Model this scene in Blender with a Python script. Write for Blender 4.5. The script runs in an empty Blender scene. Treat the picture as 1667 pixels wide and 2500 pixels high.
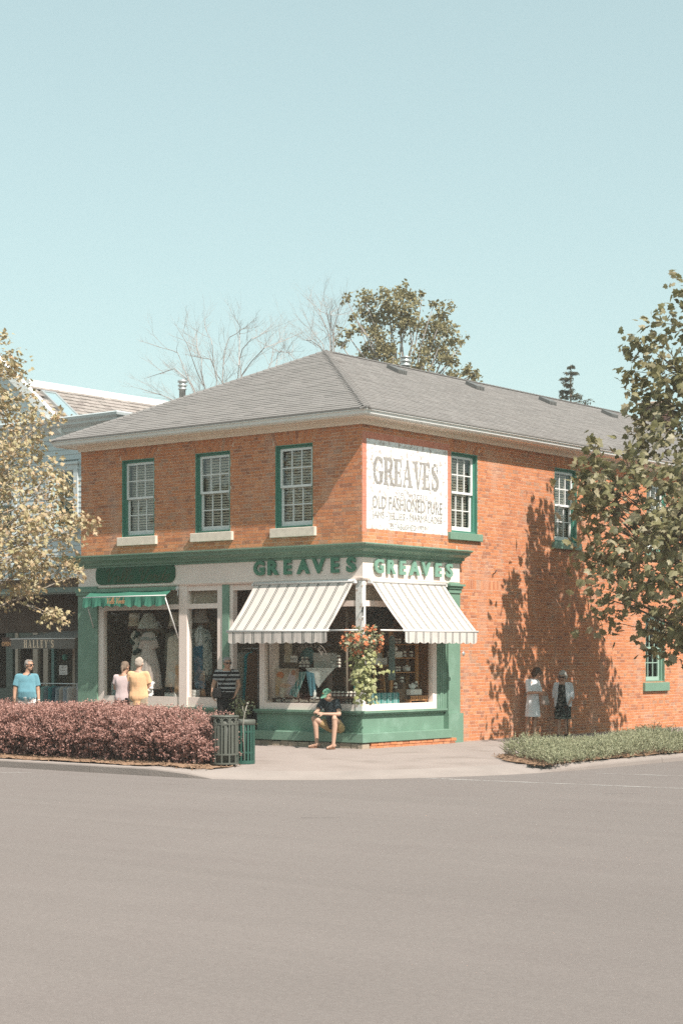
import bpy, bmesh, math, random
import numpy as np
from mathutils import Vector, Matrix, Euler, noise as mnoise

SC = bpy.context.scene
# ---------------------------------------------------------------- camera, sky, sun, exposure
# scene frame: origin at the shop's street corner, +x along the front wall, +y along the side wall, z up
cam_d = bpy.data.cameras.new('camera')
cam = bpy.data.objects.new('camera', cam_d); SC.collection.objects.link(cam)
cam.location = (21.943, -28.148, 1.85)
cam.rotation_euler = (math.radians(90), 0, math.radians(38.6))
cam_d.sensor_fit = 'HORIZONTAL'; cam_d.sensor_width = 24.0; cam_d.lens = 63.04
cam_d.shift_y = 0.2100
cam_d.clip_start = 0.1; cam_d.clip_end = 4000
SC.camera = cam

SUN = Vector((0.872, -0.240, 1.0)).normalized()
world = bpy.data.worlds.new("World"); SC.world = world; world.use_nodes = True
wn = world.node_tree; wn.nodes.clear()
sky = wn.nodes.new('ShaderNodeTexSky'); sky.sky_type = 'NISHITA'; sky.sun_disc = False
sky.sun_elevation = math.asin(SUN.z); sky.sun_rotation = math.atan2(SUN.x, SUN.y)
sky.air_density = 1.0; sky.dust_density = 0.7; sky.ozone_density = 0.6
hs = wn.nodes.new('ShaderNodeHueSaturation'); hs.inputs['Saturation'].default_value = 0.66; hs.inputs['Value'].default_value = 1.0
tint = wn.nodes.new('ShaderNodeMixRGB'); tint.blend_type = 'MULTIPLY'; tint.inputs[0].default_value = 1.0
tint.inputs[2].default_value = (0.76, 1.06, 0.90, 1)
bg = wn.nodes.new('ShaderNodeBackground'); bg.inputs[1].default_value = 0.135
wo = wn.nodes.new('ShaderNodeOutputWorld')
wn.links.new(sky.outputs[0], hs.inputs['Color']); wn.links.new(hs.outputs[0], tint.inputs[1])
gm = wn.nodes.new('ShaderNodeGamma'); gm.inputs[1].default_value = 0.47
sc_n = wn.nodes.new('ShaderNodeMixRGB'); sc_n.blend_type = 'MULTIPLY'; sc_n.inputs[0].default_value = 1.0; sc_n.inputs[2].default_value = (1.46, 1.55, 1.555, 1)
wn.links.new(tint.outputs[0], gm.inputs[0]); wn.links.new(gm.outputs[0], sc_n.inputs[1]); wn.links.new(sc_n.outputs[0], bg.inputs[0]); wn.links.new(bg.outputs[0], wo.inputs[0])

sun_d = bpy.data.lights.new('sun', 'SUN'); sun_d.energy = 3.6; sun_d.angle = math.radians(0.5); sun_d.color = (1.0, 0.935, 0.87)
sun = bpy.data.objects.new('sun', sun_d); SC.collection.objects.link(sun)
sun.rotation_euler = SUN.to_track_quat('Z', 'Y').to_euler(); sun.location = SUN * 60

vs = SC.view_settings
vs.view_transform = 'Standard'; vs.look = 'None'; vs.gamma = 1.0; vs.use_curve_mapping = False; vs.exposure = 0.91
SC.render.engine = 'CYCLES'
SC.cycles.max_bounces = 8; SC.cycles.diffuse_bounces = 4; SC.cycles.transparent_max_bounces = 24
SC.cycles.use_denoising = False
SC.cycles.sample_clamp_indirect = 4.0

R = random.Random(7)
nr = np.random.default_rng(11)
PI = math.pi
COL = SC.collection

# ---------------------------------------------------------------- helpers
def wmat(o):
    m = Matrix.Identity(4)
    while o is not None:
        m = Matrix.LocRotScale(o.location, o.rotation_euler, o.scale) @ m
        o = o.parent
    return m

class MB:
    """collects geometry for one mesh object"""
    def __init__(s): s.v = []; s.f = []; s.m = []; s.sm = []
    def add(s, vs_, fs_, mi=0, sm=False):
        b = len(s.v); s.v.extend([tuple(p) for p in vs_])
        for f in fs_: s.f.append(tuple(i + b for i in f)); s.m.append(mi); s.sm.append(sm)
        return s
    def box(s, x0, y0, z0, x1, y1, z1, mi=0):
        if x0 > x1: x0, x1 = x1, x0
        if y0 > y1: y0, y1 = y1, y0
        if z0 > z1: z0, z1 = z1, z0
        v = [(x0,y0,z0),(x1,y0,z0),(x1,y1,z0),(x0,y1,z0),(x0,y0,z1),(x1,y0,z1),(x1,y1,z1),(x0,y1,z1)]
        return s.add(v, [(0,3,2,1),(4,5,6,7),(0,1,5,4),(1,2,6,5),(2,3,7,6),(3,0,4,7)], mi)
    def bbox(s, x0, y0, z0, x1, y1, z1, b=.01, mi=0):
        """box with chamfered edges"""
        if x0 > x1: x0, x1 = x1, x0
        if y0 > y1: y0, y1 = y1, y0
        if z0 > z1: z0, z1 = z1, z0
        bm = bmesh.new(); bmesh.ops.create_cube(bm, size=1.0)
        bmesh.ops.scale(bm, vec=(x1-x0, y1-y0, z1-z0), verts=bm.verts)
        bmesh.ops.translate(bm, vec=((x0+x1)/2, (y0+y1)/2, (z0+z1)/2), verts=bm.verts)
        b = min(b, .45*min(x1-x0, y1-y0, z1-z0))
        bmesh.ops.bevel(bm, geom=bm.edges[:], offset=b, segments=1, affect='EDGES')
        s.bm(bm, mi); return s
    def bm(s, bm, mi=0, sm=False):
        bm.verts.index_update()
        s.add([v.co[:] for v in bm.verts], [[v.index for v in f.verts] for f in bm.faces], mi, sm); bm.free()
    def quad(s, a, b, c, d, mi=0): return s.add([a, b, c, d], [(0,1,2,3)], mi)
    def tube(s, pts, r, n=6, mi=0, cap=True, sm=True):
        pts = [Vector(p) for p in pts]; k = len(pts)
        rs = list(r) if isinstance(r, (list, tuple)) else [r]*k
        vs_ = []; up = None
        for i, p in enumerate(pts):
            t = (pts[min(i+1, k-1)] - pts[max(i-1, 0)])
            t = t.normalized() if t.length > 1e-9 else Vector((0,0,1))
            if up is None:
                up = Vector((0,0,1)) if abs(t.z) < .9 else Vector((1,0,0))
            a = t.cross(up)
            if a.length < 1e-6: a = t.cross(Vector((0,1,0)))
            a.normalize(); b = a.cross(t).normalized(); up = b
            for j in range(n):
                an = 2*PI*j/n
                vs_.append(p + a*(math.cos(an)*rs[i]) + b*(math.sin(an)*rs[i]))
        fs_ = [(i*n+j, i*n+(j+1) % n, (i+1)*n+(j+1) % n, (i+1)*n+j) for i in range(k-1) for j in range(n)]
        if cap: fs_ += [tuple(range(n-1, -1, -1)), tuple((k-1)*n+j for j in range(n))]
        return s.add(vs_, fs_, mi, sm)
    def lathe(s, prof, c=(0,0,0), n=16, mi=0, sm=True, cap=True, sx=1., sy=1.):
        vs_ = [(c[0]+r*math.cos(2*PI*j/n)*sx, c[1]+r*math.sin(2*PI*j/n)*sy, c[2]+z) for r, z in prof for j in range(n)]
        k = len(prof)
        fs_ = [(i*n+j, i*n+(j+1) % n, (i+1)*n+(j+1) % n, (i+1)*n+j) for i in range(k-1) for j in range(n)]
        if cap:
            if prof[0][0] > 1e-5: fs_.append(tuple(range(n-1, -1, -1)))
            if prof[-1][0] > 1e-5: fs_.append(tuple((k-1)*n+j for j in range(n)))
        return s.add(vs_, fs_, mi, sm)
    def ell(s, c, rx, ry, rz, n=12, m=8, rot=None, mi=0):
        vs_ = []; rot = rot or Matrix.Identity(3); c = Vector(c)
        vs_.append(c + rot @ Vector((0,0,-rz)))
        for i in range(1, m):
            a = -PI/2 + PI*i/m
            for j in range(n):
                t = 2*PI*j/n
                vs_.append(c + rot @ Vector((rx*math.cos(a)*math.cos(t), ry*math.cos(a)*math.sin(t), rz*math.sin(a))))
        vs_.append(c + rot @ Vector((0,0,rz)))
        fs_ = [(0, 1+(j+1) % n, 1+j) for j in range(n)]
        for i in range(m-2):
            for j in range(n):
                fs_.append((1+i*n+j, 1+i*n+(j+1) % n, 1+(i+1)*n+(j+1) % n, 1+(i+1)*n+j))
        L = len(vs_)-1; b = 1+(m-2)*n
        fs_ += [(b+j, b+(j+1) % n, L) for j in range(n)]
        return s.add(vs_, fs_, mi, True)
    def caps(s, p0, p1, r0, r1, n=12, mi=0):
        """capsule with two radii"""
        p0 = Vector(p0); p1 = Vector(p1); d = p1-p0; L = d.length
        q = d.to_track_quat('Z', 'Y').to_matrix()
        prof = [(0.0001, -r0)] + [(r0*math.cos(a), r0*math.sin(a)) for a in (-1.0, -.5, 0)] + \
               [(r1*math.cos(a), L + r1*math.sin(a)) for a in (0, .5, 1.0)] + [(0.0001, L+r1)]
        t = MB().lathe(prof, n=n)
        return s.add([p0 + q @ Vector(v) for v in t.v], t.f, mi, True)
    def cone(s, p0, p1, r0, r1, n=14, mi=0, sq=1.0):
        """tapered flat ended cylinder"""
        p0 = Vector(p0); p1 = Vector(p1); d = p1-p0; L = d.length
        q = d.to_track_quat('Z', 'Y').to_matrix()
        t = MB().lathe([(r0, 0), (r1, L)], n=n, sy=sq)
        return s.add([p0 + q @ Vector(v) for v in t.v], t.f, mi, True)
    def loft(s, rings, mi=0, cap=True, sm=True, closed=True):
        n = len(rings[0]); k = len(rings)
        vs_ = [p for r in rings for p in r]
        jn = n if closed else n-1
        fs_ = [(i*n+j, i*n+(j+1) % n, (i+1)*n+(j+1) % n, (i+1)*n+j) for i in range(k-1) for j in range(jn)]
        if cap and closed: fs_ += [tuple(range(n-1, -1, -1)), tuple((k-1)*n+j for j in range(n))]
        return s.add(vs_, fs_, mi, sm)
    def xf(s, M):
        s.v = [tuple(M @ Vector(p)) for p in s.v]; return s
    def join(s, o, M=None, mi=None):
        vs_ = o.v if M is None else [tuple(M @ Vector(p)) for p in o.v]
        b = len(s.v); s.v.extend(vs_)
        for f, m, k in zip(o.f, o.m, o.sm): s.f.append(tuple(i+b for i in f)); s.m.append(m if mi is None else mi); s.sm.append(k)
        return s
    def mesh(s, name, mats=(), fix=True):
        me = bpy.data.meshes.new(name)
        me.from_pydata(s.v, [], s.f)
        for m in (mats if isinstance(mats, (list, tuple)) else [mats]): me.materials.append(m)
        me.polygons.foreach_set('material_index', s.m)
        me.polygons.foreach_set('use_smooth', s.sm)
        if fix:
            bm = bmesh.new(); bm.from_mesh(me); bmesh.ops.recalc_face_normals(bm, faces=bm.faces[:]); bm.to_mesh(me); bm.free()
        me.update(); return me

def npmesh(name, V, F, mats, MI=None, smooth=False):
    """fast mesh from numpy arrays of triangles"""
    me = bpy.data.meshes.new(name)
    V = np.ascontiguousarray(V, dtype=np.float32); F = np.ascontiguousarray(F, dtype=np.int32)
    k = F.shape[1]
    me.vertices.add(len(V)); me.vertices.foreach_set('co', V.ravel())
    me.loops.add(F.size); me.loops.foreach_set('vertex_index', F.ravel())
    me.polygons.add(len(F))
    me.polygons.foreach_set('loop_start', np.arange(0, F.size, k, dtype=np.int32))
    me.polygons.foreach_set('loop_total', np.full(len(F), k, dtype=np.int32))
    for m in (mats if isinstance(mats, (list, tuple)) else [mats]): me.materials.append(m)
    if MI is not None: me.polygons.foreach_set('material_index', np.ascontiguousarray(MI, dtype=np.int32))
    me.polygons.foreach_set('use_smooth', np.full(len(F), smooth))
    me.update(calc_edges=True); me.validate(); return me

def link(name, me, parent=None, loc=None, rot=None, kind=None, label=None, cat=None, group=None):
    o = bpy.data.objects.new(name, me); COL.objects.link(o)
    if loc is not None: o.location = loc
    if rot is not None: o.rotation_euler = rot
    if parent is not None: o.parent = parent
    if kind: o['kind'] = kind
    if label: o['label'] = label
    if cat: o['category'] = cat
    if group: o['group'] = group
    return o

def obj(name, mb, mats, parent=None, local=False, **kw):
    """one mesh object; geometry given in scene coordinates unless local"""
    if parent is not None and not local:
        M = wmat(parent)
        if M != Matrix.Identity(4): mb.xf(M.inverted())
    return link(name, mb.mesh(name, mats), parent, **kw)

def thing(name, label, cat, loc=(0,0,0), rz=0, group=None):
    return link(name, None, None, loc, (0,0,rz), None, label, cat, group)

def top(name, mb, mats, label, cat, base=None, group=None):
    """thing that is a single mesh, origin at base"""
    if base is not None: mb.xf(Matrix.Translation(Vector(base)).inverted())
    return link(name, mb.mesh(name, mats), None, base, None, None, label, cat, group)

def copy_tree(o, parent=None, loc=None, rz=None, label=None):
    c = o.copy(); COL.objects.link(c); c.parent = parent
    if loc is not None: c.location = loc
    if rz is not None: c.rotation_euler = (0, 0, rz)
    if label: c['label'] = label
    for ch in list(o.children): copy_tree(ch, c)
    return c

def bake(o):
    """apply modifiers of o and return the new mesh, deleting o"""
    dg = bpy.context.evaluated_depsgraph_get()
    me = bpy.data.meshes.new_from_object(o.evaluated_get(dg))
    bpy.data.objects.remove(o, do_unlink=True)
    return me

def remesh(mb, name, mat, voxel=.01, smooth=2, fac=.5, fold=0., fs=(9.,9.,4.)):
    """union of overlapping closed pieces as one continuous surface"""
    me = mb.mesh(name, mat)
    o = bpy.data.objects.new('tmp', me); COL.objects.link(o)
    m = o.modifiers.new('r', 'REMESH'); m.mode = 'VOXEL'; m.voxel_size = voxel; m.use_smooth_shade = True
    if smooth:
        q = o.modifiers.new('s', 'SMOOTH'); q.iterations = smooth; q.factor = fac
    me2 = bake(o); me2.name = name
    me2.materials.clear(); me2.materials.append(mat)
    if fold:
        off = R.uniform(0, 50); co = []
        for v in me2.vertices:
            c = v.co; q = Vector((c.x*fs[0]+off, c.y*fs[1], c.z*fs[2])); d = mnoise.noise(q)+.5*mnoise.noise(q*2.3)
            co.append(c + v.normal*(d*fold))
        for v, c in zip(me2.vertices, co): v.co = c
    return me2

def text(body, size=1., extrude=.01, offset=0., shear=0., align='CENTER', sx=1., spacing=1.):
    """letters as a mesh in the XY plane (built-in font)"""
    c = bpy.data.curves.new('t', 'FONT'); c.body = body; c.size = size; c.extrude = extrude; c.offset = offset
    c.shear = shear; c.align_x = align; c.space_character = spacing; c.resolution_u = 3
    o = bpy.data.objects.new('tmp', c); COL.objects.link(o)
    me = bake(o); mb = MB()
    mb.add([(v.co.x*sx, v.co.y, v.co.z) for v in me.vertices], [tuple(p.vertices) for p in me.polygons])
    bpy.data.meshes.remove(me); bpy.data.curves.remove(c)
    return mb
FRONT = Matrix(((1,0,0,0),(0,0,-1,0),(0,1,0,0),(0,0,0,1)))       # XY text plane -> front wall (normal -y)
SIDE = Matrix(((0,0,1,0),(1,0,0,0),(0,1,0,0),(0,0,0,1)))         # XY text plane -> side wall (normal +x)
def T(x, y, z): return Matrix.Translation((x, y, z))

# ---------------------------------------------------------------- materials
def mat(name, col, rough=.65, var=.12, scale=3., rand=0., col2=None, c2amt=.5, c2scale=6., bump=0., bscale=60., spec=.35,
        metal=0., trans=0., fine=0., stretch=None, mid=0., streak=0.):
    m = bpy.data.materials.new(name); m.use_nodes = True
    nt = m.node_tree; n = nt.nodes; L = nt.links
    bs = n['Principled BSDF']; out = n['Material Output']
    bs.inputs['Roughness'].default_value = rough; bs.inputs['Metallic'].default_value = metal
    bs.inputs['Specular IOR Level'].default_value = spec if rough < .8 else spec*.35
    if rough >= .8: bs.inputs['Diffuse Roughness'].default_value = .8
    geo = n.new('ShaderNodeNewGeometry'); pos = geo.outputs['Position']
    if stretch:
        mp = n.new('ShaderNodeVectorMath'); mp.operation = 'MULTIPLY'; mp.inputs[1].default_value = stretch
        L.new(pos, mp.inputs[0]); pos = mp.outputs[0]
    def noise(sc, det=4):
        t = n.new('ShaderNodeTexNoise'); t.inputs['Scale'].default_value = sc; t.inputs['Detail'].default_value = det
        L.new(pos, t.inputs['Vector']); return t.outputs['Fac']
    base = n.new('ShaderNodeRGB'); base.outputs[0].default_value = (*col, 1); c = base.outputs[0]
    if col2 is not None:
        rp = n.new('ShaderNodeMapRange'); rp.inputs[1].default_value = .62-.3*c2amt; rp.inputs[2].default_value = .72-.1*c2amt
        L.new(noise(c2scale, 6), rp.inputs[0])
        mx = n.new('ShaderNodeMixRGB'); L.new(rp.outputs[0], mx.inputs[0]); L.new(c, mx.inputs[1]); mx.inputs[2].default_value = (*col2, 1); c = mx.outputs[0]
    val = None
    def addv(sock, amt):
        nonlocal val
        mr = n.new('ShaderNodeMapRange'); mr.inputs[3].default_value = 1-amt; mr.inputs[4].default_value = 1+amt
        L.new(sock, mr.inputs[0])
        if val is None: val = mr.outputs[0]
        else:
            mu = n.new('ShaderNodeMath'); mu.operation = 'MULTIPLY'; L.new(val, mu.inputs[0]); L.new(mr.outputs[0], mu.inputs[1]); val = mu.outputs[0]
    if var: addv(noise(scale), var*2)
    if fine: addv(noise(130., 2), fine*2)
    if mid: addv(noise(28., 3), mid*2)
    if streak:
        sv = n.new('ShaderNodeVectorMath'); sv.operation = 'MULTIPLY'; sv.inputs[1].default_value = (.10, 1.7, 1); L.new(geo.outputs['Position'], sv.inputs[0])
        tn = n.new('ShaderNodeTexNoise'); tn.inputs['Scale'].default_value = 1.3; tn.inputs['Detail'].default_value = 5; L.new(sv.outputs[0], tn.inputs['Vector']); addv(tn.outputs['Fac'], streak*2)
    if rand:
        oi = n.new('ShaderNodeObjectInfo'); ad = n.new('ShaderNodeMath'); ad.operation = 'ADD'
        L.new(geo.outputs['Random Per Island'], ad.inputs[0]); L.new(oi.outputs['Random'], ad.inputs[1])
        fr = n.new('ShaderNodeMath'); fr.operation = 'FRACT'; L.new(ad.outputs[0], fr.inputs[0]); addv(fr.outputs[0], rand)
    if val is not None:
        mu = n.new('ShaderNodeMixRGB'); mu.blend_type = 'MULTIPLY'; mu.inputs[0].default_value = 1
        L.new(c, mu.inputs[1]); L.new(val, mu.inputs[2]); c = mu.outputs[0]
    L.new(c, bs.inputs['Base Color'])
    if bump:
        bp = n.new('ShaderNodeBump'); bp.inputs['Strength'].default_value = bump; bp.inputs['Distance'].default_value = .02
        L.new(noise(bscale, 3), bp.inputs['Height']); L.new(bp.outputs[0], bs.inputs['Normal'])
    if trans:
        tr = n.new('ShaderNodeBsdfTranslucent'); L.new(c, tr.inputs[0])
        mx = n.new('ShaderNodeMixShader'); mx.inputs[0].default_value = trans
        L.new(bs.outputs[0], mx.inputs[1]); L.new(tr.outputs[0], mx.inputs[2]); L.new(mx.outputs[0], out.inputs[0])
    return m

def ramp_mat(name, stops, rough=.8, var=.1, scale=30., bump=0., bscale=120., trans=0., spec=.3, patch=None, stain=0.):
    """each piece takes its own colour from a list (per island / per object random)"""
    m = mat(name, (1,1,1), rough, var, scale, 0, None, bump=bump, bscale=bscale, spec=spec)
    nt = m.node_tree; n = nt.nodes; L = nt.links; bs = n['Principled BSDF']
    geo = n.new('ShaderNodeNewGeometry'); oi = n.new('ShaderNodeObjectInfo')
    ad = n.new('ShaderNodeMath'); L.new(geo.outputs['Random Per Island'], ad.inputs[0]); L.new(oi.outputs['Random'], ad.inputs[1])
    fr = n.new('ShaderNodeMath'); fr.operation = 'FRACT'; L.new(ad.outputs[0], fr.inputs[0])
    f = fr.outputs[0]
    if patch:
        tn = n.new('ShaderNodeTexNoise'); tn.inputs['Scale'].default_value = patch[0]; tn.inputs['Detail'].default_value = 2
        L.new(geo.outputs['Position'], tn.inputs['Vector'])
        mr = n.new('ShaderNodeMapRange'); mr.inputs[3].default_value = -patch[1]; mr.inputs[4].default_value = patch[1]; L.new(tn.outputs['Fac'], mr.inputs[0])
        a2 = n.new('ShaderNodeMath'); a2.use_clamp = True; L.new(f, a2.inputs[0]); L.new(mr.outputs[0], a2.inputs[1]); f = a2.outputs[0]
    rp = n.new('ShaderNodeValToRGB'); cr = rp.color_ramp; cr.interpolation = 'LINEAR'
    k = len(stops)
    while len(cr.elements) < k: cr.elements.new(.5)
    for i, c in enumerate(stops): cr.elements[i].position = i/(k-1); cr.elements[i].color = (*c, 1)
    L.new(f, rp.inputs[0])
    old = bs.inputs['Base Color'].links[0].from_node
    if old.type == 'MIX_RGB': L.new(rp.outputs[0], old.inputs[1]); c = old.outputs[0]
    else: c = rp.outputs[0]; L.new(c, bs.inputs['Base Color'])
    if stain:
        sv = n.new('ShaderNodeVectorMath'); sv.operation = 'MULTIPLY'; sv.inputs[1].default_value = (1.1,1.1,.45); L.new(geo.outputs['Position'], sv.inputs[0])
        tn = n.new('ShaderNodeTexNoise'); tn.inputs['Scale'].default_value = 1.6; tn.inputs['Detail'].default_value = 6; L.new(sv.outputs[0], tn.inputs['Vector'])
        mr = n.new('ShaderNodeMapRange'); mr.inputs[1].default_value = .52; mr.inputs[2].default_value = .78; mr.inputs[4].default_value = stain*2.2; L.new(tn.outputs['Fac'], mr.inputs[0])
        mx = n.new('ShaderNodeMixRGB'); mx.inputs[2].default_value = (.66,.48,.38,1); L.new(mr.outputs[0], mx.inputs[0]); L.new(c, mx.inputs[1]); c = mx.outputs[0]; L.new(c, bs.inputs['Base Color'])
    if trans:
        out = n['Material Output']
        tr = n.new('ShaderNodeBsdfTranslucent'); L.new(c, tr.inputs[0])
        mx = n.new('ShaderNodeMixShader'); mx.inputs[0].default_value = trans
        L.new(bs.outputs[0], mx.inputs[1]); L.new(tr.outputs[0], mx.inputs[2]); L.new(mx.outputs[0], out.inputs[0])
    return m

def glass_mat(name, tint_=(.86,.9,.88), refl=1.0):
    m = bpy.data.materials.new(name); m.use_nodes = True; n = m.node_tree.nodes; L = m.node_tree.links; n.clear()
    out = n.new('ShaderNodeOutputMaterial'); tr = n.new('ShaderNodeBsdfTransparent'); tr.inputs[0].default_value = (*tint_, 1)
    gl = n.new('ShaderNodeBsdfGlossy'); gl.inputs['Roughness'].default_value = .015
    fr = n.new('ShaderNodeLayerWeight'); fr.inputs[0].default_value = .5
    pw = n.new('ShaderNodeMath'); pw.operation = 'POWER'; pw.inputs[1].default_value = 5.0
    mu = n.new('ShaderNodeMath'); mu.operation = 'MULTIPLY_ADD'; mu.inputs[1].default_value = .92; mu.inputs[2].default_value = .075*refl; mu.use_clamp = True
    nz = n.new('ShaderNodeTexNoise'); nz.inputs['Scale'].default_value = 1.3; geo = n.new('ShaderNodeNewGeometry'); L.new(geo.outputs['Position'], nz.inputs['Vector'])
    bp = n.new('ShaderNodeBump'); bp.inputs['Strength'].default_value = .04; bp.inputs['Distance'].default_value = .05; L.new(nz.outputs['Fac'], bp.inputs['Height']); L.new(bp.outputs[0], gl.inputs['Normal'])
    mx = n.new('ShaderNodeMixShader'); L.new(fr.outputs['Facing'], pw.inputs[0]); L.new(pw.outputs[0], mu.inputs[0]); L.new(mu.outputs[0], mx.inputs[0])
    L.new(tr.outputs[0], mx.inputs[1]); L.new(gl.outputs[0], mx.inputs[2]); L.new(mx.outputs[0], out.inputs[0])
    return m

def stripe_mat(name, base, line, axis, period, lines, rough=.8, base2=None, trans=0.):
    """woven stripes: lines = list of (start,end) in metres inside one period along an axis of scene position"""
    m = mat(name, base, rough, .04, 8., trans=0)
    nt = m.node_tree; n = nt.nodes; L = nt.links; bs = n['Principled BSDF']
    tc = n.new('ShaderNodeTexCoord'); sp = n.new('ShaderNodeSeparateXYZ'); L.new(tc.outputs['Object'], sp.inputs[0])
    md = n.new('ShaderNodeMath'); md.operation = 'MODULO'; md.inputs[1].default_value = period
    ad = n.new('ShaderNodeMath'); ad.inputs[1].default_value = period*100; L.new(sp.outputs['XYZ'.index(axis)], ad.inputs[0]); L.new(ad.outputs[0], md.inputs[0])
    tot = None
    for a, b in lines:
        c = n.new('ShaderNodeMath'); c.operation = 'COMPARE'; c.inputs[1].default_value = (a+b)/2; c.inputs[2].default_value = (b-a)/2
        L.new(md.outputs[0], c.inputs[0])
        if tot is None: tot = c.outputs[0]
        else:
            q = n.new('ShaderNodeMath'); q.operation = 'MAXIMUM'; L.new(tot, q.inputs[0]); L.new(c.outputs[0], q.inputs[1]); tot = q.outputs[0]
    old = bs.inputs['Base Color'].links[0].from_socket
    mx = n.new('ShaderNodeMixRGB'); L.new(tot, mx.inputs[0]); L.new(old, mx.inputs[1]); mx.inputs[2].default_value = (*line, 1)
    L.new(mx.outputs[0], bs.inputs['Base Color'])
    if trans:
        out = n['Material Output']; tr = n.new('ShaderNodeBsdfTranslucent'); L.new(mx.outputs[0], tr.inputs[0])
        ms = n.new('ShaderNodeMixShader'); ms.inputs[0].default_value = trans
        L.new(bs.outputs[0], ms.inputs[1]); L.new(tr.outputs[0], ms.inputs[2]); L.new(ms.outputs[0], out.inputs[0])
    return m

def worn_mat(name, col, lo, hi, scale=9., rough=.85, lump=1.4):
    """paint worn off in flecks: transparent where the noise says so"""
    m = mat(name, col, rough, .06, 5.)
    nt = m.node_tree; n = nt.nodes; L = nt.links; bs = n['Principled BSDF']; out = n['Material Output']
    geo = n.new('ShaderNodeNewGeometry')
    a = n.new('ShaderNodeTexNoise'); a.inputs['Scale'].default_value = scale; a.inputs['Detail'].default_value = 8; a.inputs['Roughness'].default_value = .7
    b = n.new('ShaderNodeTexNoise'); b.inputs['Scale'].default_value = lump; b.inputs['Detail'].default_value = 3
    L.new(geo.outputs['Position'], a.inputs['Vector']); L.new(geo.outputs['Position'], b.inputs['Vector'])
    s_ = n.new('ShaderNodeMath'); s_.operation = 'MULTIPLY_ADD'; s_.inputs[1].default_value = .7; L.new(b.outputs['Fac'], s_.inputs[0]); L.new(a.outputs['Fac'], s_.inputs[2])
    mr = n.new('ShaderNodeMapRange'); mr.inputs[1].default_value = lo; mr.inputs[2].default_value = hi; L.new(s_.outputs[0], mr.inputs[0])
    tr = n.new('ShaderNodeBsdfTransparent'); mx = n.new('ShaderNodeMixShader')
    L.new(mr.outputs[0], mx.inputs[0]); L.new(bs.outputs[0], mx.inputs[1]); L.new(tr.outputs[0], mx.inputs[2]); L.new(mx.outputs[0], out.inputs[0])
    return m

BR = [(.45,.19,.11), (.58,.235,.12), (.66,.26,.12), (.70,.285,.13), (.64,.25,.115), (.72,.31,.15), (.69,.275,.125), (.58,.22,.11), (.75,.35,.18), (.53,.28,.175)]
m_brick = ramp_mat('red_brick', BR, .85, .10, 40., bump=.9, bscale=110., patch=(.8, .22), stain=.24)
m_mortar = mat('lime_mortar', (.72,.54,.42), .95, .12, 14., bump=.3, bscale=200)
m_salmon = mat('salmon_paint', (.66,.27,.18), .85, .07, 3., bump=.2, bscale=120, col2=(.70,.36,.26), c2amt=.3, c2scale=5.)
m_white_sign = mat('old_white_paint', (.86,.85,.83), .85, .05, 8., col2=(.52,.44,.39), c2amt=.42, c2scale=11., bump=.2, bscale=140)
m_sign_grey = worn_mat('grey_lettering', (.40,.37,.34), .86, 1.0, 14.)
m_sign_line = worn_mat('grey_sign_lines', (.38,.35,.32), .88, 1.06, 12.)
m_sign_faint = worn_mat('faint_lettering', (.46,.42,.39), .74, .92, 18.)
m_stone = mat('limestone', (.70,.61,.52), .85, .09, 9., bump=.15, bscale=80)
m_found = ramp_mat('foundation_stone', [(.34,.27,.20), (.45,.36,.27), (.40,.31,.24)], .9, .15, 12., bump=.6, bscale=30)
m_cream = mat('cream_paint', (.90,.755,.675), .5, .04, 2.5, bump=.03, bscale=40)
m_cream_wood = mat('cream_window_frame', (.90,.775,.70), .5, .04, 4.)
m_white = mat('white_paint', (.80,.78,.75), .5, .04, 4.)
m_peel = mat('peeling_white_paint', (.80,.77,.73), .7, .05, 4., col2=(.50,.40,.33), c2amt=.25, c2scale=14., bump=.1)
m_green = mat('green_paint', (.175,.290,.212), .42, .08, 2.2, bump=.03, bscale=30, col2=(.215,.335,.255), c2amt=.3, c2scale=3.)
m_green_t = mat('teal_green_trim', (.075,.235,.17), .42, .08, 3.)
m_green_l = mat('green_letters_shaded', (.085,.23,.15), .4, .05, 3.)  # darker copy for the front letters, their shade put into the colour
m_green_d = mat('dark_green_board', (.012,.085,.04), .35, .10, 4., col2=(.02,.12,.06), c2amt=.4, c2scale=2.5)
m_gold = mat('dull_gold_paint', (.10,.085,.035), .5, .1, 10.)
m_orange_l = mat('orange_lettering', (.62,.33,.16), .6, .05, 10.)
m_eave = mat('cream_eave_paint', (.90,.765,.65), .5, .04, 1.5)
m_shingle = ramp_mat('grey_asphalt_shingle', [(.222,.206,.194), (.255,.236,.222), (.242,.224,.210), (.268,.247,.232), (.232,.214,.202)], .95, .12, 60., bump=.3, bscale=250)
m_wshingle = ramp_mat('weathered_wood_shingle', [(.30,.26,.235), (.38,.33,.30), (.34,.30,.27), (.27,.23,.21)], .95, .15, 20., bump=.4, bscale=60)
m_tar = mat('dark_roof_edge', (.07,.065,.06), .9)
m_vent = mat('grey_metal_vent', (.165,.16,.15), .5, .05, 6., metal=.2)
m_zinc = mat('galvanised_metal', (.62,.62,.60), .35, .06, 6., metal=.6)
m_glass = glass_mat('window_glass', refl=1.3)
m_glass_sh = glass_mat('shop_glass', (.93,.94,.91), .8)
m_blind = mat('cream_blind_slat', (.82,.74,.64), .6, .05, 6.)
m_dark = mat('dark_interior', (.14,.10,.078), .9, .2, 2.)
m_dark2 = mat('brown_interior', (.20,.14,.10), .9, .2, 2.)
m_floor = mat('wood_floor', (.46,.36,.27), .7, .15, 5.)
m_awn_f = stripe_mat('striped_awning_cloth', (.82,.745,.69), (.03,.065,.055), 'X', .262, [(.098,.116), (.138,.156)], trans=.30)
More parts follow.
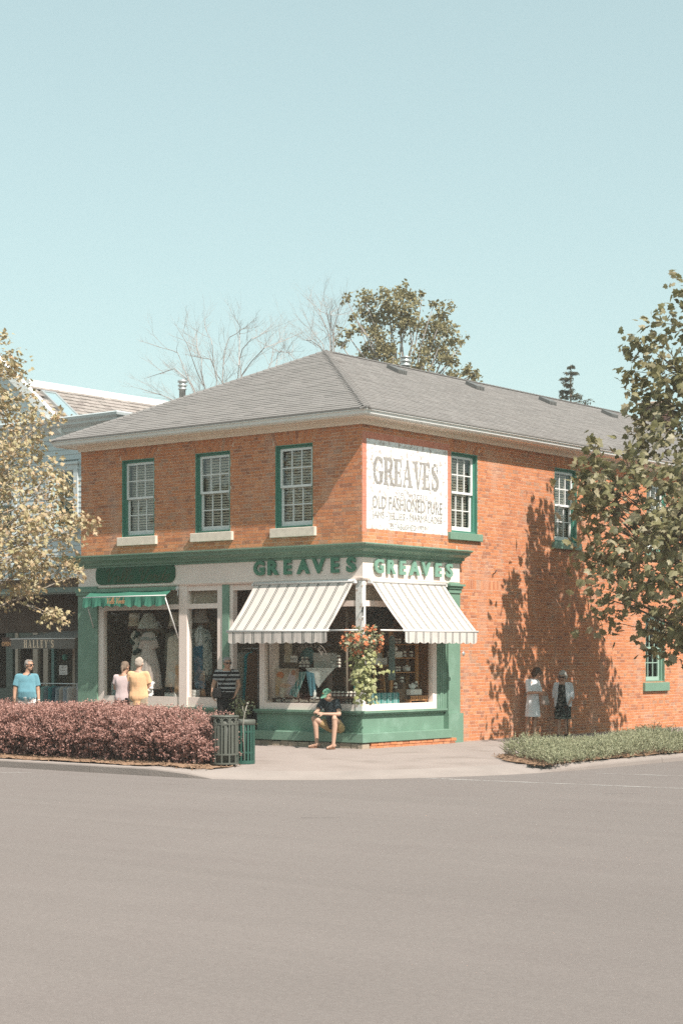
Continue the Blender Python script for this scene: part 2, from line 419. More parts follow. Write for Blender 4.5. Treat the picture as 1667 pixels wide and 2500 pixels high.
m_awn_s = stripe_mat('striped_awning_cloth_side', (.80,.74,.69), (.05,.075,.07), 'Y', .252, [(.098,.114), (.136,.152)], trans=.30)
m_awn_g = mat('green_awning_cloth', (.085,.29,.20), .75, .05, 6., trans=.35)
m_awn_grey = mat('grey_awning_cloth', (.20,.185,.165), .8, .08, 5.)
m_alu = mat('white_metal_bar', (.72,.69,.66), .4, .03, 6.)
m_asphalt = mat('worn_asphalt', (.208,.180,.166), .92, .04, .3, fine=.17, bump=.5, bscale=170, spec=.2, col2=(.200,.172,.159), c2amt=.4, c2scale=.6, mid=.08, streak=.035)
m_walk = mat('concrete_walk', (.295,.243,.217), .92, .07, .9, col2=(.25,.205,.18), c2amt=.35, c2scale=1.1, fine=.12, bump=.12, bscale=120, spec=.2)
m_curb = mat('concrete_kerb', (.31,.262,.235), .92, .10, 1.5, fine=.08, bump=.3, bscale=40, spec=.2)
m_line = worn_mat('white_road_paint', (.50,.47,.44), .72, 1.0, 12.)
m_mulch = ramp_mat('bark_mulch', [(.20,.12,.075), (.30,.19,.12), (.25,.15,.10), (.36,.25,.17)], .95, .15, 30., bump=.5, bscale=60)
m_grass = ramp_mat('grass', [(.14,.15,.06), (.20,.20,.08)], .9)
m_blue_clap = mat('pale_blue_clapboard', (.55,.60,.60), .6, .05, 2.)
m_blue_trim = mat('pale_grey_blue_trim', (.62,.66,.655), .55, .04, 3.)
m_clapgreen = mat('grey_green_trim', (.18,.22,.19), .6, .08, 3.)
m_white_m = mat('bright_white_metal', (.86,.85,.82), .45, .02, 3.)
m_black = mat('black_metal', (.025,.024,.022), .5, .1, 10.)
m_binA = mat('olive_grey_bin_paint', (.105,.108,.088), .5, .08, 8., spec=.4)
m_binB = mat('glossy_dark_green_bin', (.035,.10,.075), .22, .08, 8., spec=.7)
m_bark = mat('tree_bark', (.17,.135,.10), .95, .2, 8., bump=.5, bscale=40)
m_bark_p = mat('pale_bark', (.42,.36,.30), .9, .15, 6.)
m_twig = mat('grey_bare_twig', (.48,.43,.40), .9, .1, 6.)
# ================================================================ ground
ROADZ = -0.24
def zg(x, y): return -.018*max(0., -y) - .024*max(0., x)

obj('ground', MB().quad((-1500,-1500,-.262), (1500,-1500,-.262), (1500,1500,-.262), (-1500,1500,-.262)), m_grass, kind='structure')
obj('road', MB().quad((-160,-120,ROADZ), (160,-120,ROADZ), (160,160,ROADZ), (-160,160,ROADZ)), m_asphalt, kind='structure')

# kerb line: (outer x, outer y, ramp amount 0..1)
KL = [(-60,-5.95,0), (-20,-5.95,0), (-5,-5.95,0), (-1.5,-5.98,0), (0,-6.0,0), (.9,-5.97,.3), (1.4,-5.9,1), (2.1,-5.62,1), (2.9,-5.0,1), (3.6,-4.15,1),
      (4.2,-3.1,1), (4.65,-2.0,1), (4.85,-1.2,1), (4.95,-.5,.75), (4.99,.0,.55), (5.02,.5,.4), (5.05,3,.3), (5.1,8,.2), (5.1,60,.2)]
inn = []; out = []
for i, (x, y, r) in enumerate(KL):
    a = Vector(KL[max(i-1,0)][:2]); b = Vector(KL[min(i+1,len(KL)-1)][:2]); t = (b-a).normalized()
    nrm = Vector((-t.y, t.x)); w = .17 + .55*(r if i < 13 else 0)
    p = Vector((x, y)) + nrm*w
    if x == 0: p.x = 0
    if y == 0: p.y = 0
    inn.append((p.x, p.y, zg(p.x, p.y))); out.append((x, y, zg(x, y)*(1-r) + (ROADZ+.012)*r))
mb = MB()
for i in range(len(KL)-1):
    p, q = inn[i], inn[i+1]
    if q[0] <= 0: mb.quad((p[0],12,0), (p[0],0,0), (q[0],0,0), (q[0],12,0)); mb.quad((p[0],0,0), p, q, (q[0],0,0))
    elif p[1] >= 0: mb.quad((0,p[1],0), p, q, (0,q[1],0))
    else: mb.add([(0,0,0), p, q], [(0,1,2)])
# seam pieces where the strip crosses the wall lines
obj('pavement', mb, m_walk, kind='structure')
kerb = thing('kerb', None, None); kerb['kind'] = 'structure'
up = lambda s: (s[0], s[1], s[2]+.004)
for i in range(len(KL)-1):
    n_ = max(1, int(math.hypot(KL[i+1][0]-KL[i][0], KL[i+1][1]-KL[i][1])/2.2))
    if KL[i][0] < -20 or KL[i][1] > 7: n_ = 1
    for k in range(n_):
        g = .006 if n_ > 1 or KL[i][2] == 0 else .0
        lp = lambda A, B, t: tuple(A[j]+(B[j]-A[j])*t for j in range(3))
        t0, t1 = k/n_+g/2, (k+1)/n_-g/2
        p, q, a, b = lp(inn[i],inn[i+1],t0), lp(inn[i],inn[i+1],t1), lp(out[i],out[i+1],t0), lp(out[i],out[i+1],t1)
        mb = MB(); c1 = lp(a, p, .09); c2 = lp(b, q, .09); dn = lambda s, z: (s[0], s[1], max(s[2]-z, ROADZ+.002))
        mb.add([up(p), up(q), up(c2), up(c1), dn(b,.018), dn(a,.018), (b[0], b[1], ROADZ-.02), (a[0], a[1], ROADZ-.02), (p[0],p[1],ROADZ-.02), (q[0],q[1],ROADZ-.02)], [(0,1,2,3), (3,2,4,5), (5,4,6,7), (0,3,5,7,8), (1,9,6,4,2)])
        obj('kerb_stone', mb, m_curb, kerb)

def sheet(name, poly, m, dz=.006, road=False, **kw):
    mb = MB(); mb.add([(x, y, (ROADZ if road else zg(x, y))+dz) for x, y in poly], [tuple(range(len(poly)))])
    return obj(name, mb, m, **kw)
def lumpy(name, poly, m, amp=.03, dz=.01, step=.14, **kw):
    """bed of loose material as an uneven surface"""
    xs = [p[0] for p in poly]; ys = [p[1] for p in poly]
    def inside(x, y):
        c = False; j = len(poly)-1
        for i in range(len(poly)):
            (xi, yi), (xj, yj) = poly[i], poly[j]
            if (yi > y) != (yj > y) and x < (xj-xi)*(y-yi)/(yj-yi)+xi: c = not c
            j = i
        return c
    nx = int((max(xs)-min(xs))/step)+1; ny = int((max(ys)-min(ys))/step)+1
    idx = {}; mb = MB()
    def vid(i, j):
        if (i, j) not in idx:
            x = min(xs)+i*step + R.uniform(-.04,.04); y = min(ys)+j*step + R.uniform(-.04,.04)
            idx[(i,j)] = len(mb.v); mb.v.append((x, y, zg(x,y)+dz+R.uniform(0,amp)))
        return idx[(i,j)]
    for i in range(nx):
        for j in range(ny):
            if inside(min(xs)+(i+.5)*step, min(ys)+(j+.5)*step):
                mb.f.append((vid(i,j), vid(i+1,j), vid(i+1,j+1), vid(i,j+1))); mb.m.append(0); mb.sm.append(False)
    return obj(name, mb, m, **kw)
HB = [(-22,-5.74), (-4,-5.72), (.4,-5.66), (.95,-5.45), (1.0,-5.0), (.45,-4.55), (-.2,-4.05), (-22,-3.95)]
JB = [(3.0,.35), (3.3,-.15), (4.0,-.75), (4.7,-1.0), (4.84,-.5), (4.88,.6), (4.9,12), (3.0,12)]
lumpy('mulch', HB, m_mulch, kind='stuff'); lumpy('mulch', JB, m_mulch, kind='stuff')
for nm, poly in (('road_marking', [(3.95,-3.56), (8.9,-2.9), (8.9,-2.81), (3.95,-3.47)]), ('road_marking', [(5.7,-.66), (9,.06), (9,.13), (5.7,-.59)]),
                 ('road_marking', [(-3.6,-8.3), (-2.3,-6.62), (-2.25,-6.66), (-3.55,-8.34)])):
    sheet(nm, poly, m_line, .004, True, kind='structure')
# dark tar seals and skid marks in the road
m_seal = worn_mat('tar_seal', (.10,.09,.085), .78, 1.05, 10.)
for k in range(5):
    x = [10.6, 11.3, 8.2, 1.6, 7.2][k]; y = [-6.6, -8.0, -4.6, -7.3, -10.5][k]; a = .64 + R.uniform(-.12,.12)
    pts = [(x + t*math.cos(a) + R.uniform(-.015,.015), y + t*math.sin(a) + R.uniform(-.015,.015)) for t in np.linspace(0, .5, 6)]
    poly = [(p[0], p[1]) for p in pts] + [(p[0]-.012, p[1]+.014) for p in reversed(pts)]
    sheet('road_crack', poly, m_seal, .005, True, kind='structure')

# ================================================================ the brick corner shop
W = 8.09; LEN = 21.5; HT = 6.455
shop = thing('brick_shop_building', 'two storey orange brick corner shop with hipped grey roof and green and cream shopfront', 'building')
def Wf(u, d, z): return (u, -d, z)       # front wall: u along x, d outward
def Ws(u, d, z): return (d, u, z)        # side wall: u along y, d outward
CH = .0693; JT = .0100; ST = .203; HD = .0985
def courses(u0, u1, z0, z1, openings, seed):
    r = random.Random(seed); res = []; k = 0; z = z0
    while z < z1-.02:
        zt = min(z+CH-JT, z1); zc = (z+zt)/2
        iv = [(u0, u1)]
        for op in openings:
            a, b, c, d = op[:4]
            if len(op) > 4:
                fz = max(0, min(1, (zc-c)/(d-c))); a, b = a+ARCH*(1-.15-.8*fz)-.006, b-ARCH*(1-.15-.8*fz)+.006
            if c-.012 < zc < d+.012:
                nv = []
                for p, q in iv:
                    if b <= p or a >= q: nv.append((p, q)); continue
                    if a > p+.02: nv.append((p, a))
                    if b < q-.02: nv.append((b, q))
                iv = nv
        off = (0, -.155)[k % 2] + r.uniform(-.012, .012)
        for p, q in iv:
            u = u0 + off - .4; t = k % 2
            while u < q:
                w = (ST if t == 0 else HD) + r.uniform(-.006, .006)
                if r.random() < .06: w = ST if t else HD
                a, b = max(u, p), min(u+w, q)
                if b-a > .03: res.append((a, b, z + r.uniform(-.0012,.0012), zt + r.uniform(-.0012,.0012)))
                u += w + JT; t = 1-t
        z += CH; k += 1
    return res
def brickbox(mb, F, u0, u1, z0, z1, d1, d0=-.014, mi=0):
    v = [F(u0,d1,z0), F(u1,d1,z0), F(u1,d1,z1), F(u0,d1,z1), F(u0,d0,z0), F(u1,d0,z0), F(u1,d0,z1), F(u0,d0,z1)]
    mb.add(v, [(0,1,2,3), (4,0,3,7), (1,5,6,2), (3,2,6,7), (4,5,1,0)], mi)
ARCH = .13
fw = [(-6.77,-5.77), (-4.536,-3.536), (-2.274,-1.274)]
WZ0, WZ1 = 4.47, 6.18
swu = [(3.07,4.05), (7.2,8.17), (11.52,12.5)]
f_open = [(a, b, WZ0, WZ1) for a, b in fw] + [(a-ARCH, b+ARCH, WZ1, HT, 1) for a, b in fw]
f_arch = [(a, b, WZ1) for a, b in fw]
sl = (11.47, 12.46, 1.17, 2.88)
s_open = [(a, b, WZ0, WZ1) for a, b in swu] + [(a-ARCH, b+ARCH, WZ1, HT, 1) for a, b in swu] + [sl, (sl[0]-ARCH, sl[1]+ARCH, 2.88, 3.15, 1)]
s_arch = [(a, b, WZ1) for a, b in swu] + [(sl[0], sl[1], 2.88)]
bl_arch = (3.55, 5.05, 3.2764, 3.4843)       # soldier course of a bricked-up opening
fb = courses(-W, 0, 4.05, HT, f_open, 1)
sb = courses(0, 3.30, 4.05, HT, s_open, 2) + courses(3.30, LEN-.02, -.05, HT, s_open + [bl_arch], 3)
SGN = (.14, 2.94, 4.38, 6.165)
def zone(u, z):
    if SGN[0] < u < SGN[1] and SGN[2] < z < SGN[3]: return 2
    if (0 <= u < 3.07 and 6.165 <= z < 6.30) or ((u < .14 or 2.94 <= u < 3.07) and 4.30 < z < 6.30): return 1
    return 0
wall_b = [(Wf, *b, 0) for b in fb]; sign_b = []; salm_b = []
sb2 = []
for b in sb:
    cuts = [b[0]] + [c for c in (SGN[0], SGN[1], 3.07) if b[0]+.012 < c < b[1]-.012 and 4.30 < b[2] < 6.30] + [b[1]]
    for i in range(len(cuts)-1): sb2.append((cuts[i], cuts[i+1], b[2], b[3]))
for b in sb2:
    z_ = zone((b[0]+b[1])/2, (b[2]+b[3])/2)
    (wall_b, salm_b, sign_b)[z_].append((Ws, *b, 0))
# arches of upright bricks
arch_mb = MB()
def arch(F, a, b, z0, z1, n=15, sp=ARCH):
    zm = z0 + (z1-z0)*.56
    for i in range(n):
        t0, t1 = i/n, (i+1)/n
        def at(t, z):
            f = (z-z0)/(z1-z0); l = a - sp*.15 - sp*.8*f; r = b + sp*.15 + sp*.8*f
            return l + (r-l)*t
        cut = zm + (.05 if i % 2 else -.05)
        for za, zb in ((z0, cut-.005), (cut+.005, z1)):
            g = .0045; d = R.uniform(-.001,.002)
            q = [(at(t0,za)+g, za), (at(t1,za)-g, za), (at(t1,zb)-g, zb), (at(t0,zb)+g, zb)]
            arch_mb.add([F(u,d,z) for u, z in q] + [F(u,-.014,z) for u, z in q], [(0,1,2,3), (4,0,3,7), (1,5,6,2), (3,2,6,7), (4,5,1,0)])
for a, b, z in f_arch: arch(Wf, a, b, z+.006, HT)
for a, b, z in s_arch: arch(Ws, a, b, z+.006, min(HT, z+.27))
for i in range(19):
    u = bl_arch[0]+.004+i*.0788; brickbox(arch_mb, Ws, u, u+.069, bl_arch[2], bl_arch[3]-.0095, R.uniform(-.001,.001))
# the 300 bricks that show largest are parts, the rest one mass
full = [b for b in wall_b if b[0] is Wf and b[2]-b[1] > .07]
full.sort(key=lambda b: -(b[2]-b[1])*10 - b[2])
pick = sorted(full, key=lambda b: -b[2] - (0.9 if b[2]-b[1] > .15 else 0))[:300]
pk = set(id(b) for b in pick)
cache = {}
for F, a, b, c, d, _ in pick:
    key = (round((b-a)/.006), round((d-c)/.004))
    if key not in cache:
        mb = MB(); w = key[0]*.006; h = key[1]*.004; brickbox(mb, Wf, -w/2, w/2, -h/2, h/2, 0)
        cache[key] = mb.mesh('brick', m_brick)
    link('brick', cache[key], shop, ((a+b)/2, -R.uniform(-.001,.002), (c+d)/2))
mb = MB()
for q in wall_b:
    if id(q) not in pk:
        F, a, b, c, d, _ = q; brickbox(mb, F, a, b, c, d, R.uniform(-.001,.0022))
obj('brickwork', mb, m_brick, shop, kind='stuff')
obj('brick_arch', arch_mb, m_brick, shop, kind='stuff')
mb = MB()
for F, a, b, c, d, _ in salm_b: brickbox(mb, F, a, b, c, d, R.uniform(-.001,.002))
for a, b, c, d in ((0,3.07,6.165,6.30), (0,.14,4.30,6.165), (2.94,3.07,4.30,6.165)): mb.quad((-.0018,a,c), (-.0018,b,c), (-.0018,b,d), (-.0018,a,d))
obj('painted_brickwork', mb, m_salmon, shop, kind='stuff')
# mortar bed of the walls, with the openings left out
def core(mb, F, u0, u1, z0, z1, ops, d=-.0035, mi=0):
    us = sorted(set([u0, u1] + [v for o in ops for v in o[:2] if u0 < v < u1])); zs = sorted(set([z0, z1] + [v for o in ops for v in o[2:] if z0 < v < z1]))
    for i in range(len(us)-1):
        for j in range(len(zs)-1):
            uc, zc = (us[i]+us[i+1])/2, (zs[j]+zs[j+1])/2
            if any(a < uc < b and c < zc < e for a, b, c, e in ops): continue
            mb.quad(F(us[i],d,zs[j]), F(us[i+1],d,zs[j]), F(us[i+1],d,zs[j+1]), F(us[i],d,zs[j+1]), mi)
fo = [(a, b, WZ0, WZ1) for a, b in fw]; so = [(a, b, WZ0, WZ1) for a, b in swu] + [sl]
mb = MB()
core(mb, Wf, -W, 0, 3.9, 6.6, fo); core(mb, Ws, 0, 3.30, 3.9, 6.6, so); core(mb, Ws, 3.30, 16, -.3, 6.6, so)
mb.quad((0,16,-.3), (0,LEN,-.3), (0,LEN,6.6), (0,16,6.6)); mb.quad((0,LEN,-.3), (-W,LEN,-.3), (-W,LEN,6.6), (0,LEN,6.6)); mb.quad((-W,LEN,-.3), (-W,0,-.3), (-W,0,6.6), (-W,LEN,6.6))
obj('wall', mb, m_mortar, shop)
mb = MB()
for F, a, b, z0, z1 in [(Wf, a, b, WZ0, WZ1) for a, b in fw] + [(Ws, a, b, WZ0, WZ1) for a, b in swu] + [(Ws, *sl)]:
    for s in ((a,a,z0,z1), (b,b,z0,z1)): mb.quad(F(s[0],-.006,z0), F(s[0],-.24,z0), F(s[0],-.24,z1), F(s[0],-.006,z1))
    for z in (z0, z1): mb.quad(F(a,-.006,z), F(b,-.006,z), F(b,-.24,z), F(a,-.24,z))
obj('window_reveal', mb, m_salmon, shop)
# floor slab and dark rooms behind the upper windows
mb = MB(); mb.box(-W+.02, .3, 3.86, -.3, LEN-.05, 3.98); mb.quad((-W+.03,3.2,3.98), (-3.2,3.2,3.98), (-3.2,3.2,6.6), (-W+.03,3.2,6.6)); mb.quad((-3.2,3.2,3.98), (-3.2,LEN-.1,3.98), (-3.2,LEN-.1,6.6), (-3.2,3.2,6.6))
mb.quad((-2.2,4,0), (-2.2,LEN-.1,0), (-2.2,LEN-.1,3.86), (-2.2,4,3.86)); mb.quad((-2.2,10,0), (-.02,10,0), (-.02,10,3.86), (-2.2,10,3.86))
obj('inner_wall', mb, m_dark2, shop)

# ---------------------------------------------------------------- sash windows (x along the wall, y into it, z up)
WW, WH = 1.0, 1.71
def build_window(w, sill_mat, sill_z, sill_over, m_jamb, has_blind=True, m_sash=None):
    mb = MB()
    mb.box(0,-.004,0,.014,.2,WH); mb.box(w-.014,-.004,0,w,.2,WH); mb.box(.014,-.004,WH-.014,w-.014,.2,WH)
    mb.box(.014,.07,.045,.06,.2,WH-.014); mb.box(w-.06,.07,.045,w-.014,.2,WH-.014); mb.box(.06,.07,WH-.062,w-.06,.2,WH-.014); mb.box(.014,.03,0,w-.014,.2,.045)
    win = mb.mesh('window', m_jamb)
    mb = MB(); a, b = .062, w-.062; mid = .86
    def sash(z0, z1, y, bot, tp):
        mb.box(a,y,z0,a+.05,y+.04,z1); mb.box(b-.05,y,z0,b,y+.04,z1)
        mb.box(a+.05,y+.001,z0,b-.05,y+.039,z0+bot); mb.box(a+.05,y+.001,z1-tp,b-.05,y+.039,z1)
        pw = (b-a-.1)/3; zz0, zz1 = z0+bot, z1-tp; zm = (zz0+zz1)/2
        for i in (1,2): mb.box(a+.05+pw*i-.011,y+.006,zz0,a+.05+pw*i+.011,y+.034,zz1)
        for i in range(3):
            mb.box(a+.05+pw*i+(.011 if i else 0),y+.008,zm-.011,a+.05+pw*(i+1)-(.011 if i < 2 else 0),y+.032,zm+.011)
        return [(a+.05+pw*i, a+.05+pw*(i+1), c, d, y+.02) for i in range(3) for c, d in ((zz0,zm), (zm,zz1))]
    pn = sash(mid-.02, WH-.064, .085, .05, .05) + sash(.047, mid+.025, .128, .095, .045)
    sm = mb.mesh('sash', m_sash or m_white)
    pm = {}
    def pane(p):
        x0, x1, z0, z1, y = p; k = (round(x1-x0,3), round(z1-z0,3))
        if k not in pm: pm[k] = MB().quad((0,0,0), (x1-x0,0,0), (x1-x0,0,z1-z0), (0,0,z1-z0)).mesh('pane', m_glass)
        return pm[k], (x0, y, z0)
    bl = MB(); n = 27
    for i in range(n):
        z = .07 + (WH-.17)*i/n
        bl.add([(.08,.225,z+.031), (w-.08,.225,z+.031), (w-.08,.250,z-.003), (.08,.250,z-.003), (.08,.227,z+.033), (w-.08,.227,z+.033), (w-.08,.252,z-.0005), (.08,.252,z-.0005)],
               [(0,1,2,3), (4,5,6,7), (0,1,5,4), (3,2,6,7)])
    for x in (.22, w-.22): bl.box(x-.004,.22,.06,x+.004,.224,WH-.06)
    blm = bl.mesh('blind', m_blind)
    sl_ = MB().bbox(-sill_over,-.075,-sill_z,w+sill_over,.13,-.002,.008).mesh('sill', sill_mat)
    return win, sm, [pane(p) for p in pn], blm if has_blind else None, sl_
def place_window(parts, loc, rz):
    win, sm, pn, blm, sl_ = parts
    o = link('window', win, shop, loc, (0,0,rz))
    link('sash', sm, o)
    for me, l in pn: link('pane', me, o, l)
    if blm: link('blind', blm, o, kind='stuff')
    link('sill', sl_, o); return o
wf_parts = build_window(1.0, m_stone, .19, .10, m_green_t)
for a, b in fw: place_window(wf_parts, (a, 0, WZ0), 0)
ws_parts = build_window(.98, m_green, .16, .12, m_green_t)
for a, b in swu: place_window(ws_parts, (0, a, WZ0), PI/2)
wl = build_window(.98, m_green, .22, .14, m_green, False, mat('pale_green_sash', (.34,.46,.38), .5))
place_window(wl, (0, sl[0], sl[2]), PI/2)

# ---------------------------------------------------------------- mouldings swept round the corner
def sweep(prof, path, m, name, parent=shop, **kw):
    mb = MB(); rings = [[(p[0]+o*p[2], p[1]+o*p[3], z) for o, z in prof] for p in path]
    n = len(prof)
    for i in range(len(rings)-1):
        for j in range(n-1): mb.add([rings[i][j], rings[i+1][j], rings[i+1][j+1], rings[i][j+1]], [(0,1,2,3)])
    for r in (rings[0], rings[-1]): mb.add(r, [tuple(range(n))])
    return obj(name, mb, m, parent, **kw)
EP = [(-W,1.3,-1,0), (-W,0,-1,-1), (0,0,1,-1), (0,LEN,1,0)]
sweep([(0,6.46), (.045,6.46), (.045,6.515), (.06,6.525), (.06,6.56), (.12,6.585), (.0,6.60)], EP, m_eave, 'frieze')
sweep([(.0,6.57), (.125,6.58), (.33,6.575), (.35,6.56), (.40,6.56), (.40,6.60), (0,6.61)], EP, m_eave, 'soffit')
sweep([(.402,6.575), (.42,6.575), (.455,6.60), (.47,6.65), (.50,6.665), (.50,6.692), (.485,6.692), (.48,6.672), (.402,6.655)], EP, m_white, 'gutter')
FP = [(-W,.3,-1,0), (-W,0,-1,-1), (0,0,1,-1), (0,3.36,1,0)]
sweep([(.055,3.80), (.085,3.81), (.085,3.85), (.14,3.86), (.15,3.91), (.24,3.955), (.29,3.965), (.30,4.01), (.35,4.035), (.37,4.05), (.37,4.072), (0,4.095), (0,3.80)], FP, m_green, 'cornice')
mb = MB(); mb.box(-W-.03,-.06,3.40,.06,0,3.82); mb.box(0,.0005,3.40,.06,3.30,3.82)
obj('fascia_board', mb, m_cream, shop)
sweep([(0,3.345), (.05,3.345), (.075,3.36), (.09,3.385), (.09,3.40), (0,3.40)], [(-7.45,0,0,-1), (0,0,1,-1), (0,2.86,1,0)], m_cream, 'fascia_moulding')

# ---------------------------------------------------------------- shopfront joinery
G = m_green
mb = MB(); mb.box(-W-.03,-.07,-.02,-7.50,.1,3.398); mb.box(-W-.06,-.13,3.27,-7.44,-.0705,3.345); mb.box(-W-.05,-.11,3.20,-7.46,-.0705,3.268)
obj('pilaster', mb, G, shop)
mb = MB(); mb.box(.002,2.86,.62,.075,3.30,3.395); mb.box(.0755,2.80,3.315,.17,3.36,3.36); mb.box(.0755,2.83,3.26,.13,3.33,3.314); mb.box(.0755,2.845,3.17,.10,3.315,3.259)
mb.box(.002,2.80,-.04,.13,3.34,.619)
obj('pilaster', mb, G, shop)
mb = MB(); mb.box(.002,2.505,.735,.03,2.859,3.344)
for k in range(4): mb.box(.0305,2.53+k*.085,.735,.042,2.56+k*.085,3.344)
obj('panelled_strip', mb, G, shop)
mb = MB(); mb.box(-3.72,-.05,-.02,-3.532,.15,3.344); obj('door_post', mb, m_green, shop)
mb = MB()
mb.box(-7.498,-.03,.735,-7.33,.08,3.344); mb.box(-7.33,-.028,3.26,-4.98,.078,3.344); mb.box(-7.33,-.028,2.85,-4.98,.078,2.955); mb.box(-4.98,-.05,.735,-4.745,.10,3.344)
mb.box(-4.745,-.028,3.235,-3.875,.078,3.344); mb.box(-4.745,-.028,2.85,-3.875,.078,2.955); mb.box(-3.875,-.03,.735,-3.722,.08,3.344)
mb.box(-7.33,-.029,.735,-4.98,.079,.948); mb.box(-4.745,-.029,.735,-3.875,.079,.948)
obj('shop_window_frame', mb, m_cream, shop)
mb = MB(); mb.box(-3.53,-.02,.1,-3.44,.12,3.34); mb.box(-3.44,.0,3.22,-2.69,.08,3.34)
obj('door_frame', mb, m_cream, shop)
mb = MB()
mb.box(-2.69,-.03,.735,-2.547,.08,3.344); mb.box(-2.547,-.028,3.26,-.14,.078,3.344); mb.box(-2.547,-.028,2.83,-.14,.078,2.945); mb.box(-2.547,-.029,.735,-.14,.079,.868)
mb.box(-.08,.068,3.26,.028,2.356,3.344); mb.box(-.08,.068,2.83,.028,2.356,2.945); mb.box(-.08,.068,.735,.029,2.356,.868); mb.box(-.08,2.356,.735,.03,2.503,3.344)
obj('shop_window_frame', mb, m_cream, shop)
mb = MB(); mb.bbox(-.14,-.045,.735,.045,.066,3.344,.01); obj('corner_post', mb, m_peel, shop)
for q in ([(-7.33,.03,.948), (-4.98,.03,.948), (-4.98,.03,2.85), (-7.33,.03,2.85)], [(-4.745,.03,.948), (-3.875,.03,.948), (-3.875,.03,2.85), (-4.745,.03,2.85)],
          [(-7.33,.03,2.955), (-4.98,.03,2.955), (-4.98,.03,3.26), (-7.33,.03,3.26)], [(-4.745,.03,2.955), (-3.875,.03,2.955), (-3.875,.03,3.235), (-4.745,.03,3.235)],
          [(-2.547,.03,.868), (-.14,.03,.868), (-.14,.03,2.83), (-2.547,.03,2.83)], [(-2.547,.03,2.945), (-.14,.03,2.945), (-.14,.03,3.26), (-2.547,.03,3.26)],
          [(-.03,.066,.868), (-.03,2.356,.868), (-.03,2.356,2.83), (-.03,.066,2.83)], [(-.03,.066,2.945), (-.03,2.356,2.945), (-.03,2.356,3.26), (-.03,.066,3.26)]):
    obj('shop_pane', MB().quad(*q), m_glass_sh, shop)
# boarded lights behind the transom panes
m_board = mat('faded_board', (.40,.33,.265), .9, .08, 3.)
mb = MB(); mb.box(-7.33,.09,2.94,-3.86,.11,3.30); mb.box(-2.56,.09,2.94,-.1,.11,3.30); mb.box(-.11,.07,2.94,-.09,2.36,3.30)
obj('transom_board', mb, m_board, shop)
# stall risers
mb = MB(); mb.box(-7.50,0,-.02,-3.722,.12,.69); mb.box(-7.50,-.085,.69,-3.722,.12,.734); mb.box(-7.50,-.06,.66,-3.722,0,.6895)
obj('stall_riser', mb, G, shop)
mb = MB(); mb.box(-2.78,0,.10,0,.12,.69); mb.box(-2.80,-.10,.69,.10,.12,.734); mb.box(-2.79,-.07,.655,.07,.0,.6895)
mb.box(-.12,.12,.10,0,2.80,.69); mb.box(-.12,.1205,.69,.10,2.799,.734); mb.box(0,.0005,.655,.07,2.799,.6895); mb.box(-2.78,.12,0,-2.69,.9,.7)
for k in range(6): mb.box(-.05-k*.055,-.006,.31,-.012-k*.055,-.0005,.65)
obj('stall_riser', mb, G, shop)
mb = MB(); mb.bbox(-2.80,-.25,.11,.22,-.002,.30,.012); mb.bbox(.002,-.001,.11,.22,2.798,.30,.012)
obj('plinth', mb, G, shop)
x = -2.78
fs = MB()
while x < .17:
    w = R.uniform(.16,.32); h = R.uniform(.085,.105)
    mb = MB().bbox(x, -.225+R.uniform(-.012,.012), -.03, min(x+w-.014,.19), 0, h, .014); obj('foundation_stone', mb, m_found, shop); x += w
mb = MB(); y = .0
while y < 2.8:
    w = .21; mb.bbox(.0, y+.004, -.06, .195+R.uniform(-.01,.01), y+w-.004, .035, .006); mb.bbox(.0, y+.06, .042, .195+R.uniform(-.01,.01), y+w+.05, .105, .006); y += w
obj('base_brickwork', mb, m_brick, shop, kind='stuff')
mb = MB().bbox(-3.72,-.62,-.03,-2.70,1.25,.10,.01); obj('doorstep', mb, m_stone, shop)
# inside the shop
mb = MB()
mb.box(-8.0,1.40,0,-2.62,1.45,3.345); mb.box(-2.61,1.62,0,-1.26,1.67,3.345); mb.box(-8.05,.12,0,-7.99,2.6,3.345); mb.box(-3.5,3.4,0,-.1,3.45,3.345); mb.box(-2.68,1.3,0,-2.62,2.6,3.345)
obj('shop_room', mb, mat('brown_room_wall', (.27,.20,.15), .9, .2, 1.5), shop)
mb = MB(); mb.box(-7.49,.13,0,-3.92,.95,.90); mb.box(-2.68,.125,0,-.12,1.25,.84); mb.box(-1.25,1.25,0,-.125,2.5,.84); mb.box(-8,.1,-.02,-.12,3.4,-.005)
obj('display_platform', mb, m_floor, shop)
mb = MB(); mb.box(-1.0,2.36,.84,-.035,2.40,2.83); obj('wood_panel', mb, mat('varnished_panel', (.22,.10,.045), .5, .15, 5., stretch=(1,1,.2)), shop)

obj('shop_ceiling', MB().box(-8.05,.09,3.346,-.06,3.4,3.38), m_cream, shop)
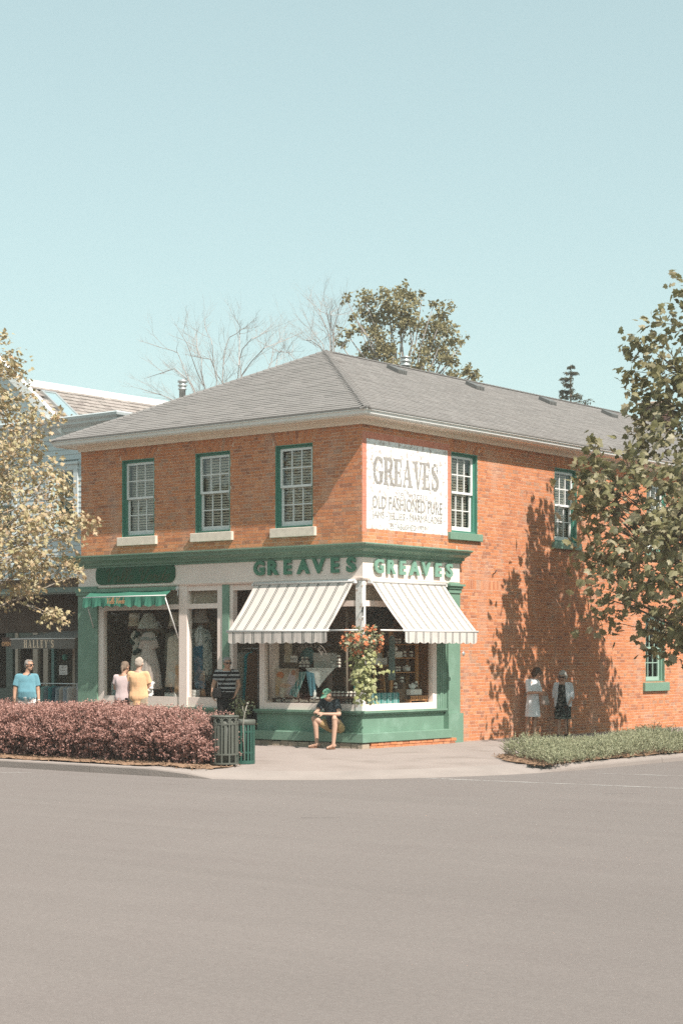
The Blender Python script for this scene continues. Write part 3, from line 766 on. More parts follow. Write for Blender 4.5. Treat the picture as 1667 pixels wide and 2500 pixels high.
# ---------------------------------------------------------------- roof
AX, AY, AZ = -4.045, 3.83, 8.845; EZ = 6.70; RY = 17.4
felt = MB()
A = (AX,AY,AZ); B = (AX,RY,AZ); c0 = (-W-.5,-.5,EZ); c1 = (.5,-.5,EZ); c2 = (.5,LEN+.5,EZ); c3 = (-W-.5,LEN+.5,EZ)
for f in ([c0,c1,A], [c1,c2,B,A], [c2,c3,B], [c3,c0,A,B]):
    felt.add(f, [tuple(range(len(f)))])
    felt.add([(p[0],p[1],p[2]-.012) for p in f], [tuple(range(len(f)))])
roof = obj('roof', felt, m_tar, shop)
def tabs(O, E, U, N, L, lo, hi, ex, tw, th, seed, umax=1e9, jit=.012):
    """rows of overlapping tabs on a slope; lo/hi give the row's ends"""
    r = random.Random(seed); res = []; k = 0
    while k*ex < L-.02:
        s = k*ex; a = lo(s); b = min(hi(s), umax); u = a - r.uniform(0, tw)
        while u < b:
            w = tw*r.uniform(.75,1.2); p, q = max(u,a), min(u+w,b)
            if q-p > .02: res.append((p, q, s, min(s+ex*1.25, L), th*r.uniform(.8,1.4)))
            u += w + r.uniform(.002,.012)
        k += 1
    def emit(mb, t, M=None):
        p, q, s0, s1, h = t
        g = lambda u, s, n: O + E*u + U*s + N*n
        sh = .004
        v = [g(p,s0,h+sh), g(q,s0,h+sh), g(q,s1,.002+sh), g(p,s1,.002+sh), g(p,s0,.0), g(q,s0,.0), g(q,s1,-.004), g(p,s1,-.004)]
        mb.add(v, [(0,1,2,3), (4,5,1,0), (5,6,2,1), (7,4,0,3)])
    return res, emit
def slope(O, E, d, rise):
    run = d.length; L = math.hypot(run, rise); U = (d + Vector((0,0,rise))).normalized(); N = E.cross(U)
    if N.z < 0: N = -N
    return O, E, U, N.normalized(), L
s1 = slope(Vector(c0), Vector((1,0,0)), Vector((0,AY+.5,0)), AZ-EZ)
t1, e1 = tabs(*s1, lambda s: (AX+W+.5)*s/s1[4], lambda s: W+1.0-(.5-AX)*s/s1[4], .135, .33, .011, 5)
s2 = slope(Vector(c1), Vector((0,1,0)), Vector((AX-.5,0,0)), AZ-EZ)
t2, e2 = tabs(*s2, lambda s: (AY+.5)*s/s2[4], lambda s: LEN+1.0-(LEN+.5-RY)*s/s2[4], .135, .33, .011, 6)
t1.sort(key=lambda t: t[2]*1.0 + (9.1-t[1])*.35)
for t in t1[:300]:
    mb = MB(); e1(mb, t); obj('shingle', mb, m_shingle, roof)
mb = MB()
for t in t1[300:]: e1(mb, t)
for t in t2: e2(mb, t)
obj('shingle_rows', mb, m_shingle, roof, kind='stuff')
# drip edge, hip and ridge caps
sweep([(.46,6.665), (.515,6.688), (.515,6.72), (.46,6.735), (.44,6.70)], EP, m_shingle, 'eave_course', roof, kind='stuff')
mb = MB()
def capline(P, Q, w=.13, step=.16):
    P = Vector(P); Q = Vector(Q); d = (Q-P); L = d.length; d.normalize(); sd = d.cross(Vector((0,0,1))).normalized(); up = sd.cross(d).normalized()
    if up.z < 0: up = -up
    k = int(L/step)
    for i in range(k):
        a = P + d*(i*step); b = P + d*(i*step+step*1.2); drop = -.055
        v = [a+sd*w+up*(drop+.03), a+up*.035, a-sd*w+up*(drop+.03), b+sd*w+up*(drop+.018), b+up*.022, b-sd*w+up*(drop+.018)]
        mb.add(v, [(0,1,4,3), (1,2,5,4)]); mb.add([a+sd*w+up*drop, a+up*.015, a-sd*w+up*drop, v[0], v[1], v[2]], [(0,1,4,3), (1,2,5,4)])
capline(c1, A); capline(c0, A); capline(A, B); capline(B, c2)
obj('ridge_caps', mb, m_shingle, roof, kind='stuff')
def on_roof(x): return EZ + (.5-x)*(AZ-EZ)/(.5-AX)
for y in (5.6, 8.84, 12.23, 15.46):
    mb = MB(); x = -3.35; z = on_roof(x)
    mb.add([(x+.17,y-.18,z-.10), (x+.17,y+.18,z-.10), (x-.17,y+.18,z+.06), (x-.17,y-.18,z+.06), (x+.19,y-.18,z+.02), (x+.19,y+.18,z+.02), (x-.13,y+.18,z+.17), (x-.13,y-.18,z+.17)],
           [(0,1,2,3), (4,5,6,7), (0,1,5,4), (1,2,6,5), (2,3,7,6), (3,0,4,7)])
    for k in range(5): mb.box(x+.186,y-.16+k*.070,z-.08,x+.198,y-.125+k*.070,z+.005)
    obj('roof_vent', mb, m_vent, roof)
mb = MB().ell((-3.2,3.2,on_roof(-3.2)), .16, .24, .09, rot=Euler((0,.44,0)).to_matrix()); obj('roof_hood', mb, m_shingle, roof)
mb = MB(); x = -1.1; y = 14.3; z = on_roof(x); mb.box(x-.1,y-.2,z-.1,x+.14,y+.2,z+.10); obj('roof_vent', mb, m_vent, roof)
mb = MB().lathe([(.075,0), (.075,.30), (.10,.31), (.10,.335), (.078,.345), (.078,.38), (.105,.39), (.105,.42), (.08,.43), (.08,.47), (.115,.48), (.10,.53), (.0001,.55)], (-6.5,1.65,7.62), 14); obj('flue_pipe', mb, m_zinc, roof)
mb = MB().lathe([(.11,0), (.11,.42), (.135,.43), (.135,.46), (.11,.47), (.11,.52), (.14,.53), (.14,.57), (.115,.58), (.115,.62), (.15,.63), (.15,.655), (.0001,.67)], (-4.5,7.5,8.58), 16); obj('flue_pipe', mb, m_zinc, roof)
mb = MB(); cz = 7.4; k = 0
m_dkbrick = ramp_mat('sooty_brick', [(.07,.045,.04), (.11,.065,.055), (.14,.08,.06)], .9)
mb.box(-4.30,18.9,7.0,-3.62,19.58,9.26, 1)
while cz < 9.2:
    for i in range(3):
        o_ = (i*.22 + (.11 if k % 2 else 0)) % .66
        mb.box(-4.31+.004+o_, 18.885, cz, min(-4.31+o_+.21,-3.61), 18.899, cz+.06); mb.box(-3.619,18.9+o_,cz,-3.605,min(18.9+o_+.21,19.58),cz+.06)
    cz += .07; k += 1
mb.bbox(-4.36,18.84,9.262,-3.56,19.64,9.33,.01,1)
ch = obj('chimney', mb, [m_dkbrick, m_mortar], roof)
mb = MB().lathe([(.05,-.02), (.05,0), (.035,.012), (.0001,.014)], n=14); mb.xf(T(.005,3.53,1.885) @ Matrix.Rotation(PI/2,4,'Y')); obj('wall_plaque', mb, m_zinc, shop)
mb = MB().tube([(.02,4.62,3.62), (.09,4.62,3.66), (.10,4.64,3.72)], .012, 6); obj('iron_hook', mb, m_black, shop)
# ================================================================ lettering
def prism(mb, poly, z0, z1, mi=0):
    n = len(poly); mb.add([(x,y,z0) for x, y in poly] + [(x,y,z1) for x, y in poly],
        [tuple(range(n-1,-1,-1)), tuple(range(n,2*n))] + [(i,(i+1) % n,n+(i+1) % n,n+i) for i in range(n)], mi)
def stroke(pts, ws):
    res = []; k = len(pts); L_ = []
    for i in range(k):
        a = Vector(pts[max(i-1,0)]); b = Vector(pts[min(i+1,k-1)]); t = (b-a).normalized(); n = Vector((-t.y,t.x))*(ws[i] if isinstance(ws,(list,tuple)) else ws)/2
        p = Vector(pts[i]); L_.append((p+n, p-n))
    for i in range(k-1): res.append([tuple(L_[i][0]), tuple(L_[i][1]), tuple(L_[i+1][1]), tuple(L_[i+1][0])])
    return res
def smooth(pts, n=4):
    """Catmull-Rom"""
    P = [Vector(p) for p in pts]; P = [P[0]] + P + [P[-1]]; o = []
    for i in range(1, len(P)-2):
        for k in range(n):
            t = k/n; a, b, c, d = P[i-1], P[i], P[i+1], P[i+2]
            o.append(.5*((2*b) + (c-a)*t + (2*a-5*b+4*c-d)*t*t + (3*b-a-3*c+d)*t**3))
    o.append(P[-2]); return [tuple(p) for p in o]
def serif(ch):
    Tk, t, s, sr = .23, .09, .085, .075
    rect = lambda a, b, c, d: [(a,b), (c,b), (c,d), (a,d)]
    stem = lambda x: [rect(x,s,x+Tk,1-s), rect(x-sr,0,x+Tk+sr,s), rect(x-sr,1-s,x+Tk+sr,1)]
    if ch == 'H': return stem(0)+stem(.46)+[rect(Tk,.46,.46,.46+t)], .72
    if ch == 'L': return stem(0)+[rect(Tk+sr,0,.56,t), [(.44,t),(.56,t),(.56,.34),(.52,.34)]], .60
    if ch == 'E': return stem(0)+[rect(Tk+sr,0,.56,t), [(.44,t),(.56,t),(.56,.34),(.52,.34)], rect(Tk+sr,1-t,.54,1), [(.42,1-t),(.54,1-t),(.54,.68),(.50,.68)], rect(Tk,.46,.40,.46+t), rect(.40,.36,.44,.66)], .62
    if ch == 'A': return [[(.05,s),(.14,s),(.37,.96),(.30,.96)], [(.27,1),(.42,1),(.70,s),(.46,s)], rect(.16,.28,.56,.28+t), rect(-.03,0,.24,s), rect(.38,0,.80,s)], .78
    if ch == 'V': return [[(.06,1-s),(.30,1-s),(.44,0),(.34,0)], [(.60,1-s),(.69,1-s),(.46,0),(.40,.06)], rect(-.03,1-s,.38,1), rect(.52,1-s,.79,1)], .78
    if ch == 'Y': return [[(.05,1-s),(.29,1-s),(.46,.46),(.24,.46)], [(.60,1-s),(.69,1-s),(.46,.46),(.36,.46)], rect(.24,s,.46,.46), rect(.16,0,.54,s), rect(-.03,1-s,.37,1), rect(.52,1-s,.78,1)], .76
    if ch == 'S':
        sp = smooth([(.50,.74),(.44,.90),(.28,.955),(.14,.88),(.11,.74),(.22,.60),(.38,.50),(.51,.37),(.52,.20),(.42,.08),(.27,.045),(.13,.11),(.08,.27)], 3)
        n = len(sp); w = [.07+.17*math.sin(PI*i/(n-1))**1.5 for i in range(n)]
        return stroke(sp, w)+[rect(.49,.66,.55,.99), rect(.03,.01,.09,.34)], .62
    if ch == 'G':
        pts = [(.40+.31*math.cos(a), .5+.455*math.sin(a)) for a in np.radians(np.linspace(38,318,22))]; w = [.08+.17*abs(math.cos(a)) for a in np.radians(np.linspace(38,318,22))]
        return stroke(pts, w)+[rect(.50,.08,.73,.40), rect(.42,.40,.81,.40+s), rect(.66,.62,.72,.95)], .82
    if ch == 'R':
        sp = smooth([(.20,.955),(.42,.94),(.54,.85),(.55,.70),(.45,.56),(.20,.505)], 3); n = len(sp)
        return stem(0)+stroke(sp, [.09+.13*math.sin(PI*i/(n-1)) for i in range(n)])+[[(.30,.50),(.50,.50),(.70,s),(.48,s)], rect(.42,0,.80,s)], .76
    if ch == "'": return [[(.05,1),(.20,1),(.15,.68),(.10,.68)]], .22
    return [], .3
CUR = dict(V=([(-.05,.72),(.02,.95),(.12,.98),(.17,.8),(.21,.3),(.26,.0),(.38,.45),(.5,.85),(.62,1.0),(.72,.90)], .58),
    a=([(.30,.36),(.18,.44),(.05,.32),(.03,.12),(.12,.0),(.24,.1),(.32,.42),(.30,.12),(.36,.0),(.46,.08)], .42),
    l=([(.0,.08),(.14,.35),(.26,.75),(.27,.98),(.18,1.0),(.1,.75),(.08,.2),(.16,.0),(.28,.08)], .26),
    e=([(.0,.1),(.16,.2),(.25,.34),(.2,.45),(.09,.4),(.04,.2),(.1,.02),(.2,.0),(.32,.1)], .30),
    r=([(.0,.1),(.1,.35),(.13,.48),(.16,.38),(.28,.4),(.26,.15),(.32,.0),(.4,.08)], .36),
    d=([(.30,.36),(.18,.44),(.05,.32),(.03,.12),(.12,.0),(.26,.15),(.36,.6),(.42,1.0),(.36,.5),(.33,.1),(.40,.0),(.48,.08)], .46))
def cursive(word, h, w=.045, depth=.004):
    mb = MB(); x = 0; k = 0
    for ch in word:
        if ch == ' ': x += .35; continue
        p, adv = CUR[ch]; sp = smooth([(x+a+b*.25, b) for a, b in p], 4)
        for q in stroke(sp, [w*(.6+.7*abs(math.sin(i*.5))) for i in range(len(sp))]):
            k += 1; prism(mb, [(a*h,b*h) for a, b in q], 0, depth + (k % 7)*.00015)
        x += adv
    return mb, x*h
def serif_word(word, h, gap=.07, depth=.004, squeeze=1.):
    res = []; x = 0; k = 0
    for ch in word:
        polys, adv = serif(ch); mb = MB()
        for q in polys: k += 1; prism(mb, [(a*h*squeeze, b*h) for a, b in q], 0, depth + (k % 9)*.00012)
        res.append((mb, x)); x += (adv+gap)*h*squeeze
    return res, x
def letter(ch, w, h, depth, bold):
    t = text(ch, 1., .01, bold, align='LEFT')
    xs = [v[0] for v in t.v]; ys = [v[1] for v in t.v]; zs = [v[2] for v in t.v]
    a, b, c, d, e, f = min(xs), max(xs), min(ys), max(ys), min(zs), max(zs)
    t.v = [((x-a)/(b-a)*w, (y-c)/(d-c)*h, (z-e)/(f-e)*depth) for x, y, z in t.v]; return t
LT = 'GREAVES'
fx = [(-2.844,-2.545),(-2.454,-2.152),(-2.019,-1.813),(-1.672,-1.330),(-1.272,-.927),(-.774,-.568),(-.379,-.139)]
sy_ = [(.326,.623),(.744,1.027),(1.158,1.364),(1.500,1.844),(1.897,2.238),(2.404,2.625),(2.792,3.033)]
sg = thing('shop_sign', 'raised green GREAVES letters on the cream fascia over the front awning', 'sign', (-1.5,-.06,3.5))
for ch, (a, b) in zip(LT, fx):
    t = letter(ch, b-a, .305, .035, .045).xf(T(a+.06,-.085,3.505) @ FRONT)
    for x in (a+.06+(b-a)*.3, a+.06+(b-a)*.7): t.box(x-.01,-.086,3.55,x+.01,-.0605,3.57)
    obj('letter', t, m_green_l, sg)
sg = thing('shop_sign', 'raised green GREAVES letters in sunlight round the corner on the side fascia', 'sign', (.06,1.6,3.5))
for ch, (a, b) in zip(LT, sy_):
    t = letter(ch, b-a, .305, .035, .045).xf(T(.095,a-.07,3.49) @ SIDE)
    for x in (a-.07+(b-a)*.3, a-.07+(b-a)*.7): t.box(.0605,x-.01,3.535,.096,x+.01,3.555)
    obj('letter', t, mat('green_letters_sunlit', (.20,.36,.27), .45, .05, 3.) if ch == 'G' else bpy.data.materials['green_letters_sunlit'], sg)  # lighter copy of the front letters' green, sunlight put into the colour
# oval-ended dark green board
def rounded(w, h, r, n=8):
    o = []
    for cx, cy, a0 in ((w-r,h-r,0), (r,h-r,90), (r,r,180), (w-r,r,270)):
        for i in range(n+1):
            a = math.radians(a0+90*i/n); o.append((cx+r*math.cos(a), cy+r*math.sin(a)))
    return o
vb = thing('shop_sign', 'dark green round-ended board with dull gold script above the green awning', 'sign', (-6.3,-.06,3.42))
mb = MB(); prism(mb, rounded(2.46,.43,.17), 0, .022); obj('board', mb.xf(T(-7.53,-.062,3.425) @ FRONT), m_green_d, vb)
t, wd = cursive('Valle Verde', .30, .035); t.xf(T(-7.25,-.0845,3.475) @ FRONT @ Matrix.Diagonal((2.0/wd,1,1,1)).to_4x4()); obj('lettering', t, m_gold, vb)

# ---------------------------------------------------------------- painted wall sign on the side wall bricks
ps = thing('painted_wall_sign', 'faded white painted GREAVES advertisement on the upper side wall bricks', 'sign', (0,1.54,4.38))
mb = MB()
for F, a, b, c, d, _ in sign_b: brickbox(mb, F, max(a,SGN[0]), min(b,SGN[1]), c, d, R.uniform(-.001,.0015))
mb.quad((-.0025,SGN[0],SGN[2]), (-.0025,SGN[1],SGN[2]), (-.0025,SGN[1],SGN[3]), (-.0025,SGN[0],SGN[3]))
obj('painted_bricks', mb, m_white_sign, ps, kind='stuff')
wd, L_ = serif_word('GREAVES', .56, .05, .0012, .86)
sc_ = 2.27/L_
for mb, x in wd:
    tt = x*sc_; mb.v = [(p[0]*sc_+.36+tt, p[1]+5.30 + .16*(((p[0]*sc_+tt)/2.27-.5)**2)*0 - .0*tt, p[2]+.0035) for p in mb.v]
    obj('letter', mb.xf(SIDE), m_sign_grey, ps)
def line(body, y0, y1, z, h, m, sx_bold=.02, shear=0.):
    t = text(body, 1., .002, sx_bold, shear, align='LEFT'); xs = [v[0] for v in t.v]; ys = [v[1] for v in t.v]; zs = [v[2] for v in t.v]
    a, b, c, d = min(xs), max(xs), min(ys), max(ys); zm = min(zs)
    t.v = [((x-a)/(b-a)*(y1-y0)+y0, (y-c)/(d-c)*h+z, (q-zm)*.3+.0035) for x, y, q in t.v]
    obj('lettering', t.xf(SIDE), m, ps)
line('the Niagara', 1.05, 2.22, 5.02, .22, m_sign_faint, .0, .25)
line('OLD FASHIONED PURE', .32, 2.74, 4.80, .27, m_sign_line, .012)
line('JAMS - JELLIES - MARMALADES', .32, 2.74, 4.57, .185, m_sign_line, .0)
line('ESTABLISHED 1927', .92, 2.16, 4.425, .11, m_sign_line, .0)

# ================================================================ awnings
def scallop_valance(mb, F, u0, u1, z1, z0, n, amp=.03, wave=.008, mi=0):
    """hanging cloth edge: scalloped bottom, slightly wavy; two faces with real thickness"""
    m = n*8; tp = []; bt = []
    for i in range(m+1):
        u = u0+(u1-u0)*i/m; ph = (i/8) % 1
        dep = wave*math.sin(i*1.1)+wave*.6*math.sin(i*.37+1)
        tp.append((u, 0, z1)); bt.append((u, dep, z0 + amp*(1-abs(math.sin(PI*ph)))**1.5))
    for s in (0, .004):
        ring = [[F(u, d+s, z) for u, d, z in tp], [F(u, d*.6+s, (z1+q[2])/2) for (u, d, z), q in zip(tp, bt)], [F(u, d+s, z) for u, d, z in bt]]
        mb.loft(ring, mi, cap=False, closed=False)
def canopy(mb, F, u0, u1, d0, z0, d1, z1, sag, n=10, m=14, th=.004, mi=0, tilt=0.):
    for s in (0, th):
        rings = []
        for i in range(n+1):
            f = i/n; rings.append([F(u0+(u1-u0)*j/m + tilt*f, d0+(d1-d0)*f, z0+(z1-z0)*f - sag*math.sin(PI*f) - .006*math.sin(j*2.1)*math.sin(PI*f) + s) for j in range(m+1)])
        mb.loft(rings, mi, cap=False, closed=False)
def striped(label, F, base, u0, u1, m, ext):
    a = thing('striped_awning', label, 'awning', base)
    mb = MB(); canopy(mb, F, u0, u1, .10, 3.335, .93, 2.345, .035); obj('canopy', mb, m, a)
    mb = MB(); scallop_valance(mb, F, u0+.01, u1-.01, 2.315, 2.085, 10); obj('valance', mb, m, a)
    mb = MB(); mb.tube([F(u0-.04,.935,2.33), F(u1+.04,.935,2.33)], .026, 10); obj('front_bar', mb, m_alu, a)
    mb = MB(); mb.tube([F(u0-.03,.10,3.335), F(u1+.03,.10,3.335)], .038, 10)
    for u in (u0-.035, u1+.035): p = F(u-.02,.06,3.28); q = F(u+.02,.15,3.385); mb.box(*p, *q)
    obj('roller', mb, m_alu, a)
    for u in (u0+.06, u1-.06):
        mb = MB(); mb.tube([F(u,.09,2.42), F(u,.5,2.55), F(u,.93,2.335)], .014, 6); obj('arm', mb, m_alu, a)
    mb = MB(); mb.tube([F(ext[0],.935,2.328), F(ext[1],.935,2.328)], .017, 8); obj('bar_extension', mb, m_alu, a)
    return a
scallopF = lambda u, d, z: Wf(u, .93+d if False else d, z)
def shiftF(F, k): return lambda u, d, z: F(u, d+k, z)
def striped_v(label, F, base, u0, u1, m, ext):
    a = thing('striped_awning', label, 'awning', base)
    mb = MB(); canopy(mb, F, u0, u1, .10, 3.335, .93, 2.345, .035); obj('canopy', mb, m, a)
    mb = MB(); scallop_valance(mb, shiftF(F,.945), u0+.01, u1-.01, 2.318, 2.085, 10); obj('valance', mb, m, a)
    mb = MB(); mb.tube([F(u0-.04,.935,2.335), F(u1+.04,.935,2.335)], .026, 10); obj('front_bar', mb, m_alu, a)
    mb = MB(); mb.tube([F(u0-.03,.115,3.335), F(u1+.03,.115,3.335)], .036, 10)
    for u in (u0-.035, u1+.035): mb.box(*F(u-.02,.064,3.285), *F(u+.02,.155,3.343))
    obj('roller', mb, m_alu, a)
    for u in (u0+.06, u1-.06):
        mb = MB(); mb.tube([F(u,.14,3.26), F(u,.90,2.34)], .012, 6); obj('arm', mb, m_alu, a)
    mb = MB(); mb.tube([F(ext[0],.935,2.335), F(ext[1],.935,2.335)], .016, 8); obj('bar_extension', mb, m_alu, a)
    return a
striped_v('white awning with thin dark stripes over the front display window', Wf, (-1.4,-.06,3.3), -2.74, -.13, m_awn_f, (-.09,.62))
striped_v('white awning with thin dark stripes over the sunlit side window', Ws, (.06,1.4,3.3), .15, 2.66, m_awn_s, (-.62,.11))
ga = thing('green_awning', 'half open green awning with wavy valance over the clothes shop window', 'awning', (-6.3,-.06,3.2))
mb = MB()
for s in (0, .004):
    rings = []
    for i in range(7):
        f = i/6
        rings.append([Wf(-7.66+2.52*j/20*(1-.0*f) + .16*f, .10+.36*f, 3.285 - .15*f - (1-f)*.03*abs(math.sin(PI*j/10))**.7*1.0 - .015*math.sin(PI*f) + s) for j in range(21)])
    mb.loft(rings, cap=False, closed=False)
obj('canopy', mb, m_awn_g, ga)
mb = MB(); m = 90
for s in (0, .004):
    rg = []
    for k in range(6):
        f = k/5; rg.append([Wf(-7.51+2.52*i/m, .475 + s + f*(.02 + .030*math.sin(i*.55+.4*math.sin(i*.21)) + .012*math.sin(i*1.7+2)), 3.125 - f*(.205+.022*math.sin(i*.62))) for i in range(m+1)])
    mb.loft(rg, cap=False, closed=False)
# the side flap at the left end
mb.add([Wf(-7.51,.475,3.125), Wf(-7.51,.50,2.95), Wf(-7.50,.15,3.0), Wf(-7.50,.12,3.26)], [(0,1,2,3)])
obj('valance', mb, m_awn_g, ga)
obj('front_bar', MB().tube([Wf(-7.53,.465,3.135), Wf(-4.97,.465,3.135)], .014, 8), m_alu, ga)
obj('arm', MB().tube([Wf(-7.47,.45,3.10), Wf(-7.60,.08,2.47)], .014, 6), m_alu, ga)
obj('arm', MB().tube([Wf(-5.02,.45,3.12), Wf(-4.99,.06,2.22)], .016, 6), m_alu, ga)
mb = MB(); mb.box(-7.55,-.125,3.26,-5.0,-.0615,3.338); obj('roller_box', mb, m_green, ga)
mb = MB(); mb.lathe([(.05,0), (.05,.03), (.0001,.035)], n=12); mb.xf(T(-4.995,-.09,3.29) @ Matrix.Rotation(PI/2,4,'Y')); mb.tube([(-4.96,-.1,3.25), (-4.955,-.11,3.17), (-4.97,-.11,3.13)], .012, 6); obj('crank', mb, m_alu, ga)
t, wd = cursive('Valle Verde', .125, .09, .003); t.xf(T(-6.72,-.535,2.985) @ FRONT @ Matrix.Diagonal((.56/wd,1,1,1)).to_4x4()); obj('lettering', t, m_orange_l, ga)

# ================================================================ neighbouring pale blue building on the left
LY = 1.7; LX = -8.68; LH = 7.35
nb = thing('clapboard_building', 'pale blue clapboard shop building with white gable behind the left tree', 'building', (-11,LY,0))
def Wn(u, d, z): return (u, LY-d, z)
lw = [(-10.97,-10.13,4.95,6.34), (-13.3,-12.36,4.95,6.34), (-15.6,-14.7,4.95,6.34)]
z = 4.12; k = 0; mbw = MB(); core(mbw, Wn, -32, LX, 3.35, 7.4, lw, -.03)
mbw.quad((LX-.002,LY,0), (LX-.002,16,0), (LX-.002,16,7.5), (LX-.002,LY,7.5))
obj('wall', mbw, m_blue_clap, nb)
while z < 7.1:
    iv = [(-32, LX)]
    for a, b, c, d in lw:
        if c-.14 < z < d+.16:
            iv = [w for p, q in iv for w in ((p, min(q,a-.15)), (max(p,b+.15), q)) if w[1]-w[0] > .05]
    for p, q in iv:
        mb = MB(); mb.add([Wn(p,.022,z), Wn(q,.022,z), Wn(q,.004,z+.135), Wn(p,.004,z+.135), Wn(p,-.02,z), Wn(q,-.02,z)], [(0,1,2,3), (4,5,1,0)]); obj('clapboard', mb, m_blue_clap, nb)
    z += .13
mb = MB(); mb.box(LX-.16,LY-.05,4.1,LX+.01,LY+.0,7.2); obj('corner_board', mb, m_blue_trim, nb)
for a, b, c, d in lw:
    mb = MB(); mb.box(a-.15,LY-.05,c-.08,a,LY+.05,d+.13); mb.box(b,LY-.05,c-.08,b+.15,LY+.05,d+.13); mb.box(a,LY-.049,d,b,LY+.05,d+.13); mb.box(a-.2,LY-.09,d+.131,b+.2,LY,d+.19); mb.box(a-.19,LY-.10,c-.14,b+.19,LY+.05,c-.081); mb.box(a,LY-.02,c-.08,b,LY+.05,c)
    w = obj('window', mb, m_blue_trim, nb)
    mb = MB(); mid = (c+d)/2
    for p, q, y in ((c,mid,.05), (mid-.03,d,.02)):
        mb.box(a,LY+y,p,a+.04,LY+y+.03,q); mb.box(b-.04,LY+y,p,b,LY+y+.03,q); mb.box(a+.04,LY+y,p,b-.04,LY+y+.03,p+.05); mb.box(a+.04,LY+y,q-.04,b-.04,LY+y+.03,q); mb.box((a+b)/2-.012,LY+y+.002,p+.05,(a+b)/2+.012,LY+y+.028,q-.04)
    obj('sash', mb, m_blue_trim, w)
    for p, q in ((c,mid), (mid,d)):
        for u in (a+.04, (a+b)/2): obj('pane', MB().quad((u,LY+.045,p), (u+(b-a)/2-.04,LY+.045,p), (u+(b-a)/2-.04,LY+.045,q), (u,LY+.045,q)), m_glass, w)
    obj('curtain', MB().quad((a,LY+.25,c), (b,LY+.25,c), (b,LY+.25,d), (a,LY+.25,d)), mat('grey_green_curtain', (.16,.19,.16), .9) if 'grey_green_curtain' not in bpy.data.materials else bpy.data.materials['grey_green_curtain'], w)
CP = [(-32,LY,0,-1), (LX,LY,1,-1), (LX,14,1,0)]
sweep([(.0,7.10), (.03,7.10), (.03,7.22), (.09,7.26), (.11,7.34), (.26,7.40), (.27,7.44), (.34,7.50), (.36,7.56), (.345,7.585), (0,7.60)], CP, m_blue_trim, 'cornice', nb)
mb = MB(); mb.box(-32,LY-.16,4.03,LX-.002,LY-.002,4.09); mb.box(-32,LY-.12,4.0901,LX-.002,LY-.002,4.12); mb.box(-32,LY-.04,3.80,LX-.002,LY-.002,4.0299); mb.box(-32,LY-.10,3.72,LX-.002,LY-.002,3.7999)
obj('belt_course', mb, m_clapgreen if False else m_blue_trim, nb)
for k in range(18):
    mb = MB(); x = -9.0-k*.42; mb.box(x-.03,LY-.07,3.80,x+.03,LY-.0405,4.03); obj('bracket', mb, m_clapgreen, nb)
mb = MB(); mb.box(-32,LY-.03,3.38,LX-.002,LY-.002,3.50); mb.box(-32,LY,3.36,LX-.002,LY+2.0,3.42); obj('porch_soffit', mb, m_clapgreen, nb)
mb = MB(); mb.box(-32,LY-.01,3.501,LX-.002,LY+.02,3.7195); obj('dark_panel', mb, m_dark2, nb)
SY = 2.55
mb = MB(); mb.box(-32,SY,2.42,LX,SY+.06,3.36); mb.box(-32,4.6,0,LX,4.65,3.4); mb.box(LX-.05,LY+.01,0,LX-.004,4.6,3.36); obj('porch_wall', mb, m_dark, nb)
mb = MB()
for x0, x1, m in ((-13.55,-13.3,1), (-13.2,-13.1,0), (-12.53,-12.35,0), (-12.14,-11.97,0), (-11.84,-11.74,2), (-11.07,-10.98,0), (-10.95,-10.62,1), (-32,-16.7,1), (-10.61,-8.75,1)):
    mb.box(x0,SY-.05,0,x1,SY+.05,2.4199,m)
mb.box(-32,SY-.03,0,-13.55,SY+.04,1.0,1); mb.box(-13.3,SY-.02,0,-11.07,SY+.03,.55,1); mb.box(-13.3,SY-.02,2.28,-11.07,SY+.03,2.4199,1)
obj('shopfront_frame', mb, [mat('weathered_cream_post', (.42,.36,.29), .7), mat('dark_grey_green_paint', (.10,.125,.105), .6), mat('teal_post', (.11,.22,.20), .5)], nb)
for a, b in ((-16.7,-13.55), (-13.1,-12.53), (-12.35,-12.14), (-11.97,-11.84), (-11.74,-11.07)): obj('shop_pane', MB().quad((a,SY,.55), (b,SY,.55), (b,SY,2.28), (a,SY,2.28)), m_glass_sh, nb)
mb = MB()
for k in range(9):
    x = -12.48+k*.135; mb.lathe([(.05,0), (.04,.8), (.055,1.6)], (x,SY+.35,.6), 8)
obj('curtain', mb, mat('drawn_curtain', (.27,.23,.19), .9, .15, 8.), nb)
# gable with bargeboard, roof slope, skylights, cap
mb = MB(); RK = .77
gx = lambda z: -10.765 - (z-7.61)/RK
apx = -14.2; apz = 7.61 + (-10.765-apx)*RK
mb.add([(gx(7.5),LY-.04,7.5), (apx,LY-.04,apz), (apx-(gx(7.5)-apx),LY-.04,7.5)], [(0,1,2)])
obj('gable', mb, m_blue_clap, nb)
mb = MB(); th = .30
P = Vector((gx(7.55)+.25,LY-.16,7.55-.05)); Q = Vector((apx,LY-.16,apz+.20)); dn = Vector((-.0,0,-th))
for a, b in ((P, Q), (Q, Vector((2*apx-P.x, P.y, P.z)))):
    v = [a, b, b+dn, a+dn]; mb.add(v + [p+Vector((0,.14,0)) for p in v], [(0,1,2,3), (4,5,6,7), (0,1,5,4), (2,3,7,6), (0,3,7,4), (1,2,6,5)])
obj('bargeboard', mb, m_white_m, nb)
s3 = slope(Vector((-9.6,LY,7.61+(-10.765+9.6)*RK)), Vector((0,1,0)), Vector((-(12.05-9.6),0,0)), (12.05-9.6)*RK)
sky_r = [(.35,.85,1.25,2.75), (3.9,4.75,1.7,2.45)]      # skylight openings: along the ridge, up the slope
t3, e3 = tabs(*s3, lambda s: 0., lambda s: 8.6, .17, .27, .022, 9)
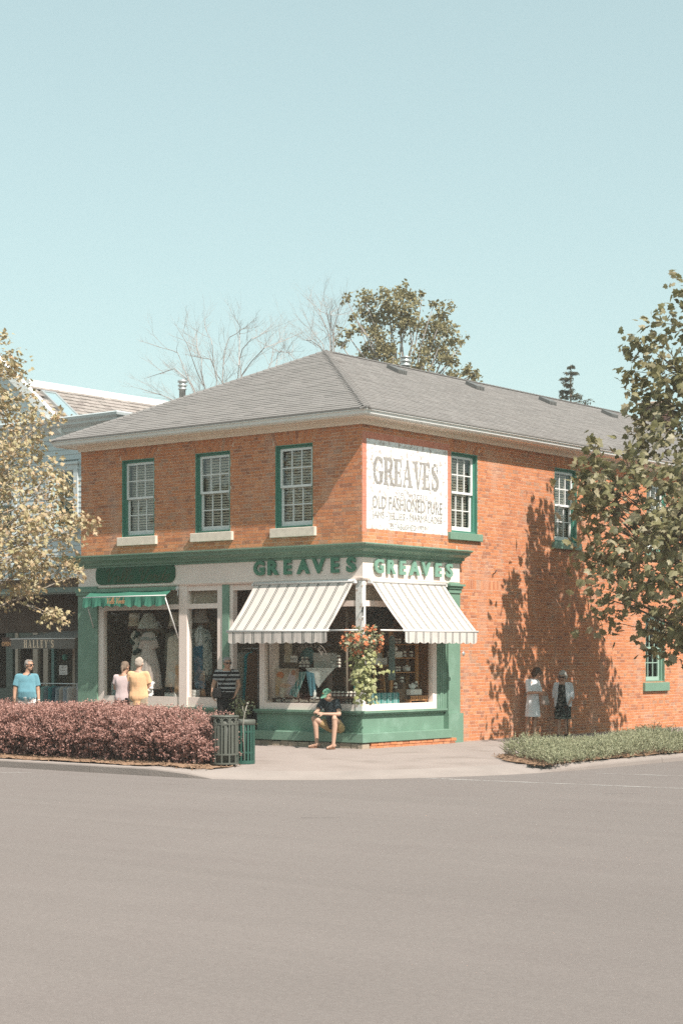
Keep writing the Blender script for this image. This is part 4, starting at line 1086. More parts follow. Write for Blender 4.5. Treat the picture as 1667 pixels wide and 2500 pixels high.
rf = obj('roof', MB().quad(*[tuple(s3[0]+s3[1]*u+s3[2]*v-s3[3]*.03) for u, v in ((0,0),(12,0),(12,s3[4]),(0,s3[4]))]), m_wshingle, nb)
mb = MB(); n_ = 0
for t in t3:
    if any(a < (t[0]+t[1])/2 < b and c-.1 < t[2] < d for a, b, c, d in sky_r): continue
    if t[2] > 1.0 and n_ < 300: q = MB(); e3(q, t); obj('shingle', q, m_wshingle, rf); n_ += 1
    else: e3(mb, t)
obj('shingle_rows', mb, m_wshingle, rf, kind='stuff')
m_skyl = mat('skylight_glass', (.30,.40,.42), .08, .05, 2., spec=.9)
for a, b, c, d in sky_r:
    g = lambda u, v, n: tuple(s3[0]+s3[1]*u+s3[2]*v+s3[3]*n)
    mb = MB(); mb.quad(g(a+.06,c+.06,.06), g(b-.06,c+.06,.06), g(b-.06,d-.06,.06), g(a+.06,d-.06,.06), 1)
    for u0, u1, v0, v1 in ((a,b,c,c+.06), (a,b,d-.06,d), (a,a+.06,c+.06,d-.06), (b-.06,b,c+.06,d-.06)):
        p = [g(u0,v0,-.03), g(u1,v0,-.03), g(u1,v1,-.03), g(u0,v1,-.03), g(u0,v0,.09), g(u1,v0,.09), g(u1,v1,.09), g(u0,v1,.09)]
        mb.add(p, [(0,3,2,1),(4,5,6,7),(0,1,5,4),(1,2,6,5),(2,3,7,6),(3,0,4,7)])
    obj('skylight', mb, [m_zinc, m_skyl], rf)
mb = MB(); E_ = s3[0]+s3[2]*s3[4]
mb.box(E_.x-.25,LY+.2,E_.z-.06,E_.x+.06,LY+14,E_.z+.13); obj('ridge_cap', mb, m_white_m, rf)
mb = MB(); mb.quad((E_.x-.2,LY,E_.z+.02), (E_.x-.2,16,E_.z+.02), (E_.x-5,16,E_.z+.02), (E_.x-5,LY,E_.z+.02)); obj('flat_roof', mb, m_vent, rf)
# the grey awning
ha = thing('grey_awning', "grey cloth awning lettered HALLEY'S under the left tree", 'awning', (-10.5,1.7,2.3))
mb = MB()
Fh = lambda u, d, z: (u, 2.5-d, z)
canopy(mb, Fh, -11.62, -9.36, .05, 2.45, 1.5, 2.25, .02); obj('canopy', mb, m_awn_grey, ha)
mb = MB(); mb.box(-11.62,.985,2.005,-9.36,.995,2.24); mb.add([(-9.355,.985,2.005), (-9.355,.985,2.245), (-9.355,2.45,2.45), (-9.355,2.45,2.1)], [(0,1,2,3)]); mb.add([(-11.625,.985,2.005), (-11.625,.985,2.245), (-11.625,2.45,2.45), (-11.625,2.45,2.1)], [(0,1,2,3)]); obj('valance', mb, m_awn_grey, ha)
obj('front_bar', MB().tube([(-11.65,.98,2.245), (-9.34,.98,2.245)], .013, 6), m_alu, ha)
wd, L_ = serif_word("HALLEY'S", .185, .07, .003, .80)
for mb, x in wd: obj('letter', mb.xf(T(-11.14+x*1.10/L_,.984,2.03) @ FRONT), mat('cream_awning_letter', (.78,.60,.44), .7) if 'cream_awning_letter' not in bpy.data.materials else bpy.data.materials['cream_awning_letter'], ha)
os_ = thing('open_sign', 'small brown hanging OPEN sign beside the grey awning', 'sign', (-12.05,1.2,2.08))
obj('board', MB().bbox(-12.2,1.2,2.06,-11.86,1.225,2.29,.006), mat('brown_board', (.09,.045,.03), .6), os_)
obj('lettering', text('OPEN', .135, .002, .004).xf(T(-12.03,1.197,2.085) @ FRONT), m_orange_l, os_)
obj('chain', MB().tube([(-12.1,1.21,2.29), (-12.1,1.21,3.36)], .006, 4).tube([(-11.95,1.21,2.29), (-11.95,1.21,3.36)], .006, 4), m_black, os_)
nt_ = thing('paper_notice', 'white handwritten notice taped inside the left shop window', 'notice', (-11.45,2.5,1.36))
obj('sheet', MB().box(-11.58,2.525,1.36,-11.28,2.53,1.60), m_white, nt_)
for k in range(3): obj('lettering', MB().tube(smooth([(-11.54+i*.03,2.522,1.54-k*.07+.012*math.sin(i*2.3+k)) for i in range(7 if k else 5)],2), .004, 4), m_black, nt_)
top('hanging_ornament', MB().ell((-11.45,2.6,1.80), .10, .05, .09), mat('teal_ornament', (.03,.28,.22), .3), 'round teal ornament hanging above the notice in the left shop window', 'ornament', (-11.45,2.6,1.71))

# clothes rail outside the left shop
cr = thing('clothes_rail', 'metal clothes rail on the pavement behind the man in blue', 'clothes rail', (-9.9,.9,0))
obj('rail', MB().tube([(-10.75,.9,1.175), (-9.15,.9,1.175)], .014, 8), m_zinc, cr)
for x in (-10.72, -9.18): obj('upright', MB().tube([(x,.9,0), (x,.9,1.17)], .014, 8), m_zinc, cr); obj('foot', MB().tube([(x,.62,.02), (x,1.18,.02)], .014, 8), m_zinc, cr)
def garment(x, y, ztop, L, col, name, label, cat, group=None, wd=.22, th=.045, seed=0, ax=0):
    r = random.Random(seed); rings = []; n = 18
    prof = [(0,.03,.02), (.03,.10,.03), (.07,.75,.8), (.14,.95,1.0), (.3,.9,1.0), (.55,.95,1.05), (.8,1.0,1.1), (1,1.05,1.15)]
    ph = r.uniform(0,6)
    for f, a, b in prof:
        rg = []
        for j in range(n):
            t = 2*PI*j/n; wv = 1+.16*f*math.sin(3*t+ph)+.1*f*math.sin(7*t+ph*2)
            px, py = th*b*math.cos(t)*wv, wd*a*math.sin(t)*wv
            rg.append((x+(px if ax == 0 else py), y+(py if ax == 0 else px), ztop-.03-L*f))
        rings.append(rg)
    m = mat(col[0], col[1], .85, .12, 12.) if col[0] not in bpy.data.materials else bpy.data.materials[col[0]]
    t = thing(name, label, cat, (x,y,ztop-.03-L), 0, group)
    obj('cloth', MB().loft(rings), m, t)
    obj('hanger', MB().tube([(x,y,ztop+.012), (x,y+.0,ztop-.05)], .006, 4), m_black, t)
    return t
gcol = [('pale grey', (.45,.42,.38)), ('deep green', (.04,.12,.09)), ('dark green', (.03,.09,.07)), ('light teal', (.22,.36,.33)), ('slate', (.16,.19,.20)), ('bright teal', (.03,.20,.20)), ('dark blue', (.05,.09,.12)),
        ('grey blue', (.26,.31,.33)), ('stone', (.42,.38,.33)), ('faded blue', (.32,.36,.40)), ('off white', (.52,.50,.47))]
for k, (nm, c) in enumerate(gcol):
    garment(-10.58+k*.128, .9, 1.165, R.uniform(.52,.66), (nm.replace(' ','_')+'_cloth', c), 'hanging_shirt', f'{nm} shirt hanging on the pavement clothes rail', 'shirt', 'shirts on the pavement clothes rail', .24, .05, k)

# ================================================================ clothes shop window display
def dress(name, label, c, z0, prof, pleats, amp, col, sy=.7, stand=True, extra=None):
    """prof: (radius, height above hem)"""
    rings = []; n = 48
    for r_, h in prof:
        f = max(0, 1 - h/prof[-1][1]); rings.append([(c[0]+r_*(1+amp*f*math.cos(pleats*2*PI*j/n))*math.cos(2*PI*j/n), c[1]+sy*r_*(1+amp*f*math.cos(pleats*2*PI*j/n))*math.sin(2*PI*j/n), z0+h) for j in range(n)])
    t = thing(name, label, 'dress', (c[0],c[1],.90))
    m = mat(label.split()[0]+'_dress_cloth', col, .9, .08, 9., bump=.2, bscale=50)
    obj('cloth', MB().loft(rings), m, t)
    top_ = prof[-1][1]+z0
    if extra: extra(t, m, c, top_)
    if stand:
        mb = MB(); mb.tube([(c[0],c[1],z0+.02), (c[0],c[1],1.0)], .018, 8)
        for a in (0,2.1,4.2): mb.tube([(c[0],c[1],1.08), (c[0]+.09*math.cos(a),c[1]+.09*math.sin(a),1.02), (c[0]+.17*math.cos(a),c[1]+.17*math.sin(a),.91)], .015, 6)
        mb.lathe([(.035,0), (.05,.05), (.03,.08), (.0001,.10)], (c[0],c[1],top_-.02), 10)
        obj('dress_stand', mb, mat('pale_wood', (.40,.27,.17), .5) if 'pale_wood' not in bpy.data.materials else bpy.data.materials['pale_wood'], t)
    return t
def sleeves(t, m, c, zt):
    for s in (-1, 1):
        mb = MB(); mb.cone((c[0]+s*.10,c[1],zt-.10), (c[0]+s*.20,c[1],zt-.38), .075, .095); obj('sleeve', mb, m, t)
    mb = MB(); mb.lathe([(.22,0), (.20,.05), (.14,.14), (.07,.20)], (c[0],c[1],zt-.20), 24, sy=.72); mb.v = [(x+.01*math.sin(z*90+x*40), y, z) for x, y, z in mb.v]; obj('lace_collar', mb, mat('grey_lace', (.42,.42,.40), .9, .15, 30.) if 'grey_lace' not in bpy.data.materials else bpy.data.materials['grey_lace'], t)
dress('dress_form', 'dusty mauve long pleated dress with lace collar on a wooden stand', (-6.30,.36), 1.10, [(.33,0), (.31,.12), (.30,.3), (.24,.62), (.17,.85), (.145,.92), (.17,1.02), (.20,1.12), (.16,1.22), (.06,1.28)], 15, .11, (.70,.60,.56), extra=sleeves)
def boa(t, m, c, zt):
    mb = MB()
    for k in range(26): a = k*.5; mb.ell((c[0]+.10*math.sin(a*.9)+.12*(k > 13), c[1]-.08+R.uniform(-.05,.05), zt-.05-.02*k), .07, .05, .05, 6, 4)
    obj('leaf_garland', mb, mat('dark_teal_garland', (.035,.07,.06), .9, .2, 20.), t)
dress('dress_form', 'grey beige slim dress with dark green garland at the window left', (-6.78,.50), 1.05, [(.22,0), (.20,.3), (.17,.7), (.13,.95), (.16,1.10), (.19,1.22), (.14,1.33), (.05,1.38)], 11, .08, (.66,.61,.54), extra=boa)
def lampshade(x, y, z, r, h, label, col, flare=.7):
    t = thing('lampshade', label, 'lampshade', (x,y,z), 0, 'fringed lampshades in the clothes shop window')
    mb = MB(); n = 24; prof = [(1.0,0), (.93,.12), (.80,.4), (flare*.9,.8), (flare*.75,1.0)]
    mb.loft([[(x+r*a*(1+.04*math.cos(8*2*PI*j/n))*math.cos(2*PI*j/n), y+r*a*(1+.04*math.cos(8*2*PI*j/n))*math.sin(2*PI*j/n), z+h*b) for j in range(n)] for a, b in prof], cap=False)
    obj('shade', mb, mat('cream_shade_'+str(round(x*100)), col, .9, .1, 14.), t)
    mb = MB()
    for j in range(34): a = 2*PI*j/34; mb.tube([(x+r*math.cos(a), y+r*math.sin(a), z+.005), (x+r*1.02*math.cos(a), y+r*1.02*math.sin(a), z-.05-.015*math.sin(j*1.9))], .007, 4)
    obj('fringe', mb, mat('pinkish_fringe', (.40,.27,.22), .9) if 'pinkish_fringe' not in bpy.data.materials else bpy.data.materials['pinkish_fringe'], t, kind='stuff')
    obj('cord', MB().tube([(x,y,z+h), (x,y,3.34)], .006, 4), m_black, t)
lampshade(-6.80, .42, 2.50, .15, .30, 'straight cream lampshade hanging above the grey beige dress', (.68,.58,.46), .95)
lampshade(-6.33, .38, 2.44, .24, .34, 'bell shaped grey lampshade hanging above the mauve dress', (.60,.58,.53), .55)
lampshade(-5.60, .5, 2.49, .16, .31, 'cream lampshade hanging at the right above the lace gown', (.70,.62,.53), .95)
garment(-5.97, .75, 2.42, .72, ('grey_gauze', (.38,.36,.31)), 'hanging_cloth', 'grey gauze cloth hanging behind the dresses', 'cloth', None, .20, .03, 31, 1)
garment(-5.58, .45, 2.36, 1.18, ('cream_lace', (.68,.60,.52)), 'lace_gown', 'cream lace gown on a hanger at the right of the big window', 'gown', None, .23, .07, 32, 1)
garment(-5.36, .40, 1.72, .68, ('peach_cloth', (.66,.42,.26)), 'peach_shawl', 'peach shawl draped low beside the lace gown', 'shawl', None, .17, .07, 33, 1)
mb = MB(); mb.bbox(-5.76,.30,.90,-5.42,.50,1.0,.01)
for k in range(8): mb.box(-5.75+k*.042,.296,1.0,-5.735+k*.042,.304,1.03)
top('white_basket', mb, m_white, 'low white picket basket on the display floor under the lace gown', 'basket', (-5.6,.4,.90))
pf = thing('picture_frame', 'white framed card standing at the left end of the display', 'picture frame', (-7.20,.22,.90))
obj('frame', MB().box(-7.32,.20,.90,-7.285,.23,1.25).box(-7.12,.20,.90,-7.085,.23,1.25).box(-7.285,.20,.90,-7.12,.23,.93).box(-7.285,.20,1.22,-7.12,.23,1.25), m_white, pf)
obj('card', MB().box(-7.285,.21,.93,-7.12,.22,1.22), mat('pale_blue_card', (.40,.50,.50), .8), pf)
# mannequin in the narrow window
mq = thing('mannequin', 'mannequin in white top, jeans and fringed kimono under a shade hat', 'mannequin', (-4.86,.5,.90))
mb = MB()
for s in (-1, 1): mb.caps((-4.86+s*.09,.5,1.98), (-4.86+s*.08,.5,1.16), .095, .065)
mb.caps((-4.86-.05,.5,1.98), (-4.86+.05,.5,1.98), .12, .12)
link('jeans', remesh(mb, 'jeans', mat('blue_jeans', (.06,.17,.25), .8, .12, 14.), .016, 2), mq, (4.86,-.5,-.90))
mb = MB(); mb.loft([[( -4.86+a*math.cos(2*PI*j/20), .5+b*math.sin(2*PI*j/20), z) for j in range(20)] for a, b, z in ((.13,.10,2.0), (.125,.10,2.12), (.15,.11,2.25), (.17,.10,2.38), (.07,.06,2.45), (.045,.045,2.5))]); obj('top', mb, m_white, mq)
for s in (-1, 1):
    mb = MB(); rg = []
    for z, w, o in ((2.42,.06,.12), (2.36,.09,.18), (2.2,.095,.22), (1.9,.095,.235), (1.6,.10,.235), (1.42,.10,.23)):
        rg.append([(-4.86+s*o+w*math.cos(2*PI*j/20)*(1+.15*math.sin(5*2*PI*j/20)), .48+.10*math.sin(2*PI*j/20), z) for j in range(20)])
    mb.loft(rg); obj('kimono_panel', mb, mat('grey_pattern_cloth', (.46,.47,.43), .9, .1, 10., col2=(.08,.12,.12), c2amt=.6, c2scale=16.) if 'grey_pattern_cloth' not in bpy.data.materials else bpy.data.materials['grey_pattern_cloth'], mq)
mb = MB()
for j in range(60):
    x = -4.86+R.uniform(-.33,.33)
    if abs(x+4.86) < .09: continue
    mb.tube([(x,.40+R.uniform(0,.1),1.46), (x+R.uniform(-.01,.01),.40+R.uniform(0,.1),1.30)], .006, 3)
obj('fringe', mb, bpy.data.materials['grey_pattern_cloth'], mq, kind='stuff')
obj('necklace', MB().tube(smooth([(-4.91,.39,2.42), (-4.93,.38,2.25), (-4.86,.375,2.08), (-4.79,.38,2.25), (-4.81,.39,2.42)],5), .006, 4), m_black, mq)
obj('stand', MB().tube([(-4.80,.5,.91), (-4.80,.5,1.2)], .025, 8).tube([(-4.98,.42,.91), (-4.86,.5,1.10)], .014, 6), bpy.data.materials['pale_wood'], mq)
mb = MB(); n = 24
mb.loft([[(-4.86+r_*(1+.04*math.cos(7*2*PI*j/n))*math.cos(2*PI*j/n), .5+r_*.9*math.sin(2*PI*j/n), z) for j in range(n)] for r_, z in ((.24,2.56), (.21,2.60), (.15,2.68), (.14,2.78), (.125,2.84), (.01,2.85))], cap=False); obj('shade_hat', mb, mat('pinkish_white_felt', (.47,.40,.36), .9), mq)
mb = MB()
for j in range(30): a = 2*PI*j/30; mb.tube([(-4.86+.24*math.cos(a),.5+.22*math.sin(a),2.56), (-4.86+.24*math.cos(a),.5+.22*math.sin(a),2.50)], .010, 4)
obj('hat_fringe', mb, mat('brown_fringe', (.22,.11,.06), .9), mq, kind='stuff')
for k in range(3): top('white_box', MB().bbox(-5.01+.003*k,.14,.905+k*.065,-4.73+.01*k,.34,.967+k*.065,.006), m_white, ('lowest', 'middle', 'topmost')[k]+' flat white box of the stack under the mannequin', 'box', (-4.87,.24,.905+k*.065), 'white boxes stacked in the narrow window')
# rail of clothes in the doorway
cr = thing('clothes_rail', 'clothes rail standing inside the shop doorway', 'clothes rail', (-4.0,1.05,0))
obj('rail', MB().tube([(-4.45,1.02,2.0), (-3.60,1.02,2.0)], .014, 8), m_zinc, cr)
for x in (-4.41, -3.67): obj('upright', MB().tube([(x,1.05,.0), (x,1.05,2.0)], .014, 8), m_zinc, cr)
dc = [('dark brown', (.10,.07,.05)), ('deep red', (.22,.08,.07)), ('olive', (.19,.18,.12)), ('mottled grey', (.50,.49,.45)), ('light grey', (.60,.56,.49)), ('beige', (.52,.46,.38)), ('turquoise print', (.08,.46,.50)), ('rust brown', (.30,.17,.10))]
for k, (nm, c) in enumerate(dc):
    garment(-4.36+k*.088, 1.02, 1.99, R.uniform(1.05,1.4), (nm.replace(' ','_')+'_gown_cloth', c), 'hanging_dress', f'long {nm} dress on the doorway clothes rail', 'dress', 'dresses on the doorway rail', .25, .05, 50+k)

# ================================================================ jam shop window display
m_jar = mat('dark_jam', (.10,.02,.015), .15, .2, 5., spec=.7); m_lid = mat('pale_cloth_lid', (.78,.73,.66), .8); m_label = mat('white_jar_label', (.66,.63,.58), .7)
m_pot = mat('white_china', (.82,.81,.78), .2, .03, 5., spec=.6)
def jar(x, y, z, label, group, s=1.):
    if 'proto' not in jar.__dict__:
        jar.body = MB().lathe([(.030,0), (.036,.008), (.036,.07), (.028,.085), (.028,.09)], n=12).mesh('jar', m_jar)
        jar.lid = MB().lathe([(.046,.082), (.034,.095), (.034,.105), (.025,.118), (.0001,.122)], n=12).mesh('lid', m_lid)
        jar.lab = MB().lathe([(.0365,.018), (.0365,.058)], n=12, cap=False).mesh('label', m_label); jar.proto = 1
    o = link('jam_jar', jar.body, None, (x,y,z), (0,0,R.uniform(0,6)), None, label, 'jar', group); o.scale = (s,s,s)
    link('lid', jar.lid, o); link('paper_label', jar.lab, o)
def teapot(x, y, z, r, label, rot=0., dots=False):
    t = thing('teapot', label, 'teapot', (x,y,z), rot)
    m = m_pot
    if dots: m = mat('spotted_china', (.70,.69,.66), .2, .02, 5., col2=(.03,.035,.05), c2amt=.05, c2scale=42., spec=.6)
    link('pot', MB().lathe([(.55*r,0), (.85*r,.25*r), (r,.75*r), (.9*r,1.15*r), (.55*r,1.45*r)], n=20).mesh('pot', m), t)
    link('lid', MB().lathe([(.56*r,1.45*r), (.4*r,1.6*r), (.1*r,1.68*r), (.14*r,1.78*r), (.0001,1.88*r)], n=16).mesh('lid', m), t)
    link('spout', MB().tube(smooth([(.8*r,0,.5*r), (1.25*r,0,.75*r), (1.45*r,0,1.2*r), (1.65*r,0,1.4*r)],3), [.26*r]*3+[.2*r]*3+[.13*r]*4, 8).mesh('spout', m), t)
    link('handle', MB().tube(smooth([(-.75*r,0,1.2*r), (-1.35*r,0,1.25*r), (-1.5*r,0,.8*r), (-1.2*r,0,.45*r), (-.85*r,0,.4*r)],4), .09*r, 6).mesh('handle', m), t)
FZ = .842
cu = top('curtain_column', MB().lathe([(.13,0), (.13,2.2)], (-2.60,.34,FZ), 20, sy=.6).bbox(-2.74,.26,FZ,-2.46,.44,FZ+.06), m_cream, 'cream column standing at the left end of the jam window', 'column', (-2.6,.34,FZ))
garment(-2.30, .45, 2.95, 2.0, ('beige_net', (.55,.48,.38)), 'net_curtain', 'beige net curtain hanging beside the cream column', 'curtain', None, .10, .04, 60, 1)
tb = thing('display_table', 'dark wooden table with chair-back legs in the jam window', 'table', (-1.3,.55,FZ))
obj('tabletop', MB().bbox(-2.20,.30,1.555,-.55,.80,1.585,.006), mat('dark_walnut', (.06,.035,.022), .4), tb)
for x in (-2.15,-.60):
    for y in (.34,.76): obj('leg', MB().box(x-.025,y-.025,FZ,x+.025,y+.025,1.555), bpy.data.materials['dark_walnut'], tb)
obj('drawer', MB().bbox(-1.15,.32,1.22,-.65,.70,1.40,.008), bpy.data.materials['dark_walnut'], tb)
tc = MB()
tc.add([(-1.72,.292,1.59), (-.93,.292,1.59), (-1.36,.285,1.18), (-1.72,.8,1.592), (-.93,.8,1.592), (-1.53,.282,1.40), (-1.14,.282,1.40)], [(0,1,4,3), (0,5,6,1), (5,2,6)])
top('table_cloth', tc, mat('white_lace_cloth', (.78,.78,.75), .9, .08, 30., bump=.3, bscale=120), 'white pointed lace cloth hanging over the display table edge', 'tablecloth', (-1.3,.3,1.586))
m_teal = mat('teal_check_cloth', (.26,.42,.40), .85, .06, 10.)
m_check = stripe_mat('checked_cloth', (.36,.46,.44), (.03,.17,.16), 'X', .09, [(.0,.028), (.045,.055)])
def drape(pts0, pts1, n, name, label, cat, m, fold=.02, th=.004):
    mb = MB(); k = 16
    for s in (0, th):
        rings = []
        for i in range(n+1):
            f = i/n; rg = []
            for j in range(k+1):
                g = j/k; a = Vector(pts0[0]).lerp(Vector(pts0[1]), g); b = Vector(pts1[0]).lerp(Vector(pts1[1]), g); p = a.lerp(b, f); p.y += s + fold*f*math.sin(g*14+f); rg.append(tuple(p))
            rings.append(rg)
        mb.loft(rings, cap=False, closed=False)
    b = Vector(pts1[0]); base = (b.x, b.y, min(pts1[0][2], pts1[1][2])); top(name, mb, m, label, cat, base)
drape([(-1.86,.27,1.50), (-1.66,.27,1.52)], [(-2.12,.22,1.04), (-1.90,.22,.98)], 8, 'draped_cloth', 'teal checked cloth hanging down left of the table', 'cloth', m_check)
drape([(-1.66,.26,1.52), (-1.46,.26,1.48)], [(-1.55,.22,1.02), (-1.36,.22,1.00)], 8, 'draped_cloth', 'blue teal checked cloth hanging from the table middle', 'cloth', mat('blue_check', (.12,.27,.33), .85, .15, 20.))
po = thing('poster', 'large pink and orange kitchen picture standing in the jam window', 'poster', (-2.2,.24,FZ))
obj('board', MB().box(-2.50,.25,.97,-1.86,.265,1.575), mat('poster_cream', (.50,.41,.33), .6, .1, 6., col2=(.26,.15,.10), c2amt=.5, c2scale=5.), po)
for (x, z, a, b, c) in ((-2.36,1.44,.10,.07,(.55,.20,.08)), (-2.40,1.30,.09,.10,(.50,.36,.24)), (-2.05,1.30,.11,.20,(.55,.45,.45)), (-2.22,1.22,.15,.045,(.56,.36,.25)), (-2.0,1.49,.06,.06,(.42,.20,.12)), (-2.30,1.06,.07,.10,(.60,.52,.42)), (-2.06,1.07,.12,.08,(.50,.40,.40)), (-2.44,1.16,.05,.16,(.48,.31,.16))):
    mb = MB(); prism(mb, [(x+a*math.cos(t), z+b*math.sin(t)) for t in np.linspace(0, 2*PI, 16, endpoint=False)], 0, .0015+R.uniform(0,.001)); obj('printed_shape', mb.xf(T(0,.2495,0) @ FRONT), mat('print_%d' % round(x*-100+z*1000), c, .6, .15, 12.), po)
# dark band with lettering along the foot of the pane
bn = thing('window_lettering', 'pale lettering on a dark strip along the foot of the jam window', 'lettering', (-1.7,.12,.87))
obj('strip', MB().box(-2.46,.125,.872,-.60,.132,.965), mat('dark_strip', (.05,.03,.022), .5), bn)
t = text('est Canadian Jams, Jellies A', .1, .001, .002, align='LEFT'); xs = [v[0] for v in t.v]; sx_ = 1.28/(max(xs)-min(xs)); t.v = [(x*sx_, y*1.0, z) for x, y, z in t.v]
obj('lettering', t.xf(T(-2.36,.1225,.888) @ FRONT), mat('pale_lettering', (.56,.50,.43), .6), bn)
bn = thing('window_lettering', 'thin white arched GREAVES lettering on the jam window glass', 'lettering', (-1.37,.02,1.5))
for k, ch in enumerate('GREAVES'):
    a = math.radians(150-k*20); t = letter(ch, .070, .075, .001, -.02); t.xf(T(-1.37+.30*math.cos(a),.026,1.80+.22*math.sin(a)) @ FRONT @ Matrix.Rotation(a-PI/2,4,'Z')); obj('letter', t, bpy.data.materials['pale_lettering'], bn)
for rr in (.28, .40): obj('arc', MB().tube([(-1.35+rr*1.05*math.cos(t),.025,1.80+rr*.8*math.sin(t)) for t in np.linspace(.1, PI-.1, 20)], .0025, 4), bpy.data.materials['pale_lettering'], bn)
gc = thing('name_card', 'white GREAVES name card on a dark box in the jam window', 'sign', (-2.2,.5,1.55))
obj('card', MB().bbox(-2.40,.42,1.70,-2.04,.44,1.84,.004), m_white, gc)
obj('lettering', text('GREAVES', .075, .001, .001).xf(T(-2.22,.4185,1.745) @ FRONT), m_vent, gc)
obj('box', MB().bbox(-2.44,.40,1.587,-2.02,.62,1.70,.006), m_dark2, gc)
mb = MB().lathe([(.0001,0), (.14,.004), (.21,.03), (.215,.036), (.14,.014), (.0001,.010)], n=28); mb.xf(T(-1.90,.60,1.80) @ Matrix.Rotation(math.radians(78),4,'X')); top('plate', mb, mat('teal_plate', (.13,.25,.25), .25), 'grey teal round plate standing upright on the display table', 'plate', (-1.9,.6,1.587))
for k, (x0, x1, z0, z1) in enumerate(((-1.60,-1.16,1.586,1.73), (-1.62,-1.17,1.732,1.90))):
    top('white_box', MB().bbox(x0,.42,z0,x1,.66,z1,.008), mat('white_card_%d' % k, ((.50,.50,.46),(.60,.58,.55))[k], .8), ('lower grey white', 'upper white')[k]+' gift box stacked on the display table', 'box', ((x0+x1)/2,.54,z0), 'gift boxes on the display table')
NTH = ('first', 'second', 'third', 'fourth', 'fifth', 'sixth', 'seventh', 'eighth', 'ninth')
for k, (x, z) in enumerate(((-1.92,1.587), (-1.82,1.587), (-1.73,1.587), (-1.87,1.70), (-1.76,1.70))): jar(x, .40, z, ('left', 'middle', 'right', 'left', 'right')[k]+' jam jar in the '+('lower' if k < 3 else 'upper')+' layer left of the gift boxes on the table', 'jars left of the gift boxes', 1.1 if z < 1.6 else 1.0)
for k, (x, z) in enumerate(((-.92,1.587), (-.92,1.715))): jar(x, .40, z, ('lower', 'upper')[k]+' of two stacked jars at the right end of the table', 'jars right of the gift boxes', 1.15)
teapot(-1.07, .45, 1.587, .06, 'plain white teapot right of the gift boxes')
for k in range(2):
    for i in range(9): jar(-.98+i*.095, .22+.012*i, FZ+.0+k*.16, NTH[i]+' small jam jar from the left in the '+('lower', 'upper')[k]+' row by the corner post', 'jars in rows by the corner post', 1.0)
top('jar_shelf', MB().box(-1.03,.17,FZ+.125,-.14,.34,FZ+.15).box(-1.03,.17,FZ,-1.0,.34,FZ+.125).box(-.17,.25,FZ,-.14,.34,FZ+.125), m_dark2, 'low dark shelf holding rows of small jars by the corner', 'shelf', (-.6,.25,FZ))
gb = top('teal_bag', MB().bbox(-.46,.30,1.02,-.24,.36,1.52,.01), mat('teal_card', (.03,.26,.22), .5), 'tall teal gift bag standing by the corner post', 'bag', (-.35,.33,1.02))
top('bag_stand', MB().box(-.50,.26,FZ,-.20,.40,1.018), m_dark2, 'small dark stand under the tall teal bag', 'stand', (-.35,.33,FZ))
top('bottle', MB().lathe([(.03,0), (.035,.01), (.035,.09), (.012,.12), (.012,.15), (.0001,.152)], (-1.40,.22,.99), 12).box(-1.46,.16,FZ,-1.34,.28,.989), m_pot, 'white bottle on a block below the checked cloths', 'bottle', (-1.4,.22,FZ))
top('post', MB().tube([(-.60,.26,FZ), (-.60,.26,2.83)], .024, 8), mat('grey_wood_post', (.36,.29,.24), .8), 'thin grey wooden post inside the window left of the corner', 'post', (-.6,.26,FZ))
top('post', MB().tube([(-.28,.40,FZ), (-.28,.40,2.83)], .02, 8), bpy.data.materials['grey_wood_post'], 'thin grey wooden post inside the side window behind the flowers', 'post', (-.28,.4,FZ))

# shelves in the side window (wall plane x = 0, shelves stand inside)
m_pine = mat('pine_shelf', (.56,.29,.13), .5, .12, 8.)
sh = thing('shelf_unit', 'open pine shelf unit with white china behind the side window', 'shelves', (-.40,1.6,FZ))
for y in (1.40, 2.30):
    for x in (-.34, -.58): obj('post', MB().box(x-.02,y-.045,FZ,x+.02,y+.045,2.40), m_pine, sh)
for z in (1.50, 1.80, 2.08, 2.36): obj('shelf', MB().box(-.60,1.355+.09,z-.02,-.32,2.255,z), m_pine, sh)
obj('back_board', MB().box(-.66,1.36,FZ,-.62,2.34,2.4), mat('brown_back', (.24,.14,.08), .7), sh)
teapot(-.40, 2.02, 1.502, .085, 'spotted white teapot on the lowest full shelf', PI/2, True)
teapot(-.42, 1.62, 1.93, .075, 'white teapot on a box on the second shelf', -PI/2)
top('white_box', MB().bbox(-.52,1.50,1.802,-.34,1.80,1.928,.006), m_white, 'grey white box carrying a teapot on the second shelf', 'box', (-.42,1.62,1.802))
for k, y in enumerate((1.52, 1.62, 1.74, 1.95, 2.08, 2.2)): jar(-.38, y, 2.082, NTH[k]+' cloth topped jar from the left on the shelf above the second teapot', 'jars on the top shelf', 1.0)
for k, y in enumerate((1.92, 2.15)): jar(-.38, y, 1.802, ('left', 'right')[k]+' dark jar right of the teapot on the second shelf', 'jars on the second shelf', 1.15)
for k, y in enumerate((1.52, 1.62, 1.72)): jar(-.37, y, 1.502, NTH[k]+' small jar from the left beside the spotted teapot', 'jars beside the spotted teapot', .95)
